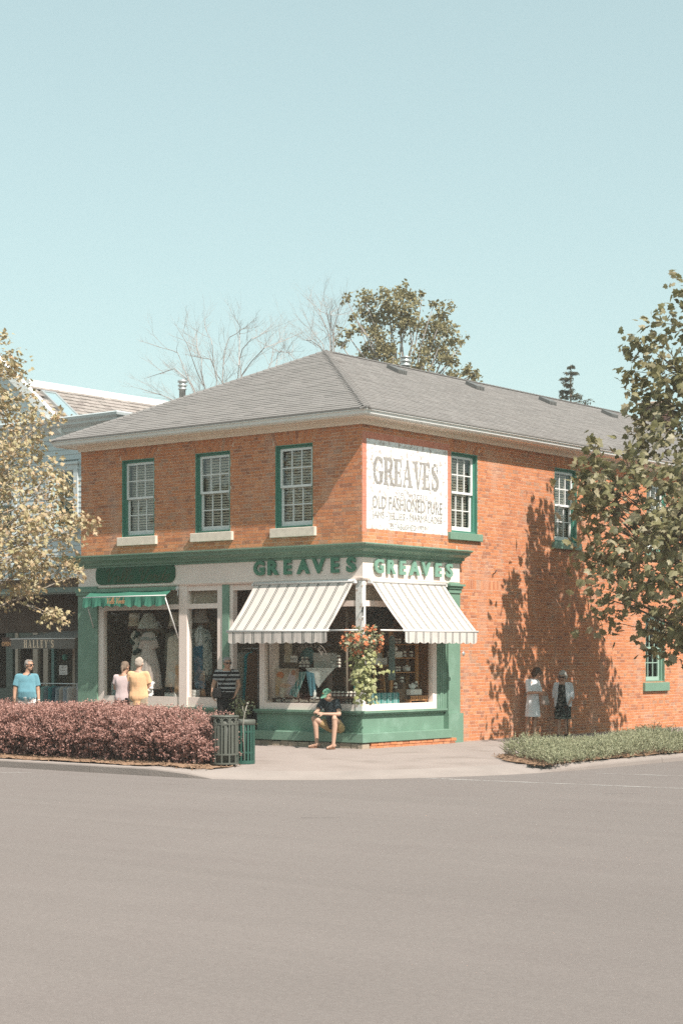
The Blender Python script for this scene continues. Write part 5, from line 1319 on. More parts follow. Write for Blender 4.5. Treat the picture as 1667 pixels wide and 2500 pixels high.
# small wire rack and things on the floor of the side window
for (y, z), w in zip(((1.50,1.17), (1.73,1.17), (2.22,1.19), (1.72,1.29), (2.22,1.04), (1.55,1.04)), ('far left upper', 'lower middle', 'upper right', 'topmost', 'lower right', 'far left lower')): jar(-.30, y, z-.02, w+' dark jar with pale cloth top on the stepped stand', 'jars near the small teapot', 1.1)
top('step_stand', MB().box(-.36,1.42,FZ,-.24,1.62,1.018).box(-.36,1.42,1.02,-.24,1.80,1.148).box(-.36,1.62,FZ,-.24,2.30,1.018).box(-.40,1.68,1.149,-.24,1.78,1.268).box(-.36,2.14,1.019,-.24,2.30,1.168), m_dark2, 'stepped dark stand with jars and a small teapot', 'stand', (-.3,1.8,FZ))
teapot(-.22, 1.98, 1.145, .075, 'small white teapot on the leaning white card box', -PI/2)
top('white_box', MB().bbox(-.235,1.78,1.02,-.10,2.16,1.142,.01), m_white, 'white card box under the small teapot', 'box', (-.17,1.97,1.02))
mb = MB(); mb.bbox(-.30,1.72,.905,-.08,2.34,.935,.006)
for k in range(9): mb.box(-.085,1.74+k*.068,.935,-.078,1.775+k*.068,.99)
mb.box(-.088,1.72,.99,-.074,2.34,1.005)
for y in (1.76, 2.30): mb.box(-.28,y-.02,FZ,-.10,y+.02,.905)
top('wooden_tray', mb, m_pine, 'small pine bench tray at the foot of the shelves', 'tray', (-.19,2.03,FZ))
mb = MB(); mb.bbox(-.20,.42,FZ,-.06,1.32,1.085,.01); top('striped_cloth', mb, stripe_mat('teal_stripe_cloth', (.25,.42,.42), (.03,.22,.21), 'Y', .19, [(.0,.05), (.09,.105)]), 'teal striped cloth covering a low box in the side window', 'cloth', (-.13,.87,FZ))
st = thing('wooden_stool', 'small wooden step stool on the left of the shelves', 'stool', (-.5,1.0,FZ))
for y, k in ((.86,.04), (1.22,-.04)): obj('leg', MB().tube([(-.38,y+k*-1,FZ), (-.38,y+k,1.62)], .022, 6), m_pine, st); obj('leg', MB().tube([(-.60,y+k*-1,FZ), (-.60,y+k,1.62)], .022, 6), m_pine, st)
for z in (1.14, 1.35): obj('rung', MB().tube([(-.38,.86,z), (-.38,1.22,z)], .016, 6), m_pine, st)
obj('seat', MB().bbox(-.64,.72,1.62,-.34,1.34,1.65,.006), m_pine, st)
top('white_box', MB().bbox(-.58,.80,1.652,-.36,1.30,1.80,.008), m_white, 'large white box on the wooden stool', 'box', (-.47,1.05,1.652))
top('white_box', MB().bbox(-.54,.92,1.802,-.38,1.16,1.90,.008), mat('cream_card', (.50,.44,.38), .8), 'small cream box on the larger box on the stool', 'box', (-.47,1.04,1.802))
garment(-.14, 1.17, 2.32, .95, ('blue_grey_net', (.20,.25,.24)), 'hanging_scarf', 'blue grey net scarf hanging left of the shelves', 'scarf', None, .10, .03, 71, 0)

# ================================================================ litter bins
def ring(mb, r, z, w, t=.012, n=32):
    mb.lathe([(r-t,z), (r,z), (r,z+w), (r-t,z+w), (r-t,z)], n=n, cap=False, sm=False)
b1 = thing('litter_bin', 'olive grey slatted litter bin with ring frieze beside the hedge end', 'litter bin', (.66,-4.78,zg(.66,-4.78)), .1)
r = .24
link('liner', MB().lathe([(r-.035,.06), (r-.035,.86), (r-.05,.86), (r-.05,.08), (.0001,.08)], n=32).mesh('liner', m_binA), b1)
link('base', MB().lathe([(r-.06,0), (r-.06,.03), (r-.01,.035), (r-.01,.06)], n=24).mesh('base', m_black), b1)
mb = MB(); ring(mb, r+.006, .04, .03); ring(mb, r+.006, .20, .028); ring(mb, r+.006, .735, .022); link('hoops', mb.mesh('hoops', m_binA), b1)
link('rim', MB().lathe([(r-.045,.87), (r-.02,.895), (r+.012,.89), (r+.018,.87), (r+.005,.858), (r-.045,.862)], n=32, cap=False).mesh('rim', m_binA), b1)
ps_ = MB().bbox(r-.014,-.014,.05,r+.004,.014,.87,.003).mesh('post', m_binA); sl_ = MB().bbox(r-.02,-.026,.21,r-.004,.026,.74,.003).mesh('slat', m_binA)
rn_ = MB().tube([(r-.004,.052*math.cos(t),.80+.052*math.sin(t)) for t in np.linspace(0, 2*PI, 17)], .009, 5).mesh('ring', m_binA)
for k in range(11):
    a = 2*PI*k/11; link('post', ps_, b1, (0,0,0), (0,0,a)); link('slat', sl_, b1, (0,0,0), (0,0,a+PI/11)); link('ring', rn_, b1, (0,0,0), (0,0,a+PI/11))
b2 = thing('litter_bin', 'smaller glossy dark green slatted litter bin behind the olive one', 'litter bin', (.56,-4.17,zg(.56,-4.17)), .2)
r = .205
link('liner', MB().lathe([(r-.03,.03), (r-.03,.74), (r-.045,.74), (r-.045,.05), (.0001,.05)], n=32).mesh('liner', m_black), b2)
mb = MB(); ring(mb, r+.004, 0, .06); ring(mb, r-.010, .19, .03); ring(mb, r-.010, .56, .03); link('hoops', mb.mesh('hoops', m_binB), b2)
link('lid', MB().lathe([(r-.01,.69), (r+.01,.70), (r+.012,.775), (r-.005,.79), (r-.06,.788), (r-.09,.765)], n=32, cap=False).mesh('lid', m_binA), b2)
sl_ = MB().bbox(r-.012,-.019,.03,r+.001,.019,.72,.003).mesh('slat', m_binB)
for k in range(20): link('slat', sl_, b2, (0,0,0), (0,0,2*PI*k/20))
mb = MB(); bx_, by_ = -.05, -3.4
mb.tube([(.83,-4.45,.0), (.80,-4.45,.62), (.83,-4.45,.80), (.90,-4.45,.99)], .009, 5); mb.ell((.905,-4.45,1.0), .022, .022, .016, 8, 5)
mb.tube([(.81,-4.45,.84), (.86,-4.45,.87)], .007, 4).tube([(.81,-4.45,.84), (.79,-4.45,.92)], .007, 4); mb.ell((.79,-4.45,.93), .012, .012, .012, 6, 4); mb.ell((.865,-4.45,.872), .012, .012, .012, 6, 4)
top('flower_stalk', mb, mat('pale_dry_stalk', (.42,.38,.32), .9), 'pale dried flower stalk rising between the two litter bins', 'stalk', (.83,-4.45,zg(.83,-4.45)))
# ================================================================ vegetation
F_PX, HOR, CX = 4379., 1600., 833.5
def at(px, py, Y):
    """point of the photograph at depth Y (metres from the camera) in scene axes"""
    X = (px-CX)/F_PX*Y; Z = 1.85-(py-HOR)/F_PX*Y; dx, dy = X-.4116, Y-35.688; c, s = math.cos(math.radians(38.6)), math.sin(math.radians(38.6))
    return Vector((dx*c-dy*s, dx*s+dy*c, Z))
VIEW_R = np.array([.7815, .6239, 0.])
CAMP = np.array([21.943, -28.148, 1.85])
def fan(half, c):
    """leaf outline mirrored, fanned from an inner point, slightly folded"""
    pts = half + [(-x, y) for x, y in reversed(half[1:-1])]
    V = [(c[0], c[1], .03)] + [(x, y, -.22*abs(x)-.12*max(0, y-.5)) for x, y in pts]; n = len(pts)
    return np.array(V), np.array([(0, 1+i, 1+(i+1) % n) for i in range(n)])
MAPLE = fan([(0,0), (.22,-.10), (.20,.10), (.52,.14), (.40,.30), (.58,.58), (.26,.50), (.22,.66), (0,1.0)], (0,.34))
BROAD = fan([(0,0), (.27,-.13), (.31,.06), (.60,.12), (.47,.33), (.52,.58), (.28,.58), (.19,.75), (0,1.0)], (0,.34))
OVAL = fan([(0,0), (.22,.18), (.28,.45), (.17,.78), (0,1.0)], (0,.4))
DIAM = (np.array([(0,0,0),(.32,.45,.05),(0,1,0),(-.32,.45,.05)]), np.array([(0,1,2),(0,2,3)]))
def unit(v): return v/np.maximum(np.linalg.norm(v, axis=1, keepdims=True), 1e-9)
def frames(nrm, fwd):
    n = unit(nrm); f = fwd - n*np.sum(fwd*n, axis=1, keepdims=True); f = unit(f); r = np.cross(f, n)
    return np.stack([r, f, n], axis=2)
def scatter(base, pos, rot, sc):
    V, F = base; N = len(pos); n = len(V)
    W_ = np.einsum('nij,kj->nki', rot, V)*np.asarray(sc)[:,None,None] + pos[:,None,:]
    return W_.reshape(-1,3), (F[None]+(np.arange(N)*n)[:,None,None]).reshape(-1,3)
def leaf_cloud(clumps, per, spread, size, center, droop=.5, up=.7):
    """leaf positions around clump centres; leaves face up and outward, tips droop"""
    C = np.array([c[:3] for c in clumps]); sp = np.array([(c[3] if len(c) > 3 else spread) for c in clumps])
    k = np.repeat(np.arange(len(C)), per); N = len(k)
    off = nr.normal(size=(N,3))*sp[k][:,None]*np.array([1,1,.8])
    pos = C[k]+off; outw = pos-np.array(center); outw[:,2] *= .3; outw = unit(outw)
    nrm = nr.normal(size=(N,3))*.8 + np.array([0,0,up]) + outw*.45
    fwd = nr.normal(size=(N,3))*.6 + outw*.7 + np.array([0,0,-droop])
    return pos, frames(nrm, fwd), nr.uniform(size[0], size[1], N)
def profile_clumps(cx, cy, prof, n, seed, inner=.25):
    r = np.random.default_rng(seed); zs = np.array([p[0] for p in prof]); rs = np.array([p[1] for p in prof]); out_ = []
    while len(out_) < n:
        z = r.uniform(zs[0], zs[-1]); rad = np.interp(z, zs, rs)
        if r.uniform() > (rad/rs.max())**1.4: continue
        a = r.uniform(0, 2*PI); q = math.sqrt(r.uniform(inner**2, 1))*rad*r.uniform(.9,1.05); out_.append((cx+q*math.cos(a), cy+q*math.sin(a), z))
    return out_
def limb(mb, P, Q, r0, r1, bow=.25, n=6, sides=6, rnd=R):
    P = Vector(P); Q = Vector(Q); d = Q-P; pts = []
    for i in range(n+1):
        f = i/n; p = P.lerp(Q, f); p.z += bow*math.sin(PI*f)*d.length*.3; p += Vector((rnd.uniform(-1,1), rnd.uniform(-1,1), rnd.uniform(-.5,.5)))*.03*d.length*math.sin(PI*f); pts.append(p)
    mb.tube(pts, [r0+(r1-r0)*i/n for i in range(n+1)], sides)
def leafy_tree(name, label, base, trunk_top, r0, clumps, per, spread, size, leaf, mats, bark, zlo, parts=300, nlimb=60, group=None, droop=.5, up=.7):
    t = thing(name, label, 'tree', base, 0, group); bx, by, bz = base
    mb = MB(); pts = [(bx + .05*math.sin(i*1.3), by + .05*math.cos(i*1.7), bz-.1+(trunk_top-bz)*i/10) for i in range(11)]
    mb.tube(pts, [r0*(1-.85*i/10)*(1.25 if i == 0 else 1) for i in range(11)], 10); obj('trunk', mb, bark, t)
    mb = MB(); rr = random.Random(len(clumps))
    for k, c in enumerate(clumps):
        h = math.hypot(c[0]-bx, c[1]-by); zb = max(zlo, min(c[2]-h*.55, trunk_top-.4))
        f = (zb-bz)/(trunk_top-bz)
        if k < nlimb: limb(mb, (bx,by,zb), c[:3], r0*(1-.8*f)*.34, .008, .12, 6, 5, rr)
        else:
            o = clumps[rr.randrange(min(nlimb, len(clumps)))]; q = min(clumps[:nlimb], key=lambda o: (o[0]-c[0])**2+(o[1]-c[1])**2+(o[2]-c[2])**2)
            limb(mb, Vector((bx,by,zb)).lerp(Vector(q[:3]), .75), c[:3], .014, .005, .1, 4, 4, rr)
    obj('branches', mb, bark, t)
    pos, rot, sc = leaf_cloud(clumps, per, spread, size, (bx,by,(zlo+trunk_top)/2), droop, up)
    d = np.linalg.norm(pos-CAMP, axis=1); lat = (pos-CAMP) @ VIEW_R; fwd = (pos-CAMP) @ np.array([-.6239,.7815,0.])
    vis = np.abs(lat/fwd) < .19
    order = np.argsort(d + (~vis)*100 - sc*6)[:parts]; rest = np.ones(len(pos), bool); rest[order] = False
    me = npmesh('leaf', leaf[0], leaf[1], mats)
    tb = np.array(base)
    for i in order:
        M = Matrix.Identity(4)
        for a in range(3):
            for b in range(3): M[a][b] = float(rot[i][a][b]*sc[i])
        M.translation = Vector(pos[i]-tb); o = link('leaf', me, t); o.matrix_local = M
    V, F = scatter(leaf, pos[rest]-tb, rot[rest], sc[rest]); link('crown', npmesh('crown', V, F, mats), t, kind='stuff')
    return t
m_leafR = ramp_mat('green_plane_leaf', [(.14,.13,.055), (.20,.185,.08), (.27,.245,.115), (.36,.32,.18), (.22,.205,.09), (.48,.42,.28), (.17,.16,.07)], .5, .12, 20., trans=.40, spec=.45)
m_leafL = ramp_mat('pale_yellow_leaf', [(.33,.27,.14), (.44,.37,.20), (.50,.43,.26), (.56,.48,.32), (.54,.36,.21), (.46,.39,.21), (.60,.43,.28), (.38,.33,.16)], .6, .1, 20., trans=.22, spec=.35, patch=(.6,.15))
TX, TY = 4.5, 6.5
profR = [(1.75,.6), (2.1,1.7), (2.7,2.5), (3.4,2.95), (4.4,3.15), (5.4,3.0), (6.0,2.35), (6.5,1.6), (7.1,1.25), (8.0,1.05), (9.0,.75), (10.3,.25)]
cR = profile_clumps(TX, TY, profR, 300, 21, .2)
def shoot(x, y, z0, z1, n, s=.15): return [(x+R.uniform(-.08,.08), y+R.uniform(-.08,.08), z0+(z1-z0)*i/(n-1), s) for i in range(n)]
cR += shoot(TX-1.36, TY-1.08, 6.0, 8.5, 9) + shoot(TX-1.0, TY-.8, 6.4, 8.9, 8, .19) + shoot(TX-.62, TY-.5, 7.0, 9.7, 7, .2) + shoot(TX-2.05, TY-1.6, 5.2, 6.3, 4, .14) + shoot(TX-2.2, TY-1.75, 4.9, 5.9, 4, .14)
leafy_tree('broadleaf_tree', 'dark green broad leaved street tree at the right edge shading the side wall', (TX,TY,zg(TX,TY)), 9.6, .17, cR, 25, .26, (.10,.205), BROAD, m_leafR, m_bark, 1.9)
LXT, LYT = -5.50, -5.55
profL = [(2.65,.4), (2.85,1.1), (3.1,1.65), (3.8,2.1), (4.6,2.3), (5.3,2.1), (6.0,1.75), (6.8,1.35), (7.6,.95), (8.4,.35)]
cL = profile_clumps(LXT, LYT, profL, 300, 33, .2)
cL += [(LXT+.7815*a+R.uniform(-.2,.2), LYT+.6239*a+R.uniform(-.2,.2), z, .10) for a, z in ((2.3,4.45), (2.42,4.4), (2.15,4.5), (2.0,5.1), (2.1,4.9), (1.7,2.65), (1.85,2.6), (1.95,2.55), (1.0,8.0), (1.05,7.7), (.85,7.3), (.95,7.5), (1.45,6.4), (1.6,6.5), (1.3,6.1), (2.0,3.6), (1.9,3.3), (2.05,3.4))]
leafy_tree('maple_tree', 'pale yellow and orange leaved maple at the left edge in front of the blue building', (LXT,LYT,zg(LXT,LYT)), 8.0, .12, cL, 46, .165, (.05,.105), MAPLE, m_leafL, m_bark_p, 2.3, droop=.3, up=.75)

# trees beyond the shop
m_leafB = ramp_mat('far_olive_leaf', [(0.230,0.201,0.098), (0.322,0.282,0.144), (0.414,0.356,0.196), (0.276,0.241,0.115), (0.368,0.299,0.161)], .6, .1, 10., trans=.3)
def cp(x, y): return (700+x/3.136, 680+y/3.136)
BL = [(450,150,40),(600,170,75),(500,280,38),(620,280,95),(760,130,75),(870,110,75),(960,130,62),(1035,130,24),(900,220,110),(780,230,80),(700,310,95),(860,350,100),(980,300,80),(1130,185,36),(1210,260,70),(1150,330,90),(1090,410,80),(1230,400,80),(1350,485,38),(1280,500,60),(680,480,95),(600,570,95),(760,540,95),(810,600,60),(1100,510,90),(1180,580,105),(1060,610,75),(1250,650,70),(460,420,58),(1380,700,55),(1440,725,45),(660,400,60),(560,380,45),(390,470,40),(640,700,120),(1000,760,120),(1250,760,90),(820,720,110),(1400,800,70)]
def blob_tree(name, label, Y, blobs, basepx, m, bark, dens, size, tilt=1., trunk_r=.25, conv=cp, ppm=3.136, jitter=1.1):
    b = at(*conv(*basepx), Y); b.z = -.26; t = thing(name, label, 'tree', b)
    cl = []; mb = MB()
    mid = at(*conv(basepx[0], max(q[1] for q in blobs)), Y); fork = Vector((b.x, b.y, max(2., mid.z-2.)))
    mb.tube([b, fork], [trunk_r, trunk_r*.7], 8); r = random.Random(3)
    for x, y, rad in blobs:
        p = at(*conv(x, y), Y + r.uniform(-jitter, jitter)); rm = rad/ppm/F_PX*Y
        limb(mb, fork, p, trunk_r*.3, .015, .15, 5, 4, r)
        cl.append((p, rm))
    obj('trunk', mb, bark, t)
    P = []; 
    for p, rm in cl:
        n = int(dens*(rm**2)*10)+8; sub = max(3, int(n/14)); cs = nr.normal(size=(sub,3))*rm*.5 + np.array(p); k = nr.integers(0, sub, n)
        P.append(cs[k] + nr.normal(size=(n,3))*rm*.19)
    pos = np.concatenate(P); N = len(pos); rot = frames(nr.normal(size=(N,3))*.7+np.array([0,0,.6]), nr.normal(size=(N,3))+np.array([0,0,-.4]))
    V, F = scatter(OVAL, pos-np.array(b), rot, nr.uniform(size[0], size[1], N)); link('crown', npmesh('crown', V, F, m), t, kind='stuff')
    return t
blob_tree('leafy_tree', 'large loose olive leaved tree rising behind the roof ridge', 80., BL, (900,1000), m_leafB, m_twig, 105., (.12,.20))
blob_tree('leafy_tree', 'small sunlit treetop peeping over the white ridge of the blue building', 90., [(258,968,5),(280,966,7),(295,970,5)], (278,1010), m_leafB, m_twig, 30., (.12,.2), conv=lambda x, y: (x, y), ppm=1.)
def bare(name, label, Y, stems, root, seed):
    b = at(root[0], root[1], Y); b.z = -.26; t = thing(name, label, 'tree', b); mb = MB(); r = random.Random(seed)
    def grow(P, D, L, rad, dep):
        n = 3; pts = [P]; d = D.copy(); p = P.copy()
        for i in range(n):
            d = (d + Vector((r.uniform(-1,1), r.uniform(-1,1), r.uniform(-.4,.7)))*.16).normalized(); p = p + d*(L/n); pts.append(p.copy())
        mb.tube(pts, [rad*(1-.45*i/n) for i in range(n+1)], 4 if dep > 1 else 3, cap=False)
        if dep <= 0: return
        for k in range(3 if dep > 1 else 4):
            q = pts[min(n, 1+r.randrange(n))]; nd = (d + Vector((r.uniform(-1,1), r.uniform(-1,1), r.uniform(-.3,.8)))*.75).normalized(); grow(q, nd, L*r.uniform(.45,.75), rad*.5, dep-1)
    fork = Vector((b.x, b.y, 5.)); mb.tube([b, fork], [.2,.16], 8)
    for pts in stems:
        P = [fork] + [at(x, y+(38 if i_ == len(pts)-1 else 12), Y+r.uniform(-2,2)) for i_, (x, y) in enumerate(pts)]; sp = [Vector(q) for q in smooth([tuple(p) for p in P], 4)] if False else P
        rad = .030; k = len(P)
        for i in range(1, k): mb.tube([P[i-1], (P[i-1]+P[i])/2 + Vector((r.uniform(-.1,.1), r.uniform(-.1,.1), 0)), P[i]], [rad*(1-(i-1)/k)*.7+.008, rad*(1-(i-.5)/k)*.7+.007, rad*(1-i/k)*.7+.005], 5, cap=False)
        for i in range(2, k):
            for j in range(3):
                q = P[i-1].lerp(P[i], r.random()); d = ((P[i]-P[i-1]).normalized() + Vector((r.uniform(-1,1), r.uniform(-1,1), r.uniform(-.2,.6)))*.8).normalized(); grow(q, d, r.uniform(.7,1.3), .009, 2)
        grow(P[-1], (P[-1]-P[-2]).normalized(), .55, .007, 2)
    obj('branches', mb, m_twig, t)
c7 = lambda *p: [(300+x/2.613, 650+y/2.613) for x, y in p]
bare('bare_tree', 'wide spreading leafless tree behind the left roof slope', 72., [c7((470,900),(380,850),(250,790),(110,680)), c7((520,900),(440,720),(330,620),(170,605)), c7((550,900),(530,760),(430,520),(370,330)), c7((560,900),(500,640),(470,480),(460,330)),
    c7((600,900),(600,700),(570,470),(540,330)), c7((640,900),(640,600),(680,420),(760,300)), c7((700,900),(655,740),(560,560),(430,470)), c7((740,900),(740,600),(745,400),(750,290)), c7((760,900),(745,560),(820,430),(900,320)), c7((780,900),(760,660),(900,490),(1040,370)), c7((440,900),(470,800),(350,520),(250,420))], (520,1100), 4)
bare('bare_tree', 'narrow leafless saplings behind the middle of the left slope', 72., [c7((900,900),(910,665),(960,480),(1020,360)), c7((960,800),(990,520),(1000,430)), c7((1120,800),(1110,600),(1060,520),(1040,450))], (660,1100), 5)
bare('bare_tree', 'slender leafless tree beside the roof apex left of the leafy tree', 70., [c7((1330,700),(1330,520),(1320,340),(1300,200)), c7((1340,700),(1345,430),(1370,280),(1385,150)), c7((1300,700),(1290,520),(1220,400),(1190,270)), c7((1330,700),(1320,420),(1260,280),(1265,170)), c7((1300,700),(1280,520),(1200,440),(1160,370)), c7((1340,700),(1340,400),(1330,280),(1325,190))], (812,1100), 6)
# spruce top behind the roof
Yc = 92.; b = at(1393, 1000, Yc); b.z = -.26; topz = at(1393, 890, Yc).z
t = thing('spruce_tree', 'dark spruce treetop showing above the roof on the right', 'tree', b)
obj('trunk', MB().tube([b, (b.x,b.y,topz)], [.25,.02], 6), m_bark, t)
P = []; D = []; mb = MB(); z = topz-.1
while z > topz-9:
    h = topz-z; L0 = min(.10+h*.52, 3.2)
    for k in range(5):
        a = R.uniform(0, 2*PI); L = L0*R.uniform(.5,1.15); q0 = Vector((b.x,b.y,z)); dr = Vector((math.cos(a), math.sin(a), .12-.12*L)); q1 = q0+dr*L; q1.z += .1*L
        mb.tube([q0, q0.lerp(q1,.5)-Vector((0,0,.04)), q1], [.03,.02,.008], 4, cap=False)
        for i in range(int(60*L)+14):
            f = R.uniform(.15,1); p = q0.lerp(q1, f); P.append(p+Vector((R.gauss(0,.05), R.gauss(0,.05), R.uniform(-.22,.05)*min(1,L)))); D.append(dr*.5+Vector((R.gauss(0,.4), R.gauss(0,.4), -.8)))
    z -= .30 + h*.01
obj('branches', mb, m_bark, t)
P = np.array([tuple(p) for p in P]); D = np.array([tuple(p) for p in D]); N = len(P)
V, F = scatter((DIAM[0]*np.array([.5,1,1]), DIAM[1]), P-np.array(b), frames(nr.normal(size=(N,3)), D), nr.uniform(.10,.22,N))
link('needles', npmesh('needles', V, F, ramp_mat('spruce_needles', [(.07,.075,.045), (.12,.115,.07), (.10,.095,.055), (.16,.14,.09)], .8, .1, 10.)), t, kind='stuff')
# trees across both streets, seen only as reflections in the panes
m_leafX = ramp_mat('street_tree_leaf', [(.06,.065,.027), (.10,.10,.04), (.15,.14,.06)], .6, .1, 10., trans=.15)
cl = []
mb = MB()
for (x, y, h, w) in ((-19,-21,5,3.4), (-25,-22,8.0,3.4), (-31,-20,10,4.0), (-38,-22,8,4.4), (-13,-20,4.5,3.2), (-7,-22,4.2,3), (-46,-20,6,5), (-54,-18,6,5), (-62,-14,6,6), (17,30,7.5,3.4), (21,38,9,4.0), (18,24,4.5,3.6), (24,48,8,5), (28,60,8,6), (-16,-23,4.5,3), (-22,-24,5,3.4), (-28,-24,5,3.6), (-34,-24,5,3.6), (-42,-24,5,4)):
    mb.tube([(x,y,-.3), (x,y,h*.6)], [.22,.12], 6)
    for k in range(95): a = R.uniform(0,2*PI); f = R.uniform(.04,1); rr = w*math.sqrt(R.random())*math.sin(PI*min(.95,f*.66+.30)); cl.append((x+rr*math.cos(a), y+rr*math.sin(a), h*f))
pos, rot, sc = leaf_cloud(cl, 16, .42, (.32,.6), (0,0,4))
V, F = scatter(OVAL, pos, rot, sc)
k = len(V); tv = np.array(mb.v); link('street_trees', npmesh('street_trees', V, F, m_leafX), kind='stuff'); obj('street_tree_trunks', mb, m_bark, kind='stuff')

# ---------------------------------------------------------------- hedge
hd = thing('barberry_hedge', 'clipped reddish purple barberry hedge between pavement and kerb', 'hedge', (-4.5,-4.95,-.09))
m_hedge = ramp_mat('barberry_leaf', [(.28,.14,.11), (.40,.205,.165), (.47,.255,.21), (.54,.31,.26), (.42,.205,.155), (.60,.36,.30), (.34,.175,.14)], .55, .1, 20., trans=.15, spec=.4, patch=(1.2,.2))
def hz(x):
    if x < -.55: return .88 + .03*math.sin(x*1.7) + .02*math.sin(x*4.1)
    if x < -.2: return .88 - .86*(x+.55)
    return .58 - .25*max(0, x) + .06*math.sin(x*9)
SP = []; SD = []
tries = 0
while len(SP) < 7200:
    x = R.uniform(-10.5, .62) if R.random() < .93 else R.uniform(-.4,.7); H = hz(x); f = R.random()
    cy, hw = -4.70, .60 - (.12 if x > -.3 else 0)
    if f < .42: z = R.uniform(.10, H); y = cy-hw + .10*math.sin(x*3.1+f*9) + R.gauss(0,.055) + .22*(z/H)**5; o = Vector((0,-1,.35)); 
    elif f < .84: y = cy+R.uniform(-hw*.85, hw); z = H + R.gauss(0,.03) - .10*max(0,(cy-y)/hw)**3; o = Vector((0,-.15,1))
    else: y = cy+R.uniform(-hw*.8, hw*.8); z = R.uniform(.15,H); o = Vector((R.uniform(-1,1),-.6,.5))
    if f < .42 and z < .40:
        if R.random() < .80: continue
        y += R.uniform(0,.25)
    if math.sin(x*5.3+z*7)*math.sin(x*2.1-z*4+1.3) > .38 - .5*max(0,.5-z) and R.random() < .85 and f < .42: continue
    SP.append((x, y, z+zg(x,y))); SD.append(tuple(o + Vector((R.gauss(0,.45), R.gauss(0,.45), R.gauss(0,.4)))))
for k in range(60):     # loose sprays at the right end
    x = R.uniform(.1,.55); y = R.uniform(-5.0,-4.3); L = R.uniform(.15,.42); d = Vector((R.uniform(-.3,.4), R.uniform(-.3,.2), 1)).normalized()
    for i in range(8): q = Vector((x,y,.40)) + d*L*i/7; SP.append(tuple(q)); SD.append((R.gauss(0,1), R.gauss(0,1), .6))
SP = np.array(SP); SD = unit(np.array(SD)); n = 14; k = np.repeat(np.arange(len(SP)), n); N = len(k); tt = np.tile(np.linspace(0,.12,n), len(SP))
pos = SP[k] + SD[k]*tt[:,None] + nr.normal(size=(N,3))*.014
rot = frames(nr.normal(size=(N,3))*.8+SD[k]*.5+np.array([0,-.1,.4]), nr.normal(size=(N,3))*.9+SD[k]*.6)
V, F = scatter((DIAM[0]*np.array([1.15,1,1]), DIAM[1]), pos-np.array([-4.5,-4.95,-.09]), rot, nr.uniform(.020,.040,N)); link('foliage', npmesh('foliage', V, F, m_hedge), hd, kind='stuff')
mb = MB(); m_tw = mat('hedge_twigs', (.07,.045,.035), .9, .3, 30.)
for k in range(900):
    x = R.uniform(-10.5,.45); y = R.uniform(-5.12,-4.3); H = hz(x)
    mb.tube([(x,y,-.12), (x+R.uniform(-.1,.1),y+R.uniform(-.1,.1),H*.45), (x+R.uniform(-.25,.25),y+R.uniform(-.22,.22),H*.95)], [.011,.008,.004], 4, cap=False)
obj('twigs', mb, m_tw, hd, kind='stuff')
# inner leaves fill the middle of the hedge
N = 19000; px_ = nr.uniform(-10.5,.4,N); pos = np.stack([px_, nr.uniform(-5.12,-4.25,N), np.array([hz(x)*u for x, u in zip(px_, nr.uniform(.03,.96,N))])-.1], axis=1)
V, F = scatter((DIAM[0]*np.array([1.3,1,1]), DIAM[1]), pos-np.array([-4.5,-4.95,-.09]), frames(nr.normal(size=(N,3)), nr.normal(size=(N,3))), nr.uniform(.05,.09,N)); link('inner_foliage', npmesh('inner_foliage', V, F, m_hedge), hd, kind='stuff')

# ---------------------------------------------------------------- low juniper in the corner bed
m_jun = ramp_mat('juniper_sprig', [(0.264,0.276,0.162), (0.336,0.342,0.204), (0.408,0.402,0.252), (0.480,0.462,0.312), (0.300,0.306,0.180), (0.552,0.516,0.360)], .7, .1, 15., trans=.1, patch=(1.0,.15))
def jh(x, y):
    e = min((x-3.0)/.35, (4.95-x)/.30, (y-(.42-.72*(x-3.2)))/.4, (6.2-y)/.5); e = max(0., min(1., e))
    return (.11 + .25*math.sqrt(e))*(.82+.22*math.sin(x*2.3+y*1.1)+.12*math.sin(y*3.7-x*1.9)) if e > 0 else 0.
J = []; JD = []; JL = []
while len(J) < 4600:
    x = R.uniform(2.95,5.0); y = R.uniform(-.95,8.0); h = jh(x, y)
    if h <= .05: continue
    z = zg(x,y) + h*R.uniform(.2,.9); g = Vector((jh(x+.1,y)-jh(x-.1,y), jh(x,y+.1)-jh(x,y-.1), 0))*-2.2
    J.append((x,y,z)); JD.append(tuple(g + Vector((R.gauss(0,.55), R.gauss(0,.55)-.15, .75)))); JL.append(R.uniform(.11,.21))
J = np.array(J); JD = unit(np.array(JD)); JL = np.array(JL); n = 34; k = np.repeat(np.arange(len(J)), n); N = len(k); tt = np.tile(np.linspace(.1,1,n), len(J))
pos = J[k] + JD[k]*(JL[k]*tt)[:,None]; side = nr.normal(size=(N,3)); dirs = JD[k]*.9 + unit(side)*.75*(1.1-tt)[:,None]
V, F = scatter((DIAM[0]*np.array([.42,1,1]), DIAM[1]), pos, frames(nr.normal(size=(N,3)), dirs), nr.uniform(.024,.050,N)*(1.25-.5*tt))
jo = link('juniper', npmesh('juniper', V, F, m_jun), kind='stuff', label='low grey green juniper filling the bed by the side street')
mb = MB()
for k in range(260):
    x = R.uniform(2.95,4.85); y = R.uniform(-.4,6); h = jh(x,y)
    if h > .1: mb.tube([(x,y,zg(x,y)), (x+R.uniform(-.2,.2), y+R.uniform(-.25,.1), zg(x,y)+h*.7)], [.012,.006], 4, cap=False)
obj('juniper_stems', mb, m_bark, kind='stuff')
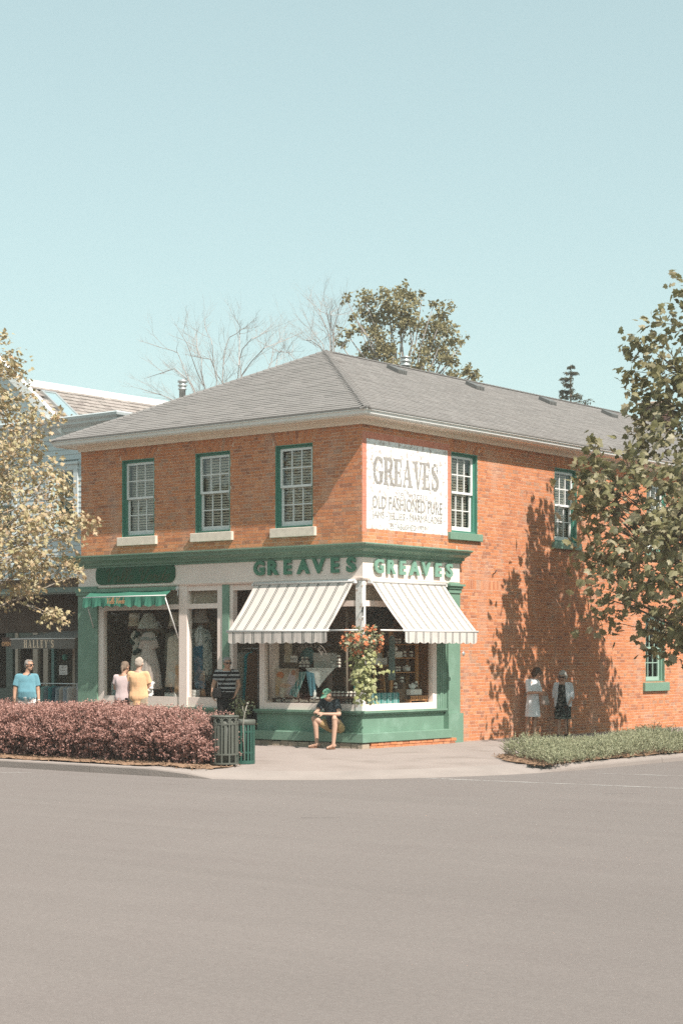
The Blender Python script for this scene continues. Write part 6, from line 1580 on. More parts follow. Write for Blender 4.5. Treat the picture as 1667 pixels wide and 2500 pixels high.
# bark chips
N = 5200; px_ = np.concatenate([nr.uniform(-9,1.0,3600), nr.uniform(3.0,4.9,1600)]); py_ = np.concatenate([nr.uniform(-5.75,-4.1,3600), nr.uniform(-1.0,.9,1600)])
ok = np.array([(x < .45 or x > 1.5 or (y < -4.6)) and (x < 1.5 or y > .42-.72*(x-3.2)-.45) for x, y in zip(px_, py_)]); px_ = px_[ok]; py_ = py_[ok]; N = len(px_)
pos = np.stack([px_, py_, np.array([zg(x,y)+.03 for x, y in zip(px_, py_)])], axis=1)
V, F = scatter(DIAM, pos, frames(nr.normal(size=(N,3))*.5+np.array([0,0,1]), nr.normal(size=(N,3))), nr.uniform(.025,.065,N)); link('bark_chips', npmesh('bark_chips', V, F, m_mulch), kind='stuff')

# ---------------------------------------------------------------- shrub by the doorstep
sb = thing('potted_shrub', 'small pale green shrub in a dark pot beside the doorway', 'shrub', (-2.98,-.38,0))
obj('pot', MB().lathe([(.12,.0), (.17,.26), (.185,.27), (.185,.31), (.15,.31), (.14,.27)], (-2.98,-.38,.0), 18), m_black, sb)
cl = [(-2.98+R.gauss(0,.13), -.38+R.gauss(0,.11), R.uniform(.34,.92), .06) for k in range(60)]
pos, rot, sc = leaf_cloud(cl, 12, .06, (.035,.07), (-2.98,-.38,.5))
V, F = scatter(OVAL, pos-np.array([-2.98,-.38,0]), rot, sc); link('foliage', npmesh('foliage', V, F, ramp_mat('variegated_leaf', [(.24,.25,.12), (.36,.36,.20), (.46,.45,.28), (.30,.30,.16)], .6, .1, 20., trans=.15)), sb, kind='stuff')
mb = MB()
for c in cl[::2]: limb(mb, (-2.98,-.38,.28), c[:3], .008, .003, .1, 4, 4)
obj('stems', mb, m_bark, sb)

# ---------------------------------------------------------------- hanging basket at the shop corner
BX, BY, BZ = .34, -.42, 2.0
hb = thing('hanging_basket', 'hanging basket of orange begonias with a long trailing pale vine at the shop corner', 'hanging basket', (BX,BY,BZ))
obj('bracket', MB().tube(smooth([(.02,-.03,2.60), (.05,-.06,2.78), (.20,-.22,2.80), (.33,-.40,2.70), (BX,BY,2.62)],4), .011, 6), m_black, hb)
obj('bowl', MB().lathe([(.0001,-.12), (.10,-.10), (.17,0), (.19,.10), (.17,.09)], (BX,BY,BZ), 18), m_mulch, hb)
mb = MB()
for a in (0, 2.1, 4.2): mb.tube([(BX,BY,2.60), (BX+.17*math.cos(a),BY+.17*math.sin(a),BZ+.09)], .005, 4)
obj('wires', mb, m_black, hb)
m_bl = ramp_mat('begonia_leaf', [(.20,.21,.10), (.32,.32,.18), (.44,.43,.28), (.25,.26,.13), (.54,.50,.38)], .5, .1, 20., trans=.2)
hbv = np.array([BX,BY,BZ])
cl = []
while len(cl) < 60:
    p = Vector((R.uniform(-1,1), R.uniform(-1,1), R.uniform(-.9,1)))
    if p.length < 1: cl.append((BX+p.x*.36, BY+p.y*.34, BZ+.13+p.z*.25, .05))
pos, rot, sc = leaf_cloud(cl, 9, .05, (.055,.10), (BX,BY,BZ)); V, F = scatter(OVAL, pos-hbv, rot, sc); link('foliage', npmesh('foliage', V, F, m_bl), hb, kind='stuff')
m_fl = ramp_mat('orange_begonia', [(.72,.20,.08), (.78,.28,.13), (.80,.36,.19), (.75,.24,.10)], .6, .06, 20., trans=.2)
pet = MB()
for k in range(5):
    a = 2*PI*k/5; c, s = math.cos(a), math.sin(a)
    pet.add([(0,0,0), (.5*c-.3*s,.5*s+.3*c,.22), (c,s,.18), (.5*c+.3*s,.5*s-.3*c,.22)], [(0,1,2,3)])
FLW = (np.array(pet.v), np.array([(f[0],f[1],f[2]) for f in pet.f]+[(f[0],f[2],f[3]) for f in pet.f]))
P = []
for k in range(24):
    d = Vector((R.gauss(0,1), R.gauss(0,1)-.4, R.gauss(0,.75)+.15)).normalized(); c = Vector((BX+d.x*.40, BY+d.y*.38, BZ+.14+d.z*.27))
    for j in range(8): P.append((c.x+R.gauss(0,.035), c.y+R.gauss(0,.035), c.z+R.gauss(0,.035)))
P = np.array(P); N = len(P); rot = frames(unit(P-hbv)+nr.normal(size=(N,3))*.5, nr.normal(size=(N,3)))
me = npmesh('flower', FLW[0], FLW[1], m_fl)
for i in range(N):
    M = Matrix.Identity(4); s_ = R.uniform(.026,.042)
    for a in range(3):
        for b_ in range(3): M[a][b_] = float(rot[i][a][b_]*s_)
    M.translation = Vector(P[i]-hbv); o = link('flower', me, hb); o.matrix_local = M
mb = MB(); VP = []
for k in range(11):
    a = R.uniform(0, 2*PI); L = R.uniform(.45,1.02) if k > 2 else 1.05
    pts = [(BX+.16*math.cos(a), BY+.16*math.sin(a), BZ+.05)]; x, y, z = BX+.20*math.cos(a)+.03, BY+.20*math.sin(a), BZ
    n = int(L/.07)
    for i in range(n):
        f = i/n; x += (BX+.06-x)*.07 + R.gauss(0,.018); y += (BY-y)*.07 + R.gauss(0,.018); z -= L/n; pts.append((x,y,z))
        for j in range(4): VP.append((x+R.gauss(0,.065), y+R.gauss(0,.065), z+R.gauss(0,.03)))
    mb.tube(pts, .004, 4)
VP += [(.98-.07*k, -.28-.015*k, 1.54+.02*math.sin(k)) for k in range(0,8)]
obj('vine_stems', mb, mat('vine_stem', (.28,.27,.15), .8), hb)
VP = np.array(VP); N = len(VP); ow = VP-np.array([BX,BY,0]); ow[:,2] = 0; rot = frames(unit(ow)*.8+nr.normal(size=(N,3))*.4+np.array([.3,-.4,.5]), nr.normal(size=(N,3))*.5+np.array([0,0,-1.]))
me = npmesh('vine_leaf', BROAD[0]*np.array([1.0,.85,1]), BROAD[1], ramp_mat('pale_vine_leaf', [(.30,.31,.12), (.40,.40,.18), (.50,.49,.27), (.36,.36,.15), (.56,.54,.34)], .55, .08, 20., trans=.25))
for i in range(N):
    M = Matrix.Identity(4); s_ = R.uniform(.06,.105)
    for a in range(3):
        for b_ in range(3): M[a][b_] = float(rot[i][a][b_]*s_)
    M.translation = Vector(VP[i]-hbv); o = link('vine_leaf', me, hb); o.matrix_local = M
# ================================================================ people
# every figure is modelled in its own frame: x to the right as seen from the street, y away from the street, z up
m_skin = mat('skin', (.54,.33,.235), .55, .06, 10., spec=.4); m_skin_t = mat('tanned_skin', (.50,.285,.19), .55, .06, 10., spec=.4)
m_eye = mat('dark_eye', (.03,.02,.02), .3); m_lip = mat('lips', (.36,.14,.12), .5); m_shade = mat('black_lens', (.012,.012,.014), .12, spec=.7)
V3 = Vector
def hframe(face):
    f = V3(face).normalized(); l = f.cross(V3((0,0,1))).normalized(); u = l.cross(f).normalized()
    return l, f, u          # lateral, face, up
def hand(mb, wr, hd, pn, sgn, curl=.6):
    hd = V3(hd).normalized(); pn = V3(pn); pn = (pn - hd*pn.dot(hd)).normalized(); sd = hd.cross(pn)*sgn; wr = V3(wr)
    for i in range(4): mb.caps(wr+sd*(i-1.5)*.009, wr+hd*.082+sd*(i-1.5)*.019, .018, .0125, 8)
    for i, L in enumerate((.066,.078,.074,.058)):
        b = wr+hd*.085+sd*(1.5-i)*.0205; c = curl*(.8+.12*i)
        d1 = hd*math.cos(c*.5)+pn*math.sin(c*.5); d2 = hd*math.cos(c*1.4)+pn*math.sin(c*1.4); m_ = b+d1*L*.5
        mb.caps(b-hd*.01, m_, .0105, .0098, 8); mb.caps(m_, m_+d2*L*.5, .0098, .0085, 8)
    b = wr+hd*.028+sd*.026; d1 = (hd*.65+sd*.75+pn*.25).normalized(); d2 = (hd*.9+sd*.25+pn*.35).normalized()
    mb.caps(b, b+d1*.042, .014, .0115, 8); mb.caps(b+d1*.042, b+d1*.042+d2*.032, .0115, .0095, 8)
class Fig:
    def __init__(s, label, loc, J, g=1., skin=None, belly=0., shoe=None, fem=False, rz=None):
        s.t = thing('person', label, 'person', loc, math.radians(38.6) if rz is None else rz)
        s.J = {k: V3(v) for k, v in J.items()}; s.g = g; s.belly = belly; s.skin = skin or m_skin; J = s.J
        s.ax = (J['C']-J['P']); s.L = s.ax.length; s.up = s.ax.normalized()
        l = J['shL']-J['shR']; s.lat = (l-s.up*l.dot(s.up)).normalized(); s.fr = s.up.cross(s.lat); 
        if s.fr.dot(J['front']) < 0: s.fr = -s.fr
        s.prof = [(-.16,.11,.085), (-.06,.160,.112), (.05,.172,.122), (.22,.158,.112), (.42,.142 if fem else .152,.105), (.62,.158,.115), (.80,.170,.112), (.92,.150,.088), (1.0,.095,.066), (1.08,.056,.058)]
    def ring(s, t, inf=0., n=22):
        P = s.prof; ts = [p[0] for p in P]; rx = float(np.interp(t, ts, [p[1] for p in P]))*s.g+inf; ry = float(np.interp(t, ts, [p[2] for p in P]))*s.g+inf
        c = s.J['P']+s.up*(s.L*t) + s.fr*(s.belly*max(0, 1-abs(t-.28)/.4)); ry += s.belly*.5*max(0, 1-abs(t-.28)/.4)
        return [c + s.lat*(rx*math.cos(2*PI*j/n)) + s.fr*(ry*math.sin(2*PI*j/n)) for j in range(n)]
    def torso(s, mb, inf, t0, t1, k=14, wave=0.): 
        rg = []
        for i in range(k+1):
            t = t0+(t1-t0)*i/k; r = s.ring(t, inf)
            if wave: c = sum(r, V3())/len(r); r = [c+(p-c)*(1+wave*math.sin(j*1.3+i*.9)*(1 if 0 < i < k else .4)) for j, p in enumerate(r)]
            rg.append(r)
        mb.loft(rg); return mb
    def body(s, hands=None, curl=(.6,.6), pn=None):
        J, g = s.J, s.g; mb = MB(); s.torso(mb, 0, -.16, 1.08)
        l, f, u = hframe(J['face']); H = J['H']; R3 = Matrix((l, f, u)).transposed(); s.hf = (l, f, u)
        mb.caps(J['C']-s.up*.02, H-u*.07-f*.012, .056, .052)
        mb.ell(H+u*.022-f*.006, .076, .096, .098, 16, 10, R3); mb.ell(H-u*.048+f*.022, .058, .068, .068, 14, 9, R3); mb.ell(H-u*.088+f*.052, .030, .028, .024, 10, 6, R3)
        mb.caps(H+f*.088+u*.012, H+f*.106-u*.022, .010, .014, 8); mb.ell(H+f*.078+u*.032, .055, .018, .012, 10, 6, R3); mb.ell(H+f*.080-u*.054, .026, .012, .010, 8, 6, R3)
        for sg in (-1, 1): mb.ell(H+l*(sg*.078)-f*.008-u*.008, .011, .022, .032, 8, 6, R3)
        for S in 'LR':
            mb.caps(J['C']-s.up*.035+(J['sh'+S]-J['C'])*.25, J['sh'+S], .050*g, .050*g); mb.ell(J['sh'+S], .054*g, .052*g, .054*g, 12, 8)
            mb.caps(J['sh'+S], J['el'+S], .050*g, .040*g); mb.caps(J['el'+S], J['wr'+S], .039*g, .027)
            hd = J.get('hd'+S, (J['wr'+S]-J['el'+S])); q = J.get('pn'+S, s.fr*.3 - s.lat*(1 if S == 'L' else -1)); hand(mb, J['wr'+S], hd, q, 1 if S == 'L' else -1, curl[0 if S == 'L' else 1])
            mb.caps(J['hip'+S], J['kn'+S], .085*g, .056*g); mb.ell(J['kn'+S], .056*g, .056*g, .060*g, 10, 8)
            a = J['kn'+S].lerp(J['an'+S], .30) - V3((J['toe'+S].x, J['toe'+S].y, 0))*.02
            mb.caps(J['kn'+S], a, .050*g, .056*g); mb.caps(a, J['an'+S], .055*g, .037)
            an = J['an'+S]; td = V3(J['toe'+S]).normalized(); z = an.z-.045
            mb.caps(an-td*.035-V3((0,0,.03)), an-V3((0,0,.01)), .034, .038); mb.caps(an-V3((0,0,.035)), an+td*.10-V3((0,0,.055)), .036, .030); mb.caps(an+td*.09-V3((0,0,.06)), an+td*.155-V3((0,0,.064)), .032, .022)
        link('body', remesh(mb, 'body', s.skin, .0085, 2, .5), s.t); return s
    def cloth(s, name, mb, m, vox=.011, sm=2, label=None): return link(name, remesh(mb, name, m, vox, sm, fold=.0 if name in ('shoe','collar') else .010), s.t, label=label)
    def raw(s, name, mb, m): return link(name, mb.mesh(name, m), s.t)
    def sleeve(s, mb, S, f, r0, r1, flare=0.):
        a, b = s.J['sh'+S], s.J['el'+S]; C = s.J['C']; q = .054*s.g+.0115; r0 = max(r0, q*1.02); r1 = max(r1, r0*.98); mb.caps(C-s.up*.035+(a-C)*.25, a, .050*s.g+.010, q); mb.ell(a, q, q, q, 14, 8); m_ = a.lerp(b, f*.35); mb.caps(a, m_, q, r0*.96, 14); mb.cone(m_, a.lerp(b, f), r0*.97, r1)
    def face_bits(s, shades=True, mouth=True):
        l, f, u = s.hf; H = s.J['H']; R3 = Matrix((l, f, u)).transposed()
        if shades:
            mb = MB()
            for sg in (-1, 1):
                mb.ell(H+l*(sg*.034)+f*.094+u*.014, .030, .010, .022, 12, 6, R3); mb.tube([H+l*(sg*.062)+f*.085+u*.02, H+l*(sg*.083)+f*.04+u*.018, H+l*(sg*.083)-f*.01+u*.012], .005, 4)
            mb.tube([H+l*-.01+f*.100+u*.018, H+l*.01+f*.100+u*.018], .004, 4); s.raw('sunglasses', mb, m_shade)
        else:
            for sg in (-1, 1): s.raw('eye', MB().ell(H+l*(sg*.031)+f*.089+u*.012, .012, .006, .007, 8, 6, R3), m_eye)
        if mouth: s.raw('mouth', MB().ell(H+f*.090-u*.054, .022, .006, .006, 8, 6, R3), m_lip)
    def hair(s, pieces, m, vox=.011, sm=2, lump=0.):
        l, f, u = s.hf; H = s.J['H']; R3 = Matrix((l, f, u)).transposed(); mb = MB(); r = random.Random(4)
        for (x, y, z), (a, b, c) in pieces: mb.ell(H+l*x+f*y+u*z, a, b, c, 14, 9, R3)
        if lump:
            for k in range(60):
                d = V3((r.gauss(0,1), r.gauss(-.5,.8), r.gauss(.4,.8))).normalized()
                if d.y > .45 and d.z < .55: continue
                mb.ell(H+l*d.x*.080+f*(d.y*.095-.01)+u*(d.z*.098+.028), lump, lump, lump, 8, 6)
        s.raw_mesh('hair', remesh(mb, 'hair', m, vox, sm, fold=.007, fs=(38.,38.,14.)))
    def raw_mesh(s, name, me): return link(name, me, s.t)
    def shoe(s, m, S, bulk=.008):
        an = s.J['an'+S]; td = V3(s.J['toe'+S]).normalized(); mb = MB()
        mb.caps(an-td*.04-V3((0,0,.045)), an+td*.10-V3((0,0,.062)), .040+bulk, .036+bulk); mb.caps(an+td*.08-V3((0,0,.06)), an+td*.165-V3((0,0,.066)), .038+bulk, .026+bulk)
        s.cloth('shoe', mb, m, .010, 1)
short_hair = [((0,-.030,.045), (.082,.082,.078)), ((0,-.055,.0), (.078,.055,.075)), ((.058,-.01,.03), (.030,.050,.04)), ((-.058,-.01,.03), (.030,.050,.04))]

# 1 man in blue polo
J = dict(P=(0,0,.96), C=(0,0,1.47), H=(.055,-.02,1.675), face=(.86,-.5,-.06), front=(.35,-.94,0), shR=(-.185,-.05,1.425), shL=(.18,.06,1.425), elR=(-.245,-.07,1.13), elL=(.235,.05,1.12), wrR=(-.245,-.12,.90), wrL=(.265,-.03,.89),
    hdR=(.1,-.15,-1), hdL=(.15,-.1,-1), hipR=(-.095,-.03,.92), hipL=(.095,.03,.92), knR=(-.10,.02,.50), knL=(.11,-.06,.51), anR=(-.14,.10,.10), anL=(.15,-.10,.09), toeR=(.7,-.6,0), toeL=(.7,-.6,0))
f = Fig('man in turquoise polo shirt and white shorts walking past the left shop', (-7.44,-2.2,-.040), J, 1.12, m_skin_t, .06).body()
m_blue = mat('turquoise_polo', (.17,.36,.42), .85, .06, 10.)
mb = MB(); f.torso(mb, .016, -.10, .985, wave=.012); f.sleeve(mb, 'R', .66, .072, .075); f.sleeve(mb, 'L', .66, .072, .075); f.cloth('polo_shirt', mb, m_blue)
mb = MB(); C_ = J['C']
for sg in (-1, 1): mb.caps((C_[0]+sg*.07,-.02,1.485), (C_[0]+.03+sg*.012,-.085,1.445), .020, .014)
mb.caps((-.07,.02,1.49), (.07,.03,1.49), .020, .020); f.cloth('collar', mb, mat('blue_collar', (.03,.10,.15), .8), .009, 1)
m_wsh = mat('white_cotton', (.74,.72,.69), .85, .05, 10.)
mb = MB(); f.torso(mb, .012, -.20, .06)
for S in 'LR': mb.cone(f.J['hip'+S]+V3((0,0,.05)), f.J['hip'+S].lerp(f.J['kn'+S], .85), .108, .098)
f.cloth('shorts', mb, m_wsh); f.face_bits()
f.hair(short_hair + [((0,.02,.098), (.06,.06,.022))], mat('grey_hair', (.30,.26,.23), .7, .15, 40.))
for S in 'LR': f.shoe(m_wsh, S)
f.raw('watch', MB().lathe([(.033,-.012), (.036,0), (.033,.012)], (.262,-.02,.925), 14), m_zinc)

# 2 couple looking into the window, seen from behind
J = dict(P=(0,0,.93), C=(0,0,1.435), H=(.045,.03,1.61), face=(.55,.83,-.05), front=(.25,.97,0), shR=(.145,-.035,1.39), shL=(-.15,.035,1.39), elR=(.215,-.15,1.17), elL=(-.175,.07,1.16), wrR=(.36,-.19,1.12), wrL=(-.10,.24,1.10),
    hdR=(1,.25,-.1), hdL=(.4,.8,.1), hipR=(.09,-.02,.90), hipL=(-.09,.02,.90), knR=(.09,-.01,.49), knL=(-.09,.0,.49), anR=(.09,-.02,.09), anL=(-.10,0,.09), toeR=(.3,1,0), toeL=(.1,1,0))
f = Fig('woman in pale pink t-shirt seen from behind with her arm round the person in orange', (-5.72,-1.0,-.018), J, 1.08, m_skin_t, .02, fem=True).body()
m_pink = mat('pale_pink_tee', (.62,.50,.49), .85, .05, 10.); m_blk = mat('black_trousers', (.022,.020,.019), .8, .1, 10.)
mb = MB(); f.torso(mb, .014, -.06, .97, wave=.015); f.sleeve(mb, 'R', .62, .062, .066); f.sleeve(mb, 'L', .62, .062, .066); f.cloth('t_shirt', mb, m_pink)
mb = MB(); f.torso(mb, .012, -.20, .05)
for S in 'LR': mb.cone(f.J['hip'+S]+V3((0,0,.05)), f.J['kn'+S], .100, .075); mb.cone(f.J['kn'+S]+V3((0,0,.02)), f.J['an'+S]+V3((0,0,.02)), .075, .065)
f.cloth('trousers', mb, m_blk); f.face_bits(False)
f.hair(short_hair + [((0,-.02,.06), (.086,.09,.072)), ((0,-.105,-.02), (.035,.035,.06)), ((.015,-.125,-.075), (.025,.025,.05))], mat('brown_grey_hair', (.20,.14,.10), .7, .15, 40.))
for S in 'LR': f.shoe(m_blk, S)
J = dict(P=(0,0,.97), C=(0,0,1.50), H=(.02,.03,1.685), face=(.35,.93,-.12), front=(.3,.95,0), shR=(.17,-.05,1.455), shL=(-.17,.05,1.455), elR=(.235,.03,1.20), elL=(-.20,.10,1.20), wrR=(.20,.22,1.13), wrL=(-.06,.30,1.14),
    hdR=(-.5,.8,0), hdL=(.6,.7,0), hipR=(.095,-.03,.93), hipL=(-.095,.03,.93), knR=(.10,-.01,.50), knL=(-.10,.02,.50), anR=(.10,-.02,.09), anL=(-.10,.02,.09), toeR=(.4,1,0), toeL=(.2,1,0))
f = Fig('white haired person in orange shirt seen from behind at the clothes window', (-5.36,-.90,-.016), J, 1.16, m_skin, .03).body()
m_orng = mat('light_orange_shirt', (.82,.52,.30), .85, .05, 8.)
mb = MB(); f.torso(mb, .020, -.34, .985, wave=.010); f.sleeve(mb, 'R', .7, .074, .080); f.sleeve(mb, 'L', .7, .074, .080); f.cloth('shirt', mb, m_orng)
mb = MB(); f.torso(mb, .010, -.22, .02)
for S in 'LR': mb.cone(f.J['hip'+S]+V3((0,0,.05)), f.J['hip'+S].lerp(f.J['kn'+S], .9), .108, .10)
f.cloth('shorts', mb, mat('beige_shorts', (.40,.32,.23), .85)); f.face_bits(False)
f.hair([((0,-.03,.045), (.088,.086,.082)), ((0,-.06,.0), (.082,.058,.08))], mat('white_hair', (.50,.42,.35), .8, .12, 40.), lump=.020)
for S in 'LR': f.shoe(m_wsh, S)
mb = MB()
for k in range(16): mb.ell((.255+R.gauss(0,.02), .06+R.gauss(0,.03), 1.27-.018*k), .050, .045, .035, 8, 6)
mb.xf(T(-5.36,-.90,-.016) @ Matrix.Rotation(math.radians(38.6),4,'Z'))
wc = remesh(mb, 'white_jacket', m_wsh, .014, 1); link('white_jacket', wc, None, None, None, None, 'crumpled white jacket carried over the arm of the person in orange', 'jacket')

# 3 woman in striped top at the doorway
J = dict(P=(0,0,.93), C=(0,0,1.435), H=(.015,-.02,1.585), face=(.38,-.92,-.12), front=(.18,-.98,0), shR=(-.185,-.03,1.385), shL=(.185,.03,1.385), elR=(-.275,.0,1.12), elL=(.25,.03,1.12), wrR=(-.30,-.07,.92), wrL=(.20,-.10,.97),
    hdR=(.35,-.2,-.9), hdL=(-.35,-.15,-.9), hipR=(-.10,0,.90), hipL=(.10,0,.90), knR=(-.10,-.02,.48), knL=(.10,-.02,.48), anR=(-.11,0,.09), anL=(.11,0,.09), toeR=(-.1,-1,0), toeL=(.3,-1,0))
f = Fig('grey haired woman in black and white striped top standing at the shop doorway', (-3.18,-.50,.10), J, 1.16, m_skin_t, .035, fem=True).body()
m_strp = stripe_mat('black_white_stripes', (.018,.018,.02), (.62,.60,.58), 'Z', .088, [(.0,.011), (.020,.033)])
mb = MB(); f.torso(mb, .014, .10, .965, wave=.008); f.sleeve(mb, 'R', .55, .064, .074); f.sleeve(mb, 'L', .55, .064, .074); f.cloth('striped_top', mb, m_strp, .010)
mb = MB(); f.torso(mb, .010, -.22, .14)
for S in 'LR': mb.cone(f.J['hip'+S]+V3((0,0,.05)), f.J['kn'+S], .112, .088); mb.cone(f.J['kn'+S]+V3((0,0,.02)), f.J['an'+S]+V3((0,0,-.03)), .088, .085)
f.cloth('trousers', mb, m_blk); f.face_bits()
f.hair([((0,-.028,.048), (.086,.088,.082)), ((0,-.055,.0), (.080,.055,.075)), ((.062,-.01,.03), (.028,.045,.045)), ((-.062,-.01,.03), (.028,.045,.045)), ((0,.055,.085), (.06,.035,.025))], mat('silver_hair', (.33,.30,.28), .7, .15, 40.), lump=.012)
for S in 'LR': f.shoe(m_blk, S)
PM = T(-3.18,-.50,.10) @ Matrix.Rotation(math.radians(38.6),4,'Z')
sbag = thing('shoulder_bag', 'black shoulder bag hanging at the hip of the woman in the striped top', 'bag', tuple(PM @ V3((-.2,-.13,.93))))
obj('pouch', MB().bbox(-.28,-.20,.86,-.10,-.10,1.07,.025).xf(PM), m_blk, sbag)
obj('strap', MB().tube(smooth([(-.17,-.165,1.06), (-.08,-.20,1.16), (.02,-.19,1.30), (.10,-.11,1.435), (.13,.02,1.46), (.08,.13,1.36), (-.05,.17,1.2), (-.18,.06,1.05)],4), .009, 5).xf(PM), m_blk, sbag)

# 4 man sitting on the plinth
J = dict(P=(.205,.065,.435), C=(.085,-.055,.965), H=(.025,-.155,1.075), face=(-.60,-.55,-.52), front=(-.62,-.75,0), shL=(.215,-.165,.935), shR=(-.065,.05,.935), elL=(.265,-.30,.690), elR=(-.185,-.10,.735), wrL=(-.045,-.36,.700), wrR=(-.225,-.27,.715),
    hdL=(-.95,.16,.10), hdR=(.85,-.40,.06), pnL=(0,.6,-.5), pnR=(0,-.2,-.8), hipL=(.275,.0,.40), hipR=(.13,.13,.40), knL=(.165,-.335,.605), knR=(-.245,.105,.595), anL=(.145,-.345,.10), anR=(-.185,.10,.10), toeL=(-.75,-.65,0), toeR=(-.95,-.15,0))
f = Fig('man in green cap and khaki shorts sitting on the green shop plinth', (-.60,-.40,-.010), J, 1.0, m_skin, .02).body(curl=(1.0,1.0))
m_navy = mat('dark_navy_polo', (.022,.032,.036), .75, .15, 8., col2=(.10,.13,.15), c2amt=.35, c2scale=5.)
mb = MB(); f.torso(mb, .016, -.04, .985, wave=.014); f.sleeve(mb, 'R', .72, .062, .066); f.sleeve(mb, 'L', .62, .062, .068); f.cloth('polo_shirt', mb, m_navy)
m_khaki = mat('khaki_shorts', (.50,.34,.17), .85, .07, 10.)
mb = MB(); f.torso(mb, .012, -.16, .03)
for S, q in (('L', .60), ('R', .62)): mb.ell(f.J['hip'+S], .103, .103, .10, 14, 8); mb.cone(f.J['hip'+S], f.J['hip'+S].lerp(f.J['kn'+S], q), .104, .088)
f.cloth('shorts', mb, m_khaki); f.face_bits(False, False)
l, fc, u = f.hf; H = f.J['H']; R3 = Matrix((l, fc, u)).transposed()
f.hair([((0,-.05,.0), (.079,.052,.062)), ((0,-.02,.06), (.078,.08,.05))], mat('grey_cropped_hair', (.28,.23,.19), .8))
m_cap = mat('green_cap_cloth', (.17,.36,.25), .8, .05, 10.)
mb = MB(); rg = []
for i in range(7):
    a = i/6*PI/2; rg.append([H+u*(.040+.085*math.sin(a))-fc*.006 + l*(.084*math.cos(a)*math.cos(t)) + fc*(.104*math.cos(a)*math.sin(t)) for t in np.linspace(0, 2*PI, 20, endpoint=False)])
mb.loft(rg); top_rim = MB()
for dz in (0, .006):
    mb.loft([[H+u*(.042+dz-.018*k/4-.10*(a*a)*k/4*.12)+fc*(.092+.085*k/4*math.cos(a*.9))+l*(.074*a) - fc*.028*abs(a)**2 for a in np.linspace(-1,1,9)] for k in range(5)], cap=False, closed=False)
f.raw('cap', mb, m_cap)
f.raw('cap_badge', MB().ell(H+u*.085+fc*.082, .022, .010, .018, 8, 6, R3), m_orange_l)
m_sand = mat('brown_leather', (.26,.13,.075), .6, .1, 20.)
for S in 'LR':
    an = f.J['an'+S]; td = f.J['toe'+S].normalized(); sd = V3((-td.y, td.x, 0)); mb = MB(); n = 12
    def sole(z): return [an + td*(.062 + .115*math.cos(t)) + sd*(.046*math.sin(t)*(1+.15*math.cos(t))) + V3((0,0,z-an.z)) for t in np.linspace(0, 2*PI, 16, endpoint=False)]
    mb.loft([sole(.002), sole(.022)])
    for q, h in ((.135,.052), (.100,.066), (.065,.080), (.03,.095)):
        mb.tube([an+td*(q+.012)+sd*.047+V3((0,0,.02-an.z)), an+td*q+sd*.030+V3((0,0,h-.01-an.z)), an+td*(q-.006)+V3((0,0,h+.004-an.z)), an+td*q-sd*.030+V3((0,0,h-.01-an.z)), an+td*(q+.012)-sd*.047+V3((0,0,.02-an.z))], .0085, 5)
    mb.tube([an+td*.02+sd*.045+V3((0,0,.03-an.z)), an-td*.045+V3((0,0,-.03)), an+td*.02-sd*.045+V3((0,0,.03-an.z))], .011, 5); mb.tube([an+td*.14+V3((0,0,.05-an.z)), an+td*.03+V3((0,0,.10-an.z))], .008, 5)
    f.raw('sandal', mb, m_sand)

# 5 woman in white dress
J = dict(P=(-.015,0,.83), C=(-.01,-.01,1.315), H=(.065,-.06,1.455), face=(.66,-.42,-.62), front=(.72,-.69,0), shR=(-.135,-.11,1.265), shL=(.085,.10,1.265), elR=(-.12,-.20,1.03), elL=(.145,.10,1.03), wrR=(.085,-.26,1.03), wrL=(.165,-.12,1.01),
    hdR=(.85,-.1,-.25), hdL=(.2,-.85,-.35), hipR=(-.08,-.06,.80), hipL=(.05,.06,.80), knR=(-.125,-.05,.45), knL=(.035,.04,.45), anR=(-.165,-.04,.09), anL=(.02,.04,.09), toeR=(.45,-.9,0), toeL=(.35,-.9,0))
f = Fig('woman in white dress with bowed brown head standing in tree shade by the side wall', (.36,5.74,-.008), J, .93, m_skin_t, 0, fem=True).body()
m_wdr = mat('white_dress_cotton', (.78,.77,.77), .85, .05, 10.)
mb = MB(); rg = []
for z, a, b in ((.49,.200,.165), (.60,.192,.155), (.80,.172,.135), (.98,.150,.115), (1.12,.152,.115), (1.22,.155,.112), (1.29,.120,.085), (1.335,.072,.065)):
    rg.append([V3((-.012-.012*(1.3-z),-.008,z)) + f.lat*(a*math.cos(t)*(1+(.035*math.sin(7*t+1) if z < .9 else 0))) + f.fr*(b*math.sin(t)*(1+(.035*math.sin(6*t) if z < .9 else 0))) for t in np.linspace(0, 2*PI, 40, endpoint=False)])
mb.loft(rg); f.sleeve(mb, 'R', .98, .060, .066); f.sleeve(mb, 'L', .98, .060, .066); f.cloth('dress', mb, m_wdr, .010)
f.face_bits(False)
f.hair([((0,-.025,.045), (.092,.098,.088)), ((0,-.055,-.02), (.088,.062,.09)), ((.078,.0,-.025), (.030,.062,.085)), ((-.078,.0,-.025), (.030,.062,.085)), ((0,.07,.07), (.07,.035,.032))], mat('brown_bob_hair', (.075,.045,.028), .6, .2, 40.))
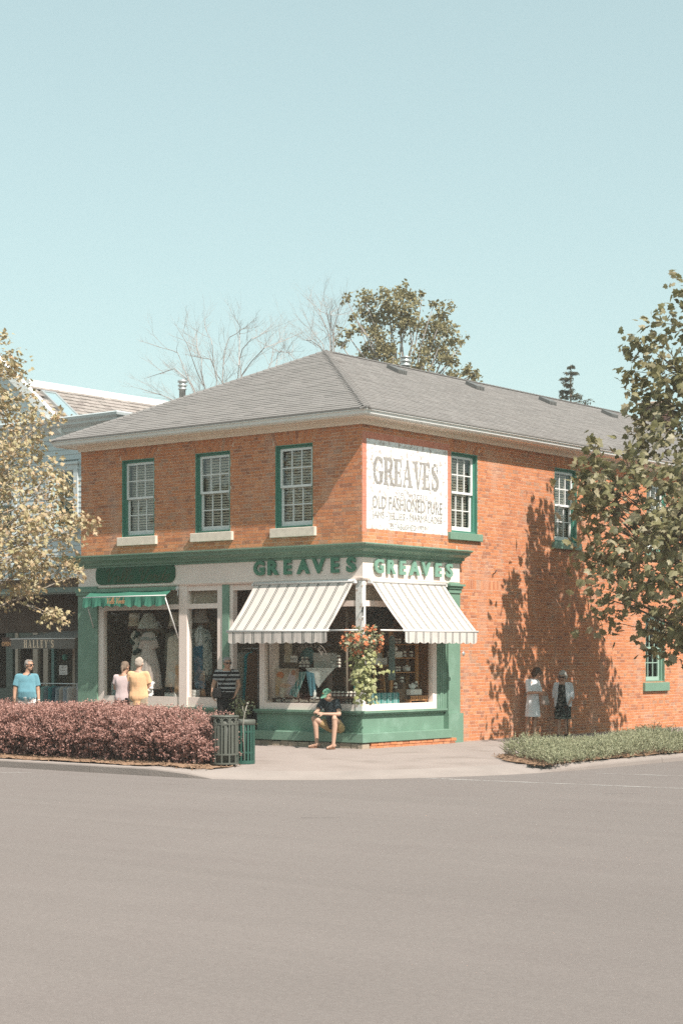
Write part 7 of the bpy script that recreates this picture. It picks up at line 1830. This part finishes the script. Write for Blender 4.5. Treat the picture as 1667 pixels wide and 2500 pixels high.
for S in 'LR':
    an = f.J['an'+S]; td = f.J['toe'+S].normalized(); sd = V3((-td.y, td.x, 0)); mb = MB()
    mb.loft([[an+td*(.06+.11*math.cos(t))+sd*(.04*math.sin(t))+V3((0,0,z-an.z)) for t in np.linspace(0, 2*PI, 14, endpoint=False)] for z in (.003,.024)])
    mb.tube([an+td*.11+sd*.042+V3((0,0,.025-an.z)), an+td*.10+V3((0,0,.062-an.z)), an+td*.11-sd*.042+V3((0,0,.025-an.z))], .010, 5); mb.lathe([(.043,0), (.045,.012), (.043,.024)], (an.x,an.y,an.z+.0), 12, cap=False)
    f.raw('sandal', mb, m_sand)
PM = T(.36,5.74,-.008) @ Matrix.Rotation(math.radians(38.6),4,'Z')
hbag = thing('handbag', 'taupe handbag held by the woman in the white dress', 'handbag', tuple(PM @ V3((.22,-.24,.76))))
mb = MB(); mb.loft([[V3((.225+a*math.cos(t),-.24+.065*math.sin(t)*(1 if z < .9 else .6),z-.10*(a*math.cos(t)))) for t in np.linspace(0, 2*PI, 20, endpoint=False)] for z, a in ((.76,.085), (.77,.10), (.84,.098), (.92,.082), (.96,.070))])
obj('pouch', mb.xf(PM), mat('taupe_leather', (.33,.26,.22), .55, .08, 10.), hbag)
obj('handle', MB().tube(smooth([(.16,-.24,.95), (.17,-.25,1.03), (.21,-.25,1.05), (.27,-.24,1.0), (.29,-.24,.94)],4), .010, 6).xf(PM), bpy.data.materials['taupe_leather'], hbag)

# 6 woman in white cardigan with walking stick
J = dict(P=(0,0,.76), C=(0,0,1.235), H=(-.005,-.04,1.385), face=(-.32,-.80,-.40), front=(-.25,-.97,0), shR=(-.15,.03,1.185), shL=(.155,-.03,1.185), elR=(-.185,.03,.95), elL=(.215,-.03,.93), wrR=(-.19,-.03,.75), wrL=(.135,-.17,.785),
    hdR=(0,-.1,-1), hdL=(-.45,-.3,-.75), hipR=(-.085,.01,.74), hipL=(.085,-.01,.74), knR=(-.09,0,.42), knL=(.085,0,.42), anR=(-.095,.01,.085), anL=(.085,0,.085), toeR=(-.2,-1,0), toeL=(.1,-1,0))
f = Fig('grey haired woman in white cardigan and dark patterned dress leaning on a walking stick', (.36,6.97,-.008), J, .96, m_skin, .02, fem=True).body()
m_print = mat('black_print_dress', (.028,.032,.028), .85, .1, 10., col2=(.36,.35,.31), c2amt=.30, c2scale=20.); 
mb = MB(); rg = []
for z, a, b in ((.405,.185,.150), (.55,.190,.155), (.75,.186,.150), (.84,.180,.145), (.95,.176,.142), (1.05,.176,.136), (1.14,.160,.116), (1.19,.11,.09)):
    rg.append([V3((0,0,z)) + f.lat*(a*math.cos(t)*(1+(.02*math.sin(7*t+1) if z < .8 else 0))) + f.fr*(b*math.sin(t)) for t in np.linspace(0, 2*PI, 36, endpoint=False)])
mb.loft(rg); f.cloth('dress', mb, m_print, .010)
mb = MB()
for z, w in ((.425,.012), (.50,.010), (.60,.009)):
    mb.loft([[V3((0,0,z+dz+.02*math.sin(2*t+z*30)*(z > .45))) + f.lat*((.1885)*math.cos(t)) + f.fr*((.1535)*math.sin(t)) for t in np.linspace(0, 2*PI, 40, endpoint=False)] for dz in (0,w)], cap=False)
f.raw('dress_trim', mb, mat('green_white_trim', (.30,.40,.34), .85))
m_card = mat('white_knit', (.74,.75,.76), .9, .05, 12., bump=.1, bscale=120)
mb = MB()
for inf in (.0, .008):
    rg = []
    for z, a, b, op in ((.69,.206,.174,.62), (.80,.202,.170,.52), (.95,.192,.158,.42), (1.08,.188,.150,.38), (1.16,.172,.124,.40), (1.205,.115,.085,.55), (1.235,.075,.070,.75)):
        rg.append([V3((0,0,z)) + f.lat*((a+inf)*math.cos(t)) + f.fr*((b+inf)*math.sin(t)) for t in np.linspace(PI/2+op+.12, PI/2+2*PI-op, 34)])
    mb.loft(rg, cap=False, closed=False)
f.raw('cardigan', mb, m_card)
mb = MB(); f.sleeve(mb, 'R', 1.0, .064, .058); f.sleeve(mb, 'L', 1.0, .064, .058)
for S in 'LR': mb.cone(f.J['el'+S], f.J['el'+S].lerp(f.J['wr'+S], .35), .058, .062); mb.ell(f.J['el'+S], .058, .058, .058, 12, 8)
f.cloth('sleeves', mb, m_card, .011); f.face_bits()
f.hair([((0,-.025,.045), (.092,.096,.088)), ((0,-.055,-.02), (.086,.062,.088)), ((.080,-.01,-.03), (.030,.06,.085)), ((-.080,-.01,-.03), (.026,.05,.07)), ((.01,.065,.078), (.07,.035,.028))], mat('pale_grey_hair', (.46,.43,.39), .7, .12, 40.))
for S in 'LR': f.shoe(m_blk, S, 0)
PM = T(.36,6.97,-.008) @ Matrix.Rotation(math.radians(38.6),4,'Z')
ws = thing('walking_stick', 'thin dark walking stick held by the woman in the white cardigan', 'walking stick', tuple(PM @ V3((.085,-.26,0))))
obj('shaft', MB().tube([(.085,-.26,.0), (.075,-.255,.70)], .011, 8).xf(PM), m_black, ws)
obj('handle', MB().tube([(.10,-.245,.705), (.075,-.255,.712), (.02,-.275,.70)], .014, 8).xf(PM), m_black, ws)

# ================================================================ thin haze volume, added to lift dark tones and pale the far trees
hb_ = MB().box(-1600,-1600,-1.3, 1600,1600,24.0)
m_hz = bpy.data.materials.new('tone_lift_haze'); m_hz.use_nodes = True
for nd in list(m_hz.node_tree.nodes):
    if nd.type != 'OUTPUT_MATERIAL': m_hz.node_tree.nodes.remove(nd)
pv = m_hz.node_tree.nodes.new('ShaderNodeVolumePrincipled'); pv.inputs['Density'].default_value = 0.0008; pv.inputs['Color'].default_value = (1.0, .955, .90, 1); pv.inputs['Anisotropy'].default_value = 0.0
m_hz.node_tree.links.new(pv.outputs[0], [n for n in m_hz.node_tree.nodes if n.type == 'OUTPUT_MATERIAL'][0].inputs['Volume'])
obj('haze', hb_, m_hz, kind='stuff')
